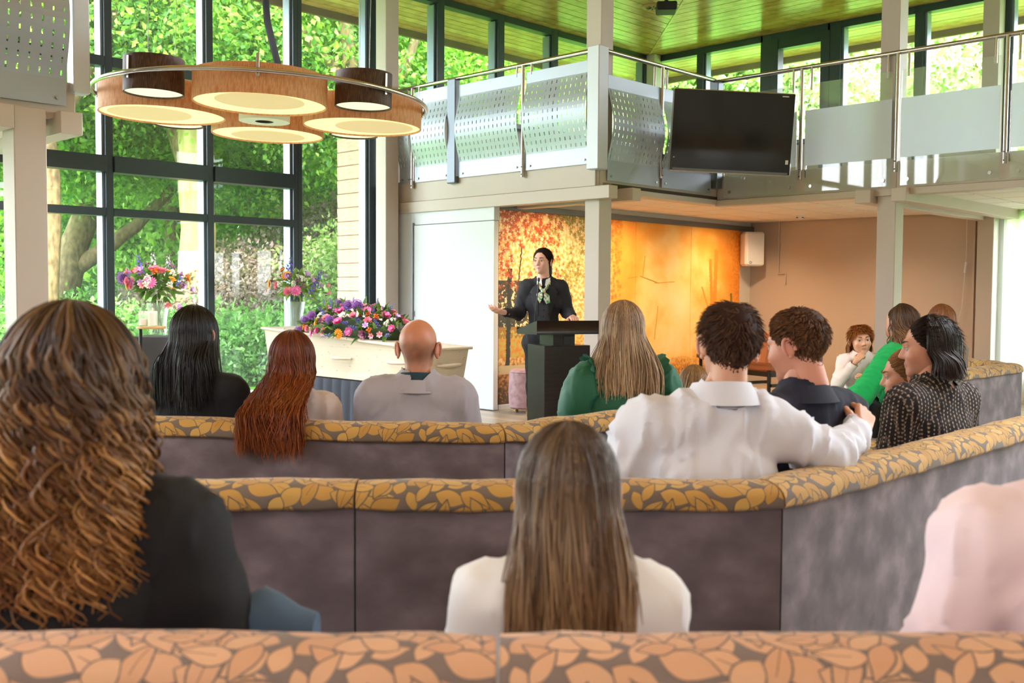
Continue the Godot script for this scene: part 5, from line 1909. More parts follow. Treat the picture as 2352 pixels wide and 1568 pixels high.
# skull, jaw, and for heads that show it, a face; local: y up, looking along -z, about 0.23 high
func head_d(p: Vector3, face: bool, child: bool) -> float:
	var d := ell_d(p, Vector3(0, 0.028, 0.014), Vector3(0.0755, 0.087, 0.094))
	var jl := 0.066 if child else 0.075
	d = smin(d, ell_d(p, Vector3(0, -0.04, -0.026), Vector3(0.057, jl, 0.062)), 0.03)
	d = smin(d, cap_d(p, Vector3(0, -0.05, 0.022), Vector3(0, -0.14, 0.032), 0.05, 0.052), 0.02)
	if face:
		var q := Vector3(absf(p.x), p.y, p.z)
		d = smin(d, cap_d(q, Vector3(0.008, 0.024, -0.081), Vector3(0.034, 0.026, -0.07), 0.012, 0.012), 0.018)
		d = smin(d, (q - Vector3(0.037, -0.026, -0.058)).length() - 0.024, 0.025)
		d = -smin(-d, (q - Vector3(0.031, 0.006, -0.099)).length() - 0.0165, 0.012)
		d = smin(d, cap_d(p, Vector3(0, 0.014, -0.083), Vector3(0, -0.026, -0.103), 0.0065, 0.0105 if not child else 0.009), 0.012)
		d = smin(d, (q - Vector3(0.0105, -0.03, -0.092)).length() - 0.008, 0.008)
		d = smin(d, cap_d(q, Vector3(0.0, -0.0555, -0.0875), Vector3(0.018, -0.058, -0.08), 0.0062, 0.003), 0.006)
		d = smin(d, cap_d(q, Vector3(0.0, -0.0665, -0.086), Vector3(0.017, -0.061, -0.08), 0.0068, 0.003), 0.006)
		d = smin(d, (p - Vector3(0, -0.094, -0.072)).length() - 0.018, 0.02)
	return d


func head_r(dir: Vector3, face: bool, child: bool) -> float:
	var o := Vector3(0, -0.008, 0)
	var a := 0.02
	var b := 0.17
	for k in 11:
		var m := (a + b) / 2.0
		if head_d(o + dir * m, face, child) < 0.0: a = m
		else: b = m
	return (a + b) / 2.0


func dir_of(th: float, ph: float) -> Vector3:          # th from the crown down, ph 0 at the back, PI at the face
	return Vector3(sin(th) * sin(ph), cos(th), sin(th) * cos(ph))


# tint: func(p, base) -> colour, for beard shadow, lips, stubble
func head_mesh(face: bool, child: bool, skin: Color, tint = null) -> MB:
	var nu := 56 if face else 30
	var nv := 44 if face else 22
	var p := PackedVector3Array()
	var c := PackedColorArray()
	var lin := skin.srgb_to_linear()
	for j in nv:
		var th := PI * 0.9 * j / (nv - 1)
		for i in nu:
			var ph := TAU * i / nu
			if face:                                       # crowd the grid towards the face
				ph = ph + 0.35 * sin(ph)
			var dir := dir_of(th, ph)
			var q := Vector3(0, -0.008, 0) + dir * head_r(dir, face, child)
			p.append(q)
			var cc := lin
			if face and q.z < -0.07:
				var m := (Vector2(q.x, q.y + 0.061) / Vector2(0.021, 0.011)).length()
				cc = cc.lerp(Color(0.42, 0.13, 0.12), clampf(1.5 - m * 1.3, 0, 0.75))
			if face:
				var ck := (Vector3(absf(q.x), q.y, q.z) - Vector3(0.042, -0.03, -0.07)).length()
				cc = cc.lerp(Color(0.62, 0.22, 0.16), clampf(0.22 - ck * 5.0, 0, 0.2))
			if tint != null: cc = tint.call(q, cc)
			c.append(cc)
	var mb := MB.new()
	mb.sheet(p, nu, nv, true, false, PackedVector2Array(), c)
	for s in [-1.0, 1.0]:                                  # ears
		mb.col = lin.lerp(Color(0.6, 0.2, 0.15), 0.18)
		var e := MB.new()
		e.col = mb.col
		e.ball(Vector3(0, 0, 0), Vector3(0.008, 0.031, 0.018), 12, 9)
		var rim := PackedVector3Array()
		for k in 13:
			var a := lerpf(-2.3, 2.0, k / 12.0)
			rim.append(Vector3(0.007, 0.031 * cos(a) - 0.001, 0.02 * sin(a) * (1.0 if sin(a) > 0 else 0.75)))
		e.tube(rim, PackedFloat32Array([0.003, 0.0045, 0.005, 0.0052, 0.0055, 0.0055, 0.0055, 0.0055, 0.0055, 0.005, 0.005, 0.006, 0.0065]), 6)
		e.ball(Vector3(0.003, -0.027, -0.002), Vector3(0.006, 0.009, 0.008), 8, 6)
		var bs := Basis(Vector3.UP, -0.45) * Basis(Vector3.RIGHT, -0.15)
		var xf := Transform3D(bs, Vector3(0.078, -0.008, 0.016))
		if s < 0: xf = Transform3D(Basis(Vector3(-1, 0, 0), Vector3(0, 1, 0), Vector3(0, 0, 1)), Vector3.ZERO) * xf
		mb.join(e, xf)
	return mb


func eyes(parent: Node3D, xf: Transform3D, iris: Color, look: Vector3, skin: Color, brow: Color) -> void:
	for s in [-1.0, 1.0]:
		var mb := MB.new()
		var nu := 14
		var nv := 12
		var p := PackedVector3Array()
		var c := PackedColorArray()
		var z := -look.normalized()
		var bs := Basis.looking_at(look.normalized(), Vector3.UP)
		for j in nv:
			var a := PI * 0.62 * j / (nv - 1)
			for i in nu:
				var b := TAU * i / nu
				p.append(xf * (Vector3(0.031 * s, 0.005, -0.0735) + bs * Vector3(sin(a) * cos(b), sin(a) * sin(b), -cos(a)) * 0.012))
				c.append(Color(0.01, 0.01, 0.01) if a < 0.22 else iris.srgb_to_linear() if a < 0.5 else Color(0.5, 0.47, 0.45))
		mb.sheet(p, nu, nv, true, true, PackedVector2Array(), c)
		obj(mb, "eye", M.eye, parent)
		var ld := MB.new()
		ld.col = skin.srgb_to_linear().darkened(0.12)
		p = PackedVector3Array()
		for j in 6:
			var a := lerpf(0.12, 0.72, j / 5.0)
			for i in 11:
				var b := lerpf(-1.35, 1.35, i / 10.0)
				p.append(xf * (Vector3(0.031 * s, 0.005, -0.0735) + Vector3(sin(b), sin(a) * 1.0 + 0.1, -cos(b) * cos(a)) * 0.0135))
		ld.sheet(p, 11, 6, false, false)
		obj(ld, "eyelid", M.skin, parent)
		var br := MB.new()
		br.col = brow.srgb_to_linear()
		var q := PackedVector3Array()
		for k in 7:
			var u := k / 6.0
			q.append(xf * Vector3(s * (0.013 + 0.036 * u), 0.027 + 0.007 * sin(u * 2.4), -0.0935 + 0.021 * u * u))
		br.tube(q, PackedFloat32Array([0.0026, 0.0032, 0.0032, 0.003, 0.0026, 0.002, 0.001]), 6)
		obj(br, "eyebrow", M.hair, parent)
		var la := MB.new()
		la.col = Color(0.02, 0.012, 0.01)
		q = PackedVector3Array()
		for k in 7:
			var b := lerpf(-1.1, 1.1, k / 6.0)
			q.append(xf * (Vector3(0.031 * s, 0.005, -0.0735) + Vector3(sin(b), 0.22 + 0.12 * cos(b), -cos(b) * 0.98) * 0.0138))
		la.tube(q, PackedFloat32Array([0.0011]), 4)
		obj(la, "eyelash", M.hair, parent)


# ---------------------------------------------------------------- hair

func lock(mb: MB, path: PackedVector3Array, w: float, thick: float, c0: Color, c1: Color, out: Vector3) -> void:
	var m := path.size()
	var k0 := mb.v.size()
	for j in m:
		var q := float(j) / (m - 1)
		var d := (path[mini(j + 1, m - 1)] - path[maxi(j - 1, 0)]).normalized()
		var s := d.cross(out).normalized()
		var n := s.cross(d)
		var r := w * (0.55 + 0.45 * minf(q * 5.0, 1.0)) * (1.0 - 0.8 * pow(q, 4.0))
		var t := thick * (1.0 - 0.7 * pow(q, 4.0))
		var c := c0.lerp(c1, pow(q, 1.4))
		for e in [s * r, n * t, -s * r, -n * t]:
			mb.v.append(path[j] + e)
			mb.n.append(e.normalized())
			mb.t.append(Vector2.ZERO)
			mb.c.append(c)
		if j > 0:
			var b := k0 + j * 4
			for i in 4:
				var l := (i + 1) % 4
				mb.ix.append_array(PackedInt32Array([b - 4 + i, b - 4 + l, b + i, b - 4 + l, b + l, b + i]))


# long hair in head space; o: n, clumps, cov (half angle of cover), len, flare, wave, wl, curl, w, c0, c1, alt, amt, thick, back, part, seed
func long_hair(parent: Node3D, xf: Transform3D, o: Dictionary) -> void:
	var r := RandomNumberGenerator.new()
	r.seed = o.get("seed", 1)
	var R: Vector3 = Vector3(0.081, 0.1, 0.101) + Vector3.ONE * o.get("thick", 0.012)
	var ctr := Vector3(0, 0.016, 0.012)
	var c0: Color = o.c0.srgb_to_linear()
	var c1: Color = o.c1.srgb_to_linear()
	var alt: Color = o.get("alt", o.c1).srgb_to_linear()
	var cov: float = o.cov
	var cl := []
	for k in o.clumps:
		var f: float = (k + r.randf()) / o.clumps * 2.0 - 1.0
		cl.append({"ph": f * cov, "ps": r.randf() * TAU, "fl": r.randf_range(0.8, 1.2), "mix": r.randf(), "ln": r.randf_range(o.get("ragged", 0.86), 1.05), "wl": r.randf_range(0.85, 1.2), "lay": r.randf()})
	var back: float = o.get("back", 0.085)
	var flare: float = o.flare
	var th1 := 1.72
	var wavy: bool = o.get("curl", 0.0) > 0.0 or o.wave > 0.0055
	var steps := clampi(int(o.len / (o.wl / 6.0)), 10, 28) if wavy else 10
	var arcs := 4 if wavy else 0
	var mb := MB.new()
	for k in int(o.n):
		var c: Dictionary = cl[r.randi() % cl.size()]
		var ph: float = c.ph + r.randfn() * 0.07
		var lay: float = clampf(c.lay * 0.5 + r.randf() * 0.5, 0, 1)
		var th0 := pow(r.randf(), 0.8) * 1.35
		if k % 3 == 0: th0 = r.randf() * 0.25
		var len: float = o.len * c.ln * (1.0 - 0.16 * r.randf() * r.randf()) * (1.0 - o.get("layered", 0.0) * r.randf())
		var pts := PackedVector3Array()
		var sc: float = 1.0 + (lay - 0.5) * o.get("vol", 0.07)
		var part: float = o.get("part", 0.0)
		var na := 5 + arcs
		for j in na + 1:
			var th := lerpf(th0, th1, j / float(na))
			var d := dir_of(th, ph)
			var p: Vector3 = ctr + d * R * sc
			p.x += part * (1.0 - th / th1)
			pts.append(p)
		var e: Vector3 = pts[na]
		for j in range(1, steps + 1):
			var q := float(j) / steps
			var y := e.y - len * q
			var x := e.x * lerpf(1.0, flare * c.fl, smoothstep(0.0, 0.8, q))
			var zt := back + (lay - 0.3) * 0.035 + 0.03 * cos(ph)
			if absf(ph) > 1.2: zt = lerpf(zt, e.z, clampf((absf(ph) - 1.2) * 1.4, 0, 1) * (1.0 - o.get("allback", 0.0)))
			var z := lerpf(e.z, zt, smoothstep(0.0, 0.55, q))
			if o.has("drape"): z = maxf(z, lerpf(z, o.drape[1] + lay * 0.02, smoothstep(o.drape[0] + 0.15, o.drape[0], y)))
			pts.append(Vector3(x, y, z))
		var run := 0.0
		var path := PackedVector3Array()
		var bend := r.randfn() * 0.0011
		for j in pts.size():
			if j > 0: run += pts[j].distance_to(pts[j - 1])
			var amp: float = o.wave * smoothstep(0.04, 0.3, run)
			var cu: float = o.get("curl", 0.0) * smoothstep(0.06, 0.28, run)
			var a: float = TAU * run / (o.wl * c.wl) + c.ps + r.randfn() * 0.05
			var s := Vector3(cos(ph), 0, -sin(ph))
			var nrm := Vector3(sin(ph), 0, cos(ph))
			path.append(xf * (pts[j] + s * (amp * sin(a) + cu * sin(a * 1.0) + bend * j) + nrm * (amp * 0.45 * cos(a) + cu * (0.6 + 0.7 * cos(a)))))
		var m: float = pow(clampf(c.mix * 0.72 + r.randf() * 0.28, 0, 1), 2.2)
		var shade: float = r.randf_range(0.7, 1.2) * lerpf(0.75, 1.15, c.mix)
		var a0 := c0.lerp(alt, m * o.get("amt", 0.3) * 0.18)
		var a1 := c1.lerp(alt, m * o.get("amt", 0.3))
		lock(mb, path, o.w * r.randf_range(0.6, 1.3), o.w * 0.4, Color(a0.r * shade, a0.g * shade, a0.b * shade), Color(a1.r * shade, a1.g * shade, a1.b * shade), xf.basis * Vector3(sin(ph), 0.2, cos(ph)))
	# a closed inner mass so that no light shows through
	var p := PackedVector3Array()
	var cols := PackedColorArray()
	var nu := 25
	var rows := 0
	for j in 8:
		var th := lerpf(0.02, th1, j / 7.0)
		for i in nu:
			var ph: float = lerpf(-cov, cov, i / float(nu - 1))
			var v: Vector3 = ctr + dir_of(th, ph) * (R * 0.965)
			v.x += o.get("part", 0.0) * (1.0 - th / th1)
			p.append(xf * v)
			cols.append(c0)
		rows += 1
	for j in range(1, 8):
		var q := j / 7.0
		for i in nu:
			var ph: float = lerpf(-cov, cov, i / float(nu - 1))
			var e: Vector3 = ctr + dir_of(th1, ph) * (R * 0.965)
			var zt := back + 0.028 * cos(ph) - 0.012
			if absf(ph) > 1.2: zt = lerpf(zt, e.z, clampf((absf(ph) - 1.2) * 1.4, 0, 1) * (1.0 - o.get("allback", 0.0)))
			var zz := lerpf(e.z, zt, smoothstep(0.0, 0.55, q))
			var yy: float = e.y - o.len * 0.78 * q
			if o.has("drape"): zz = maxf(zz, lerpf(zz, o.drape[1] - 0.01, smoothstep(o.drape[0] + 0.15, o.drape[0], yy)))
			p.append(xf * Vector3(e.x * lerpf(0.98, flare * 0.86, smoothstep(0.0, 0.8, q)), yy, zz))
			cols.append(c0.lerp(c1, q))
		rows += 1
	mb.sheet(p, nu, rows, false, false, PackedVector2Array(), cols)
	obj(mb, "hair", M.hair, parent)


# cropped hair: o: n, c0, c1, top, side, seed, line (hairline), fringe
func short_hair(parent: Node3D, xf: Transform3D, o: Dictionary) -> void:
	var r := RandomNumberGenerator.new()
	r.seed = o.get("seed", 2)
	var c0: Color = o.c0.srgb_to_linear()
	var c1: Color = o.c1.srgb_to_linear()
	var ctr := Vector3(0, -0.008, 0)
	var child: bool = o.get("child", false)
	var mb := MB.new()
	# hair ends at: low over the nape, above the ears, high over the forehead
	var low: bool = o.get("low", false)                    # a woman's hairline: lower over the ears, higher over the brow
	var edge := func(ph: float) -> float:
		var a := absf(wrapf(ph, -PI, PI))
		if a < 1.0: return 2.32 - 0.14 * a
		if low:
			if a < 1.75: return lerpf(2.18, 1.62, (a - 1.0) / 0.75)
			return lerpf(1.62, 0.62, pow(clampf((a - 1.75) / 1.05, 0, 1), 0.8))
		if a < 1.6: return lerpf(2.18, 1.5, (a - 1.0) / 0.6)
		return lerpf(1.5, 0.76, clampf((a - 1.6) / 1.1, 0, 1))
	var p := PackedVector3Array()
	var cols := PackedColorArray()
	var nu := 40
	for j in 12:
		for i in nu:
			var ph := TAU * i / nu
			var th: float = edge.call(ph) * j / 11.0
			var d := dir_of(th, ph)
			var k: float = 0.006 * o.get("vol", 1.0) * smoothstep(1.0, 0.5, j / 11.0) + 0.002 - 0.004 * smoothstep(0.8, 1.0, j / 11.0)
			p.append(xf * (ctr + d * (head_r(d, false, child) + k)))
			cols.append(c0)
	mb.sheet(p, nu, 12, true, false, PackedVector2Array(), cols)
	for k in int(o.n):
		var ph := r.randf() * TAU
		var lim: float = edge.call(ph)
		var th := acos(lerpf(1.0, cos(lim), r.randf()))
		var d := dir_of(th, ph)
		var q := smoothstep(1.0, 0.42, th / lim)
		var root := ctr + d * (head_r(d, false, child) + 0.004 * q)
		var l: float = lerpf(o.side, o.top, q) * r.randf_range(0.6, 1.25)
		var fl := Vector3(wob.get_noise_3d(d.x * 3, d.y * 3, d.z * 3), wob.get_noise_3d(d.y * 3 + 7, d.z * 3, d.x * 3), wob.get_noise_3d(d.z * 3, d.x * 3 + 5, d.y * 3))
		var comb: Vector3 = (dir_of(th + 0.5, ph) - d) * 1.6 + fl * o.get("mess", 0.9)
		comb += Vector3(0, 0, -0.8 * q) if not o.get("swept", false) else Vector3(0, -0.3, 3.0)
		comb = (comb - d * comb.dot(d) * 0.9).normalized()
		var path := PackedVector3Array()
		for j in 4:
			var s := j / 3.0
			path.append(xf * (root + d * l * 0.38 * s * (1.0 - 0.35 * s) + comb * l * (s * s * 0.6 + 0.25 * s)))
		var sh := r.randf_range(0.7, 1.3)
		var cc := c0.lerp(c1, r.randf())
		lock(mb, path, o.get("w", 0.0022), 0.0011, Color(cc.r * sh, cc.g * sh, cc.b * sh), Color(cc.r * sh, cc.g * sh, cc.b * sh).lerp(c1, 0.3), xf.basis * d)
	obj(mb, "hair", M.hair_matte, parent)


# ---------------------------------------------------------------- hands

var hand_kept := {}

# right hand, wrist at the origin, fingers along -z, palm down; curl 0 flat .. 1 closed
func hand_mb(curl: float, skin: Color) -> MB:
	var key := "%.2f" % curl
	if not hand_kept.has(key):
		var b := []
		b.append([Vector3(0, 0, 0.03), 0.025, Vector3(0, 0.0, -0.015), 0.024, 0, 0, 0])
		for k in 4:
			var x: float = [-0.03, -0.01, 0.01, 0.028][k]
			b.append([Vector3(x * 0.5, 0, -0.01), 0.017, Vector3(x, 0, -0.085 + absf(x + 0.01) * 0.25), 0.0125, 0, 0, 0])
			var p := Vector3(x, 0, -0.085 + absf(x + 0.01) * 0.25)
			var a := 0.1 + curl * 0.9
			var ls: Array = [[0.04, 0.024, 0.02], [0.045, 0.028, 0.022], [0.042, 0.026, 0.021], [0.033, 0.02, 0.018]][k]
			for j in 3:
				var q: Vector3 = p + Vector3(x * 0.04, -sin(a), -cos(a)) * ls[j]
				b.append([p, [0.0098, 0.0088, 0.008][j], q, [0.0088, 0.008, 0.007][j], 0, 0, 0])
				p = q
				a += 0.12 + curl * 1.05
		var tp := Vector3(-0.024, -0.004, -0.012)
		for j in 3:
			var dd: Vector3 = [Vector3(-0.8, -0.25, -0.75), Vector3(-0.35 + curl * 0.4, -0.35 - curl * 0.3, -1.0), Vector3(-0.1 + curl * 0.5, -0.35 - curl * 0.2, -1.0)][j].normalized()
			var q: Vector3 = tp + dd * [0.04, 0.032, 0.025][j]
			b.append([tp, [0.015, 0.0115, 0.01][j], q, [0.0115, 0.01, 0.0085][j], 0, 0, 0])
			tp = q
		hand_kept[key] = nets(b, 0.0048, 0.006)
	var g: Dictionary = hand_kept[key]
	var mb := MB.new()
	mb.v = g.v
	mb.n = g.n
	mb.ix = g.ix
	mb.t.resize(g.v.size())
	mb.c.resize(g.v.size())
	mb.c.fill(skin.srgb_to_linear())
	return mb


# ---------------------------------------------------------------- people

func cloth(called: String, c: String, rough := 0.85, rim := 0.2) -> StandardMaterial3D:
	if M.has(called): return M[called]
	var m := mat(called, Color.html(c), rough)
	if rim > 0.0:
		m.rim_enabled = true
		m.rim = rim
		m.rim_tint = 0.5
	return m


# a band round the neck, from a lower to an upper ellipse, folded over
func collar(parent: Node3D, called: String, m: Material, c: Vector3, r0: Vector2, r1: Vector2, h: float, lean := 0.0, open := 0.6, fold := 0.02) -> void:
	var p := PackedVector3Array()
	var nu := 33
	for j in 4:
		for i in nu:
			var a := lerpf(-PI + open, PI - open, i / float(nu - 1))
			var q: float = [0.0, 1.0, 1.0, 0.15][j]
			var r: Vector2 = r0.lerp(r1, q) + Vector2.ONE * [0.0, 0.0, 0.006, fold][j]
			p.append(c + Vector3(sin(a) * r.x, h * q + lean * cos(a) * (0.3 + 0.7 * q) + [0.0, 0.0, 0.002, 0.0][j], cos(a) * r.y))
	var mb := MB.new()
	mb.sheet(p, nu, 4, false, true)
	obj(mb, called, m, parent)


func person(label: String, at: Vector3, faces: float, o: Dictionary) -> Node3D:
	var t := thing("person", label, "person", at, deg_to_rad(YAW + faces))
	var s: float = o.get("s", 1.0)
	var y0: float = o.get("y0", 0.43)
	var sh: float = o.get("sh", 0.17)
	var skin: Color = o.get("skin", Color.html("d9a88c"))
	var j := {
		"hipl": Vector3(-0.09, 0.52, 0.0), "hipr": Vector3(0.09, 0.52, 0.0), "belly": Vector3(0, 0.6, 0.02), "chest": Vector3(0, 0.86, 0.03), "top": Vector3(0, 0.965, 0.03),
		"neck": Vector3(0, 1.03, 0.03), "nape": Vector3(0, 1.14, 0.012), "head": Vector3(0, 1.225, -0.005),
		"shl": Vector3(-sh / s, 0.985, 0.025), "shr": Vector3(sh / s, 0.985, 0.025), "ell": Vector3(-sh / s - 0.065, 0.72, 0.0), "elr": Vector3(sh / s + 0.065, 0.72, 0.0),
		"wrl": Vector3(-0.14, 0.6, -0.22), "wrr": Vector3(0.14, 0.6, -0.22), "knl": Vector3(-0.12, 0.5, -0.46), "knr": Vector3(0.12, 0.5, -0.46), "anl": Vector3(-0.12, 0.1, -0.44), "anr": Vector3(0.12, 0.1, -0.44), "tol": Vector3(-0.13, 0.04, -0.6), "tor": Vector3(0.13, 0.04, -0.6)}
	for k in j: j[k] = Vector3(j[k].x * s, y0 + (j[k].y - 0.43) * s, j[k].z * s)
	for k in ["anl", "anr", "tol", "tor"]: j[k].y = maxf(j[k].y, 0.09 if k.begins_with("an") else 0.04)
	for k in o.get("j", {}): j[k] = o.j[k]
	var w: float = o.get("w", 1.0) * s                      # girth
	var sl: float = o.get("sleeve", 0.94)                   # how far the sleeve runs down the forearm (or, below 0, the upper arm)
	var up1: float = 1.5 if sl > 0.0 else -sl
	var fs: int = 1 if sl > 0.0 else 0
	var nt: float = o.get("neckline", 0.1)
	var sw: float = o.get("shw", 1.0)
	var bones := [
		[j.hipl, 0.11 * w, j.hipr, 0.11 * w, 2, -9, 9],
		[j.belly, 0.135 * w, j.chest, 0.135 * w, 1, -9, 9, 0.7],
		[j.chest + Vector3(-0.075 * w, 0, 0), 0.105 * w, j.chest + Vector3(0.075 * w, 0, 0), 0.105 * w, 1, -9, 9, 0.82],
		[j.chest, 0.13 * w, j.top, 0.1 * w, 1, -9, 9, 0.68],
		[j.shl.lerp(j.shr, 0.12), 0.06 * w * sw, j.shr.lerp(j.shl, 0.12), 0.06 * w * sw, 1, -9, 9],
		[j.neck, 0.058 * w, j.shl, 0.045 * w, 1, nt * 0.6 - 0.06, 9], [j.neck, 0.058 * w, j.shr, 0.045 * w, 1, nt * 0.6 - 0.06, 9],
		[j.neck + Vector3(0, -0.03, 0), 0.058 * s, j.nape, 0.051 * s, 1, -9, nt],
		[j.shl, 0.06 * w * sw, j.ell, 0.047 * w, 1, -9, up1], [j.shr, 0.06 * w * sw, j.elr, 0.047 * w, 1, -9, up1],
		[j.ell, 0.046 * w, j.wrl, 0.031 * s, fs, -9, sl], [j.elr, 0.046 * w, j.wrr, 0.031 * s, fs, -9, sl],
		[j.hipl, 0.088 * w, j.knl, 0.062 * w, 2, -9, 9], [j.hipr, 0.088 * w, j.knr, 0.062 * w, 2, -9, 9],
		[j.knl, 0.058 * w, j.anl, 0.042 * s, 2, -9, 0.94], [j.knr, 0.058 * w, j.anr, 0.042 * s, 2, -9, 0.94],
		[j.anl + Vector3(0, -0.03, 0.03) * s, 0.038 * s, j.tol, 0.034 * s, 3, -9, 9], [j.anr + Vector3(0, -0.03, 0.03) * s, 0.038 * s, j.tor, 0.034 * s, 3, -9, 9]]
	var g := nets(bones, o.get("cell", 0.018), o.get("k", 0.045))
	var body := MB.new()
	body.v = g.v.duplicate()
	body.n = g.n.duplicate()
	body.ix = g.ix.duplicate()
	body.t.resize(g.v.size())
	body.c.resize(g.v.size())
	body.c.fill(skin.srgb_to_linear())
	var hr: Vector3 = o.get("turn", Vector3.ZERO)
	var hs: float = o.get("hs", 1.0)
	var hx := Transform3D(Basis.from_euler(Vector3(deg_to_rad(hr.x), deg_to_rad(hr.y), deg_to_rad(hr.z))).scaled(Vector3.ONE * hs), j.head)
	body.join(head_mesh(o.get("face", false), o.get("child", false), skin, o.get("tint")), hx)
	for e in [["ell", "wrl", true, "handl"], ["elr", "wrr", false, "handr"]]:
		var d: Vector3 = (j[e[1]] - j[e[0]]).normalized()
		var hb := Basis.looking_at(d, Vector3.UP if absf(d.y) < 0.95 else Vector3.BACK)
		if o.has(e[3]): hb = o[e[3]]
		var fl := Basis(Vector3(-1, 0, 0), Vector3(0, 1, 0), Vector3(0, 0, 1)) if e[2] else Basis()
		body.join(hand_mb(o.get("curl" + e[3].right(1), 0.35), skin), Transform3D((hb * fl).scaled(Vector3.ONE * clampf(s, 0.6, 1.0)), j[e[1]] + d * 0.022 * s))
	obj(body, "body", M.skin, t)
	var lift: float = o.get("lift", 0.009)
	obj(garment(g, bones, 1, lift, o.get("fold", 0.006), o.get("freq", Vector3(7, 4, 7)), int(at.x * 100) + 5, o.get("shape")), o.get("top_name", "shirt"), o.top, t)
	obj(garment(g, bones, 2, 0.009, 0.005, Vector3(6, 5, 6), 3), o.get("low_name", "trousers"), o.get("low", cloth("dark_trousers", "22242b")), t)
	obj(garment(g, bones, 3, 0.007, 0.0, Vector3.ONE, 3), "shoes", cloth("shoe_black", "141416", 0.4, 0.0), t)
	if o.get("face", false): eyes(t, hx, o.get("iris", Color.html("5a4632")), hx.basis.orthonormalized() * Vector3(0, 0, -1) if false else Vector3(0, 0, -1), skin, o.get("brow", Color.html("3a2a20")))
	t.set_meta("hx", hx)
	for h in o.get("hair", []):
		if h.has("clumps"): long_hair(t, hx, h)
		else: short_hair(t, hx, h)
	return t


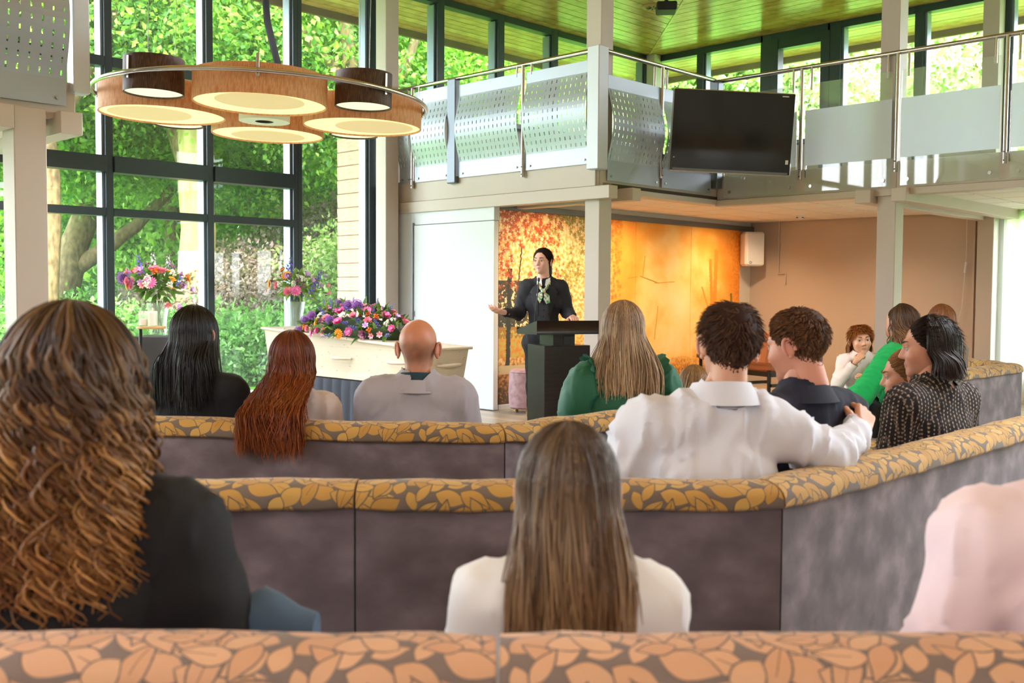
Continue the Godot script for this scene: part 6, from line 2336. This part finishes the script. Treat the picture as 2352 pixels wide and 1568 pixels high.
func people() -> void:
	var t: Node3D
	# --- back row
	t = person("woman with long curly brown hair in a black jacket, on the pink flowered bench", spot(-0.735, 1.71), 0, {
		"s": 0.95, "sh": 0.185, "w": 1.08, "cell": 0.016, "top": cloth("black_jacket", "17171c"), "top_name": "jacket", "fold": 0.007, "neckline": 0.3, "lift": 0.012, "skin": Color.html("cf9c80"),
		"j": {"elr": Vector3(0.27, 0.70, 0.0), "ell": Vector3(-0.27, 0.70, 0.0)},
		"hair": [{"n": 1650, "clumps": 110, "cov": 2.15, "len": 0.37, "flare": 1.1, "wave": 0.007, "wl": 0.085, "curl": 0.013, "ragged": 0.72, "w": 0.0044, "thick": 0.022, "vol": 0.22, "c0": Color.html("32201a"), "c1": Color.html("8a5028"), "alt": Color.html("eeb26c"), "amt": 0.9, "back": 0.11, "layered": 0.35, "seed": 4}]})
	t = person("girl with long straight brown hair in a white T-shirt, on the pink flowered bench", spot(0.095, 1.70), 0, {
		"s": 0.74, "hs": 0.95, "sh": 0.138, "w": 0.98, "cell": 0.014, "top": cloth("white_tee", "ecebee", 0.8), "top_name": "t_shirt", "sleeve": -0.75, "neckline": -0.25, "skin": Color.html("d8a184"), "low": cloth("denim", "5a6d87"),
		"hair": [{"n": 2300, "clumps": 75, "cov": 1.95, "len": 0.33, "flare": 1.12, "wave": 0.005, "wl": 0.26, "w": 0.0026, "thick": 0.008, "vol": 0.08, "ragged": 0.8, "c0": Color.html("42302a"), "c1": Color.html("8a6444"), "alt": Color.html("d8b488"), "amt": 0.85, "back": 0.1, "layered": 0.3, "seed": 9}]})
	t = person("person in a pale pink shirt at the end of the pink flowered bench", spot(0.985, 1.74), 4, {
		"s": 0.93, "sh": 0.2, "w": 1.1, "cell": 0.016, "top": cloth("pink_shirt", "f0d9e2", 0.8), "fold": 0.008, "neckline": 0.3, "skin": Color.html("dba98f"), "j": {"ell": Vector3(-0.28, 0.69, 0.02)},
		"hair": [{"n": 1200, "c0": Color.html("6a4a30"), "c1": Color.html("8a6544"), "top": 0.03, "side": 0.012}]})
	collar(t, "collar", M.pink_shirt, Vector3(0, 1.03, 0.03), Vector2(0.09, 0.085), Vector2(0.068, 0.064), 0.05, 0.0, 0.5)
	# --- second row
	t = person("man in a white shirt with his arm round his neighbour, on the ochre bench", spot(0.538, 2.92), 0, {
		"s": 0.98, "sh": 0.18, "w": 1.08, "cell": 0.014, "top": cloth("white_shirt", "dfe1f0", 0.75), "fold": 0.014, "freq": Vector3(6, 3.4, 6), "lift": 0.014, "neckline": 0.3, "skin": Color.html("d39c80"), "shw": 1.12,
		"turn": Vector3(-4, 6, -4), "curlr": 0.75,
		"j": {"chest": Vector3(0.02, 0.83, 0.03), "top": Vector3(0.03, 0.945, 0.03), "neck": Vector3(0.05, 1.02, 0.025), "nape": Vector3(0.075, 1.12, 0.005), "head": Vector3(0.08, 1.203, -0.005), "shl": Vector3(-0.155, 0.965, 0.025), "shr": Vector3(0.2, 0.97, 0.01), "elr": Vector3(0.375, 0.885, -0.045), "wrr": Vector3(0.555, 0.925, -0.27), "ell": Vector3(-0.245, 0.76, 0.03), "wrl": Vector3(-0.11, 0.6, -0.2)},
		"handr": Basis.looking_at(Vector3(0.25, 0.45, -0.55), Vector3(0.55, 0.6, 0.5)),
		"hair": [{"n": 4200, "c0": Color.html("33211a"), "c1": Color.html("5c4030"), "top": 0.034, "side": 0.012, "vol": 1.3, "mess": 1.1, "seed": 6}]})
	collar(t, "collar", M.white_shirt, Vector3(0.058, 1.03, 0.018), Vector2(0.094, 0.09), Vector2(0.076, 0.074), 0.066, 0.012, 0.5, 0.026)
	var gs := MB.new()
	var hx: Transform3D = t.get_meta("hx")
	gs.tube(PackedVector3Array([hx * Vector3(-0.083, 0.012, 0.01), hx * Vector3(-0.078, 0.014, -0.05), hx * Vector3(-0.066, 0.01, -0.098)]), PackedFloat32Array([0.002]), 6)
	obj(gs, "glasses_arm", M.steel, t)
	t = person("man with cropped brown hair in a navy polo shirt, beside the man in white", spot(0.925, 3.31), 30, {
		"s": 0.95, "sh": 0.19, "w": 1.12, "cell": 0.016, "top": cloth("navy_polo", "1d2032", 0.85), "top_name": "polo_shirt", "fold": 0.006, "sleeve": -0.7, "neckline": 0.2, "skin": Color.html("d08f78"), "face": true, "turn": Vector3(-12, 14, 0), "brow": Color.html("6a4a30"),
		"hair": [{"n": 4200, "c0": Color.html("3f281c"), "c1": Color.html("7a5338"), "top": 0.024, "side": 0.009, "vol": 0.9, "mess": 1.2, "seed": 8}]})
	collar(t, "collar", M.navy_polo, Vector3(0, 1.0, 0.028), Vector2(0.094, 0.09), Vector2(0.076, 0.072), 0.055, 0.01, 0.5, 0.024)
	# openwork knit: dark yarn over a beige lining
	var net := Image.create(128, 128, false, Image.FORMAT_RGB8)
	for y in 128:
		for x in 128:
			var u := fmod(x / 16.0, 1.0) - 0.5
			var v := fmod(y / 12.8 + (0.5 if int(x / 16.0) % 2 else 0.0), 1.0) - 0.5
			var hole := Vector2(u * 1.5, v + absf(u) * 0.9 - 0.1).length() < 0.27
			net.set_pixel(x, y, Color.html("b39a88") if hole else Color.html("141013"))
	var nm := mat("openwork_knit", Color(1, 1, 1), 0.9)
	grained(nm, ImageTexture.create_from_image(net), Vector3(6.5, 6.5, 6.5))
	t = person("woman with dark shoulder-length hair in a black openwork knit top", spot(1.63, 4.0), 34, {
		"s": 0.9, "hs": 0.98, "sh": 0.185, "w": 1.14, "cell": 0.016, "top": nm, "top_name": "knit_top", "sleeve": -0.95, "neckline": 0.15, "skin": Color.html("c98d74"), "face": true, "turn": Vector3(-6, 38, 0),
		"hair": [{"n": 1500, "clumps": 50, "cov": 1.62, "len": 0.13, "flare": 1.05, "wave": 0.004, "wl": 0.2, "w": 0.003, "thick": 0.014, "c0": Color.html("1d120e"), "c1": Color.html("2c1a14"), "alt": Color.html("55342a"), "amt": 0.5, "back": 0.07, "seed": 12}, {"n": 1600, "c0": Color.html("1d120e"), "c1": Color.html("2c1a14"), "top": 0.05, "side": 0.05, "vol": 0.3, "mess": 0.05, "swept": true, "low": true, "seed": 13}]})
	t = person("girl with light brown hair tied back, seen in profile beside the woman in black knit", spot(1.655, 4.3), 70, {
		"s": 0.73, "hs": 0.9, "sh": 0.12, "cell": 0.02, "child": true, "top": cloth("beige_top", "b9a08c"), "skin": Color.html("d69a80"), "face": true, "turn": Vector3(-8, 8, 0), "brow": Color.html("7a5a40"),
		"hair": [{"n": 2600, "c0": Color.html("6a4228"), "c1": Color.html("9a6c44"), "top": 0.05, "side": 0.04, "vol": 0.45, "mess": 0.1, "swept": true, "low": true, "seed": 14}]})
	# --- front row, from the window side
	t = person("woman with long straight black hair in a black top, on the front bench", spot(-1.295, 4.2), -12, {
		"s": 0.925, "sh": 0.165, "cell": 0.018, "top": cloth("black_top", "121216", 0.9), "fold": 0.005, "neckline": 0.2, "skin": Color.html("c99078"), "turn": Vector3(-3, -12, 3),
		"hair": [{"n": 1500, "clumps": 50, "cov": 1.9, "len": 0.31, "flare": 1.25, "wave": 0.003, "wl": 0.3, "w": 0.003, "thick": 0.01, "c0": Color.html("0d0a0b"), "c1": Color.html("1a1416"), "alt": Color.html("3a2c2a"), "amt": 0.4, "back": 0.1, "layered": 0.25, "seed": 15}]})
	t = person("girl with long wavy red hair in a pale top, hair falling over the front bench", spot(-0.90, 4.19), 0, {
		"s": 0.8, "hs": 0.97, "sh": 0.145, "cell": 0.018, "top": cloth("pale_top", "dfd3d8", 0.85), "sleeve": -0.9, "skin": Color.html("dcaa92"),
		"hair": [{"n": 1500, "clumps": 70, "cov": 1.95, "len": 0.365, "flare": 1.2, "wave": 0.008, "wl": 0.11, "w": 0.003, "thick": 0.012, "vol": 0.1, "c0": Color.html("5e2412"), "c1": Color.html("9c4a22"), "alt": Color.html("d98a4a"), "amt": 0.55, "back": 0.11, "drape": [-0.19, 0.39], "layered": 0.15, "seed": 17}]})
	var stub := func(q: Vector3, c: Color) -> Color:
		var a := smoothstep(0.045, 0.01, q.y) * smoothstep(-0.085, -0.06, q.y) * smoothstep(-0.055, -0.02, q.z)
		c = c.lerp(Color(0.16, 0.115, 0.095), a * (0.45 + 0.3 * wob.get_noise_3d(q.x * 40, q.y * 40, q.z * 40)))
		return c
	t = person("bald man in a light grey blazer, on the front bench before the coffin", spot(-0.385, 4.2), -3, {
		"s": 0.87, "hs": 1.02, "sh": 0.165, "w": 1.22, "cell": 0.015, "top": cloth("grey_blazer", "a7a2ac", 0.9), "top_name": "blazer", "fold": 0.006, "lift": 0.016, "neckline": 0.2, "skin": Color.html("c98568"), "tint": stub, "shw": 1.1})
	collar(t, "shirt_collar", cloth("teal_shirt", "1f3c46", 0.8), Vector3(0, 0.955, 0.025), Vector2(0.078, 0.072), Vector2(0.066, 0.06), 0.062, 0.01, 0.4, 0.008)
	collar(t, "collar_trim", cloth("black_top", "121216"), Vector3(0, 0.945, 0.027), Vector2(0.093, 0.087), Vector2(0.08, 0.074), 0.03, 0.012, 0.5, 0.012)
	collar(t, "blazer_collar", M.grey_blazer, Vector3(0, 0.935, 0.027), Vector2(0.1, 0.094), Vector2(0.082, 0.078), 0.05, 0.012, 0.5, 0.02)
	var hb: Transform3D = t.get_meta("hx")
	var ga := MB.new()
	ga.tube(PackedVector3Array([hb * Vector3(0.083, 0.012, 0.01), hb * Vector3(0.079, 0.016, -0.05), hb * Vector3(0.068, 0.012, -0.1)]), PackedFloat32Array([0.003]), 6)
	obj(ga, "glasses_arm", M.black, t)
	var puff := func(p: Vector3, n: Vector3, b: int, tt: float) -> float:
		if b == 8 or b == 9: return 0.028 * sin(PI * clampf(tt * 1.1 + 0.12, 0, 1)) + 0.006 * sin(p.x * 160.0 + p.z * 120.0) * clampf(0.7 - tt, 0, 1)
		if b == 10 or b == 11: return 0.02 * (1.0 - tt)
		return 0.0
	t = person("woman with long blonde hair in a dark green blouse with puffed sleeves", spot(0.50, 4.62), 14, {
		"s": 0.955, "hs": 0.97, "sh": 0.17, "w": 1.1, "cell": 0.016, "top": cloth("green_blouse", "0b5a41", 0.6, 0.4), "top_name": "blouse", "fold": 0.006, "neckline": 0.25, "skin": Color.html("dba88e"), "turn": Vector3(0, -10, 0), "shape": puff, "j": {"ell": Vector3(-0.27, 0.70, 0.0)},
		"hair": [{"n": 1800, "clumps": 60, "cov": 1.85, "len": 0.335, "flare": 1.5, "wave": 0.005, "wl": 0.24, "w": 0.003, "thick": 0.018, "c0": Color.html("8a6a4e"), "c1": Color.html("c9a680"), "alt": Color.html("efd9b8"), "amt": 0.7, "back": 0.105, "layered": 0.2, "seed": 21}]})
	for s in [-1.0, 1.0]:                                # ruffle over the shoulder seam
		var rf := PackedVector3Array()
		for j in 3:
			for i in 25:
				var a := lerpf(-1.35, 1.35, i / 24.0)
				var q := j / 2.0
				rf.append(Vector3(s * (0.15 + 0.035 * q + 0.006 * q * sin(i * 1.4)), 0.975 + cos(a) * 0.085 + 0.02 * q, 0.02 + sin(a) * (0.085 + 0.015 * q)))
		var rm := MB.new()
		rm.sheet(rf, 25, 3)
		obj(rm, "ruffle", M.green_blouse, t)
	var ch := PackedVector3Array()
	for k in 22:
		var q := k / 21.0
		ch.append(Vector3(lerpf(-0.02, 0.16, q), lerpf(0.80, 0.985, q), 0.133 - 0.09 * q * q * q))
	var chm := MB.new()
	for k in 22: chm.ball(ch[k], Vector3(0.006, 0.0045, 0.004), 6, 4)
	obj(chm, "bag_chain", M.gold, t)
	t = person("small child with fair hair between the green blouse and the man in white", spot(0.885, 4.97), 10, {
		"s": 0.59, "hs": 0.86, "sh": 0.1, "cell": 0.022, "child": true, "top": cloth("cream_top", "d8c6b4"), "skin": Color.html("dfae92"),
		"hair": [{"n": 1400, "clumps": 40, "cov": 2.3, "len": 0.05, "flare": 1.0, "wave": 0.005, "wl": 0.09, "w": 0.003, "thick": 0.008, "c0": Color.html("8a6238"), "c1": Color.html("b98d58"), "alt": Color.html("e0bd86"), "amt": 0.5, "back": 0.07, "seed": 23}]})
	# --- front row, right-hand side
	var knit := func(p: Vector3, n: Vector3, b: int, tt: float) -> float: return 0.0035 * sin(p.x * 210.0 + p.y * 60.0) + 0.012
	t = person("woman with wavy brown hair in a bright green knitted jumper", spot(2.56, 6.76), 48, {
		"s": 0.915, "sh": 0.185, "w": 1.2, "cell": 0.014, "top": cloth("green_jumper", "0fa050", 0.95, 0.5), "top_name": "jumper", "fold": 0.007, "shape": knit, "neckline": 0.25, "skin": Color.html("d49c82"), "turn": Vector3(-4, 10, 0),
		"j": {"ell": Vector3(-0.39, 0.69, -0.1), "wrl": Vector3(-0.24, 0.66, -0.33)},
		"hair": [{"n": 1300, "clumps": 46, "cov": 1.9, "len": 0.19, "flare": 1.25, "wave": 0.01, "wl": 0.085, "w": 0.0035, "thick": 0.018, "vol": 0.12, "c0": Color.html("3c251a"), "c1": Color.html("8a5a36"), "alt": Color.html("d8a566"), "amt": 0.6, "back": 0.09, "seed": 25}, {"n": 1200, "c0": Color.html("3c251a"), "c1": Color.html("5f3d28"), "top": 0.05, "side": 0.05, "vol": 0.4, "mess": 0.1, "swept": true, "low": true, "seed": 26}]})
	t = person("woman with long reddish blonde hair behind the dark-haired woman in black knit", spot(3.1, 7.42), 25, {
		"s": 0.92, "sh": 0.165, "cell": 0.02, "top": cloth("taupe_top", "8a7a70"), "skin": Color.html("d8a48a"),
		"hair": [{"n": 1200, "clumps": 44, "cov": 1.9, "len": 0.36, "flare": 1.3, "wave": 0.005, "wl": 0.14, "w": 0.0035, "thick": 0.012, "c0": Color.html("7a4326"), "c1": Color.html("b58a5c"), "alt": Color.html("dcb888"), "amt": 0.6, "back": 0.1, "seed": 27}]})
	t = person("little girl with ginger hair looking back over the bench, fist at her mouth", spot(2.345, 6.88), 168, {
		"s": 0.61, "y0": 0.56, "hs": 0.86, "sh": 0.1, "cell": 0.014, "child": true, "face": true, "top": cloth("white_pink_top", "efdcd6", 0.85), "skin": Color.html("e0a585"), "turn": Vector3(0, 8, -4), "brow": Color.html("8a5a34"), "iris": Color.html("4a3a2c"), "curlr": 1.0, "curll": 1.0,
		"j": {"elr": Vector3(0.15, 0.755, -0.06), "wrr": Vector3(0.045, 0.905, -0.12), "ell": Vector3(-0.13, 0.72, -0.08), "wrl": Vector3(-0.02, 0.8, -0.17)},
		"handr": Basis.looking_at(Vector3(-0.5, 0.6, 0.1), Vector3(0.4, 0.3, -0.9)),
		"hair": [{"n": 1500, "clumps": 44, "cov": 1.62, "len": 0.1, "flare": 1.0, "wave": 0.004, "wl": 0.12, "w": 0.0026, "thick": 0.005, "c0": Color.html("8a4a22"), "c1": Color.html("b8743c"), "alt": Color.html("dca060"), "amt": 0.5, "back": 0.085, "seed": 29}, {"n": 1800, "c0": Color.html("8a4a22"), "c1": Color.html("b8743c"), "top": 0.045, "side": 0.035, "vol": 0.5, "mess": 0.2, "seed": 30}]})
	# --- the speaker
	speaker_woman()
	var bag := thing("handbag", "blue cloth handbag beside the curly-haired woman on the pink bench", "bag", spot(-0.42, 1.72, 0.44), deg_to_rad(YAW))
	var bm := MB.new()
	run(bm, round_rect(-0.05, 0.0, 0.05, 0.415, 0.048, 5), -0.09, 0.09, 0, 0, 6, 0.25)
	obj(bm, "body", cloth("blue_bag", "4a6079"), bag)
	var bh := MB.new()
	bh.tube(PackedVector3Array([Vector3(-0.06, 0.33, -0.053), Vector3(-0.05, 0.2, -0.07), Vector3(0.05, 0.2, -0.07), Vector3(0.06, 0.33, -0.053)]), PackedFloat32Array([0.006]), 8)
	obj(bh, "strap", M.blue_bag, bag)


# a flat piece of cloth laid on the chest: outline in (x, y), bent round the body
func on_chest(parent: Node3D, called: String, m: Material, pts: Array, z0: float, bend: float, thick := 0.006) -> void:
	var poly := PackedVector2Array(pts)
	var ix := Geometry2D.triangulate_polygon(poly)
	var mb := MB.new()
	var at := func(p: Vector2, d: float) -> Vector3: return Vector3(p.x, p.y, z0 + bend * p.x * p.x - d)
	for k in range(0, ix.size(), 3):
		mb.poly([at.call(poly[ix[k]], thick), at.call(poly[ix[k + 1]], thick), at.call(poly[ix[k + 2]], thick)], Vector3(0, 0, -1))
		mb.poly([at.call(poly[ix[k]], 0.0), at.call(poly[ix[k + 1]], 0.0), at.call(poly[ix[k + 2]], 0.0)], Vector3(0, 0, 1))
	for k in poly.size():
		var a := poly[k]
		var b := poly[(k + 1) % poly.size()]
		var e := Vector2(b.y - a.y, a.x - b.x)
		if Geometry2D.is_point_in_polygon((a + b) / 2.0 + e.normalized() * 0.0015, poly): e = -e
		mb.poly([at.call(a, thick), at.call(b, thick), at.call(b, 0.0), at.call(a, 0.0)], Vector3(e.x, e.y, 0))
	obj(mb, called, m, parent)


func speaker_woman() -> void:
	var suit := cloth("charcoal_suit", "1b1b22", 0.8)
	var t := person("woman speaking in a charcoal suit with a green flowered neck scarf, hand held out", spot(0.285, 9.25), 176, {
		"s": 0.96, "hs": 0.98, "sh": 0.15, "w": 0.95, "cell": 0.014, "top": suit, "top_name": "jacket", "low": suit, "fold": 0.006, "lift": 0.012, "neckline": 0.05, "sleeve": 1.3, "skin": Color.html("e0ac98"), "face": true, "turn": Vector3(0, -24, 0), "brow": Color.html("2a1c18"), "iris": Color.html("4a3628"), "curlr": 0.15, "curll": 0.3,
		"j": {"hipl": Vector3(-0.085, 0.9, 0.01), "hipr": Vector3(0.085, 0.9, 0.01), "belly": Vector3(0, 1.03, 0.0), "chest": Vector3(0, 1.27, 0.0), "top": Vector3(0, 1.375, 0.01), "neck": Vector3(0, 1.44, 0.015), "nape": Vector3(0.01, 1.54, -0.005), "head": Vector3(0.015, 1.632, -0.02), "shl": Vector3(-0.155, 1.395, 0.01), "shr": Vector3(0.155, 1.395, 0.01), "elr": Vector3(0.225, 1.165, 0.0), "wrr": Vector3(0.325, 1.175, -0.2), "ell": Vector3(-0.215, 1.18, 0.02), "wrl": Vector3(-0.26, 1.145, -0.2), "knl": Vector3(-0.09, 0.5, 0.0), "knr": Vector3(0.09, 0.5, 0.0), "anl": Vector3(-0.09, 0.1, 0.03), "anr": Vector3(0.09, 0.1, 0.03), "tol": Vector3(-0.1, 0.04, -0.13), "tor": Vector3(0.1, 0.04, -0.13)},
		"handr": Basis.looking_at(Vector3(0.62, 0.16, -0.45), Vector3(-0.2, -0.95, -0.35)),
		"hair": [{"n": 2600, "c0": Color.html("1c1210"), "c1": Color.html("2e1e1a"), "top": 0.045, "side": 0.04, "vol": 0.3, "mess": 0.05, "swept": true, "low": true, "seed": 33}]})
	# ponytail
	var hx: Transform3D = t.get_meta("hx")
	var pt := MB.new()
	pt.col = Color.html("231614").srgb_to_linear()
	pt.tube(PackedVector3Array([hx * Vector3(0, 0.0, 0.1), hx * Vector3(-0.01, -0.02, 0.125), hx * Vector3(-0.02, -0.1, 0.12), hx * Vector3(-0.02, -0.2, 0.105)]), PackedFloat32Array([0.02, 0.025, 0.022, 0.008]), 10)
	obj(pt, "ponytail", M.hair, t)
	# round glasses
	var gm := MB.new()
	for s in [-1.0, 1.0]:
		var ring := PackedVector3Array()
		for k in 25:
			var a := TAU * k / 24
			ring.append(hx * Vector3(s * 0.032 + cos(a) * 0.021, 0.002 + sin(a) * 0.02, -0.104 + 0.15 * absf(s * 0.032 + cos(a) * 0.021) * absf(s * 0.032 + cos(a) * 0.021) * 10.0))
		gm.tube(ring, PackedFloat32Array([0.0012]), 5, false)
		gm.tube(PackedVector3Array([hx * Vector3(s * 0.053, 0.006, -0.099), hx * Vector3(s * 0.074, 0.008, -0.05), hx * Vector3(s * 0.079, 0.004, 0.005)]), PackedFloat32Array([0.0012]), 5)
	gm.bar(hx * Vector3(-0.011, 0.006, -0.108), hx * Vector3(0.011, 0.006, -0.108), 0.0012, 5)
	obj(gm, "glasses", M.gold, t)
	# waistcoat, lapels, blouse collar, scarf
	var vest := cloth("vest_grey", "2b2b31", 0.8)
	on_chest(t, "waistcoat", vest, [Vector2(-0.055, 1.37), Vector2(0.055, 1.37), Vector2(0.05, 1.2), Vector2(0.062, 1.05), Vector2(0.0, 0.99), Vector2(-0.062, 1.05), Vector2(-0.05, 1.2)], -0.13, 3.0, 0.006)
	for y in [1.255, 1.2, 1.145, 1.09]:
		var b := MB.new()
		b.ball(Vector3(0.0, y, -0.139), Vector3(0.007, 0.007, 0.004), 8, 6)
		obj(b, "button", M.black, t)
	for s in [-1.0, 1.0]:
		on_chest(t, "lapel", suit, [Vector2(s * 0.05, 1.43), Vector2(s * 0.095, 1.405), Vector2(s * 0.125, 1.355), Vector2(s * 0.105, 1.34), Vector2(s * 0.115, 1.32), Vector2(s * 0.06, 1.14), Vector2(s * 0.045, 1.15), Vector2(s * 0.05, 1.3)], -0.128, 4.0, 0.014)
		on_chest(t, "blouse_collar", cloth("white_tee", "ecebee"), [Vector2(s * 0.02, 1.47), Vector2(s * 0.058, 1.49), Vector2(s * 0.062, 1.42), Vector2(s * 0.035, 1.385), Vector2(s * 0.012, 1.42)], -0.085, 6.0, 0.006)
	collar(t, "collar_band", M.white_tee, Vector3(0, 1.455, 0.012), Vector2(0.07, 0.066), Vector2(0.058, 0.055), 0.045, 0.0, 0.5, 0.012)
	var sc := Image.create(64, 64, false, Image.FORMAT_RGB8)
	var sn := FastNoiseLite.new()
	sn.frequency = 0.07
	for y in 64:
		for x in 64:
			var a := sn.get_noise_2d(x, y)
			var b := sn.get_noise_2d(x + 300, y)
			sc.set_pixel(x, y, Color.html("2f9e3f") if a > 0.1 else Color.html("e8e2d8") if b > 0.05 else Color.html("e0743a") if a < -0.3 else Color.html("c9d24a") if b < -0.25 else Color.html("b9a9c0"))
	var sm := mat("scarf_print", Color(1, 1, 1), 0.5)
	grained(sm, ImageTexture.create_from_image(sc), Vector3(7, 7, 7))
	on_chest(t, "scarf_tail", sm, [Vector2(-0.008, 1.365), Vector2(-0.055, 1.33), Vector2(-0.062, 1.265), Vector2(-0.028, 1.255), Vector2(-0.004, 1.29)], -0.15, 3.0, 0.012)
	on_chest(t, "scarf_tail", sm, [Vector2(0.008, 1.365), Vector2(0.06, 1.345), Vector2(0.055, 1.3), Vector2(0.03, 1.26), Vector2(0.005, 1.31)], -0.148, 3.0, 0.012)
	var kn := MB.new()
	kn.ball(Vector3(0, 1.37, -0.148), Vector3(0.022, 0.019, 0.018), 12, 8)
	obj(kn, "scarf_knot", sm, t)
	for s in [-1.0, 1.0]:
		var kb := MB.new()
		kb.tube(PackedVector3Array([Vector3(s * 0.055, 1.46, -0.04), Vector3(s * 0.045, 1.42, -0.095), Vector3(s * 0.012, 1.378, -0.146)]), PackedFloat32Array([0.01, 0.014, 0.012]), 8)
		obj(kb, "scarf_band", sm, t)
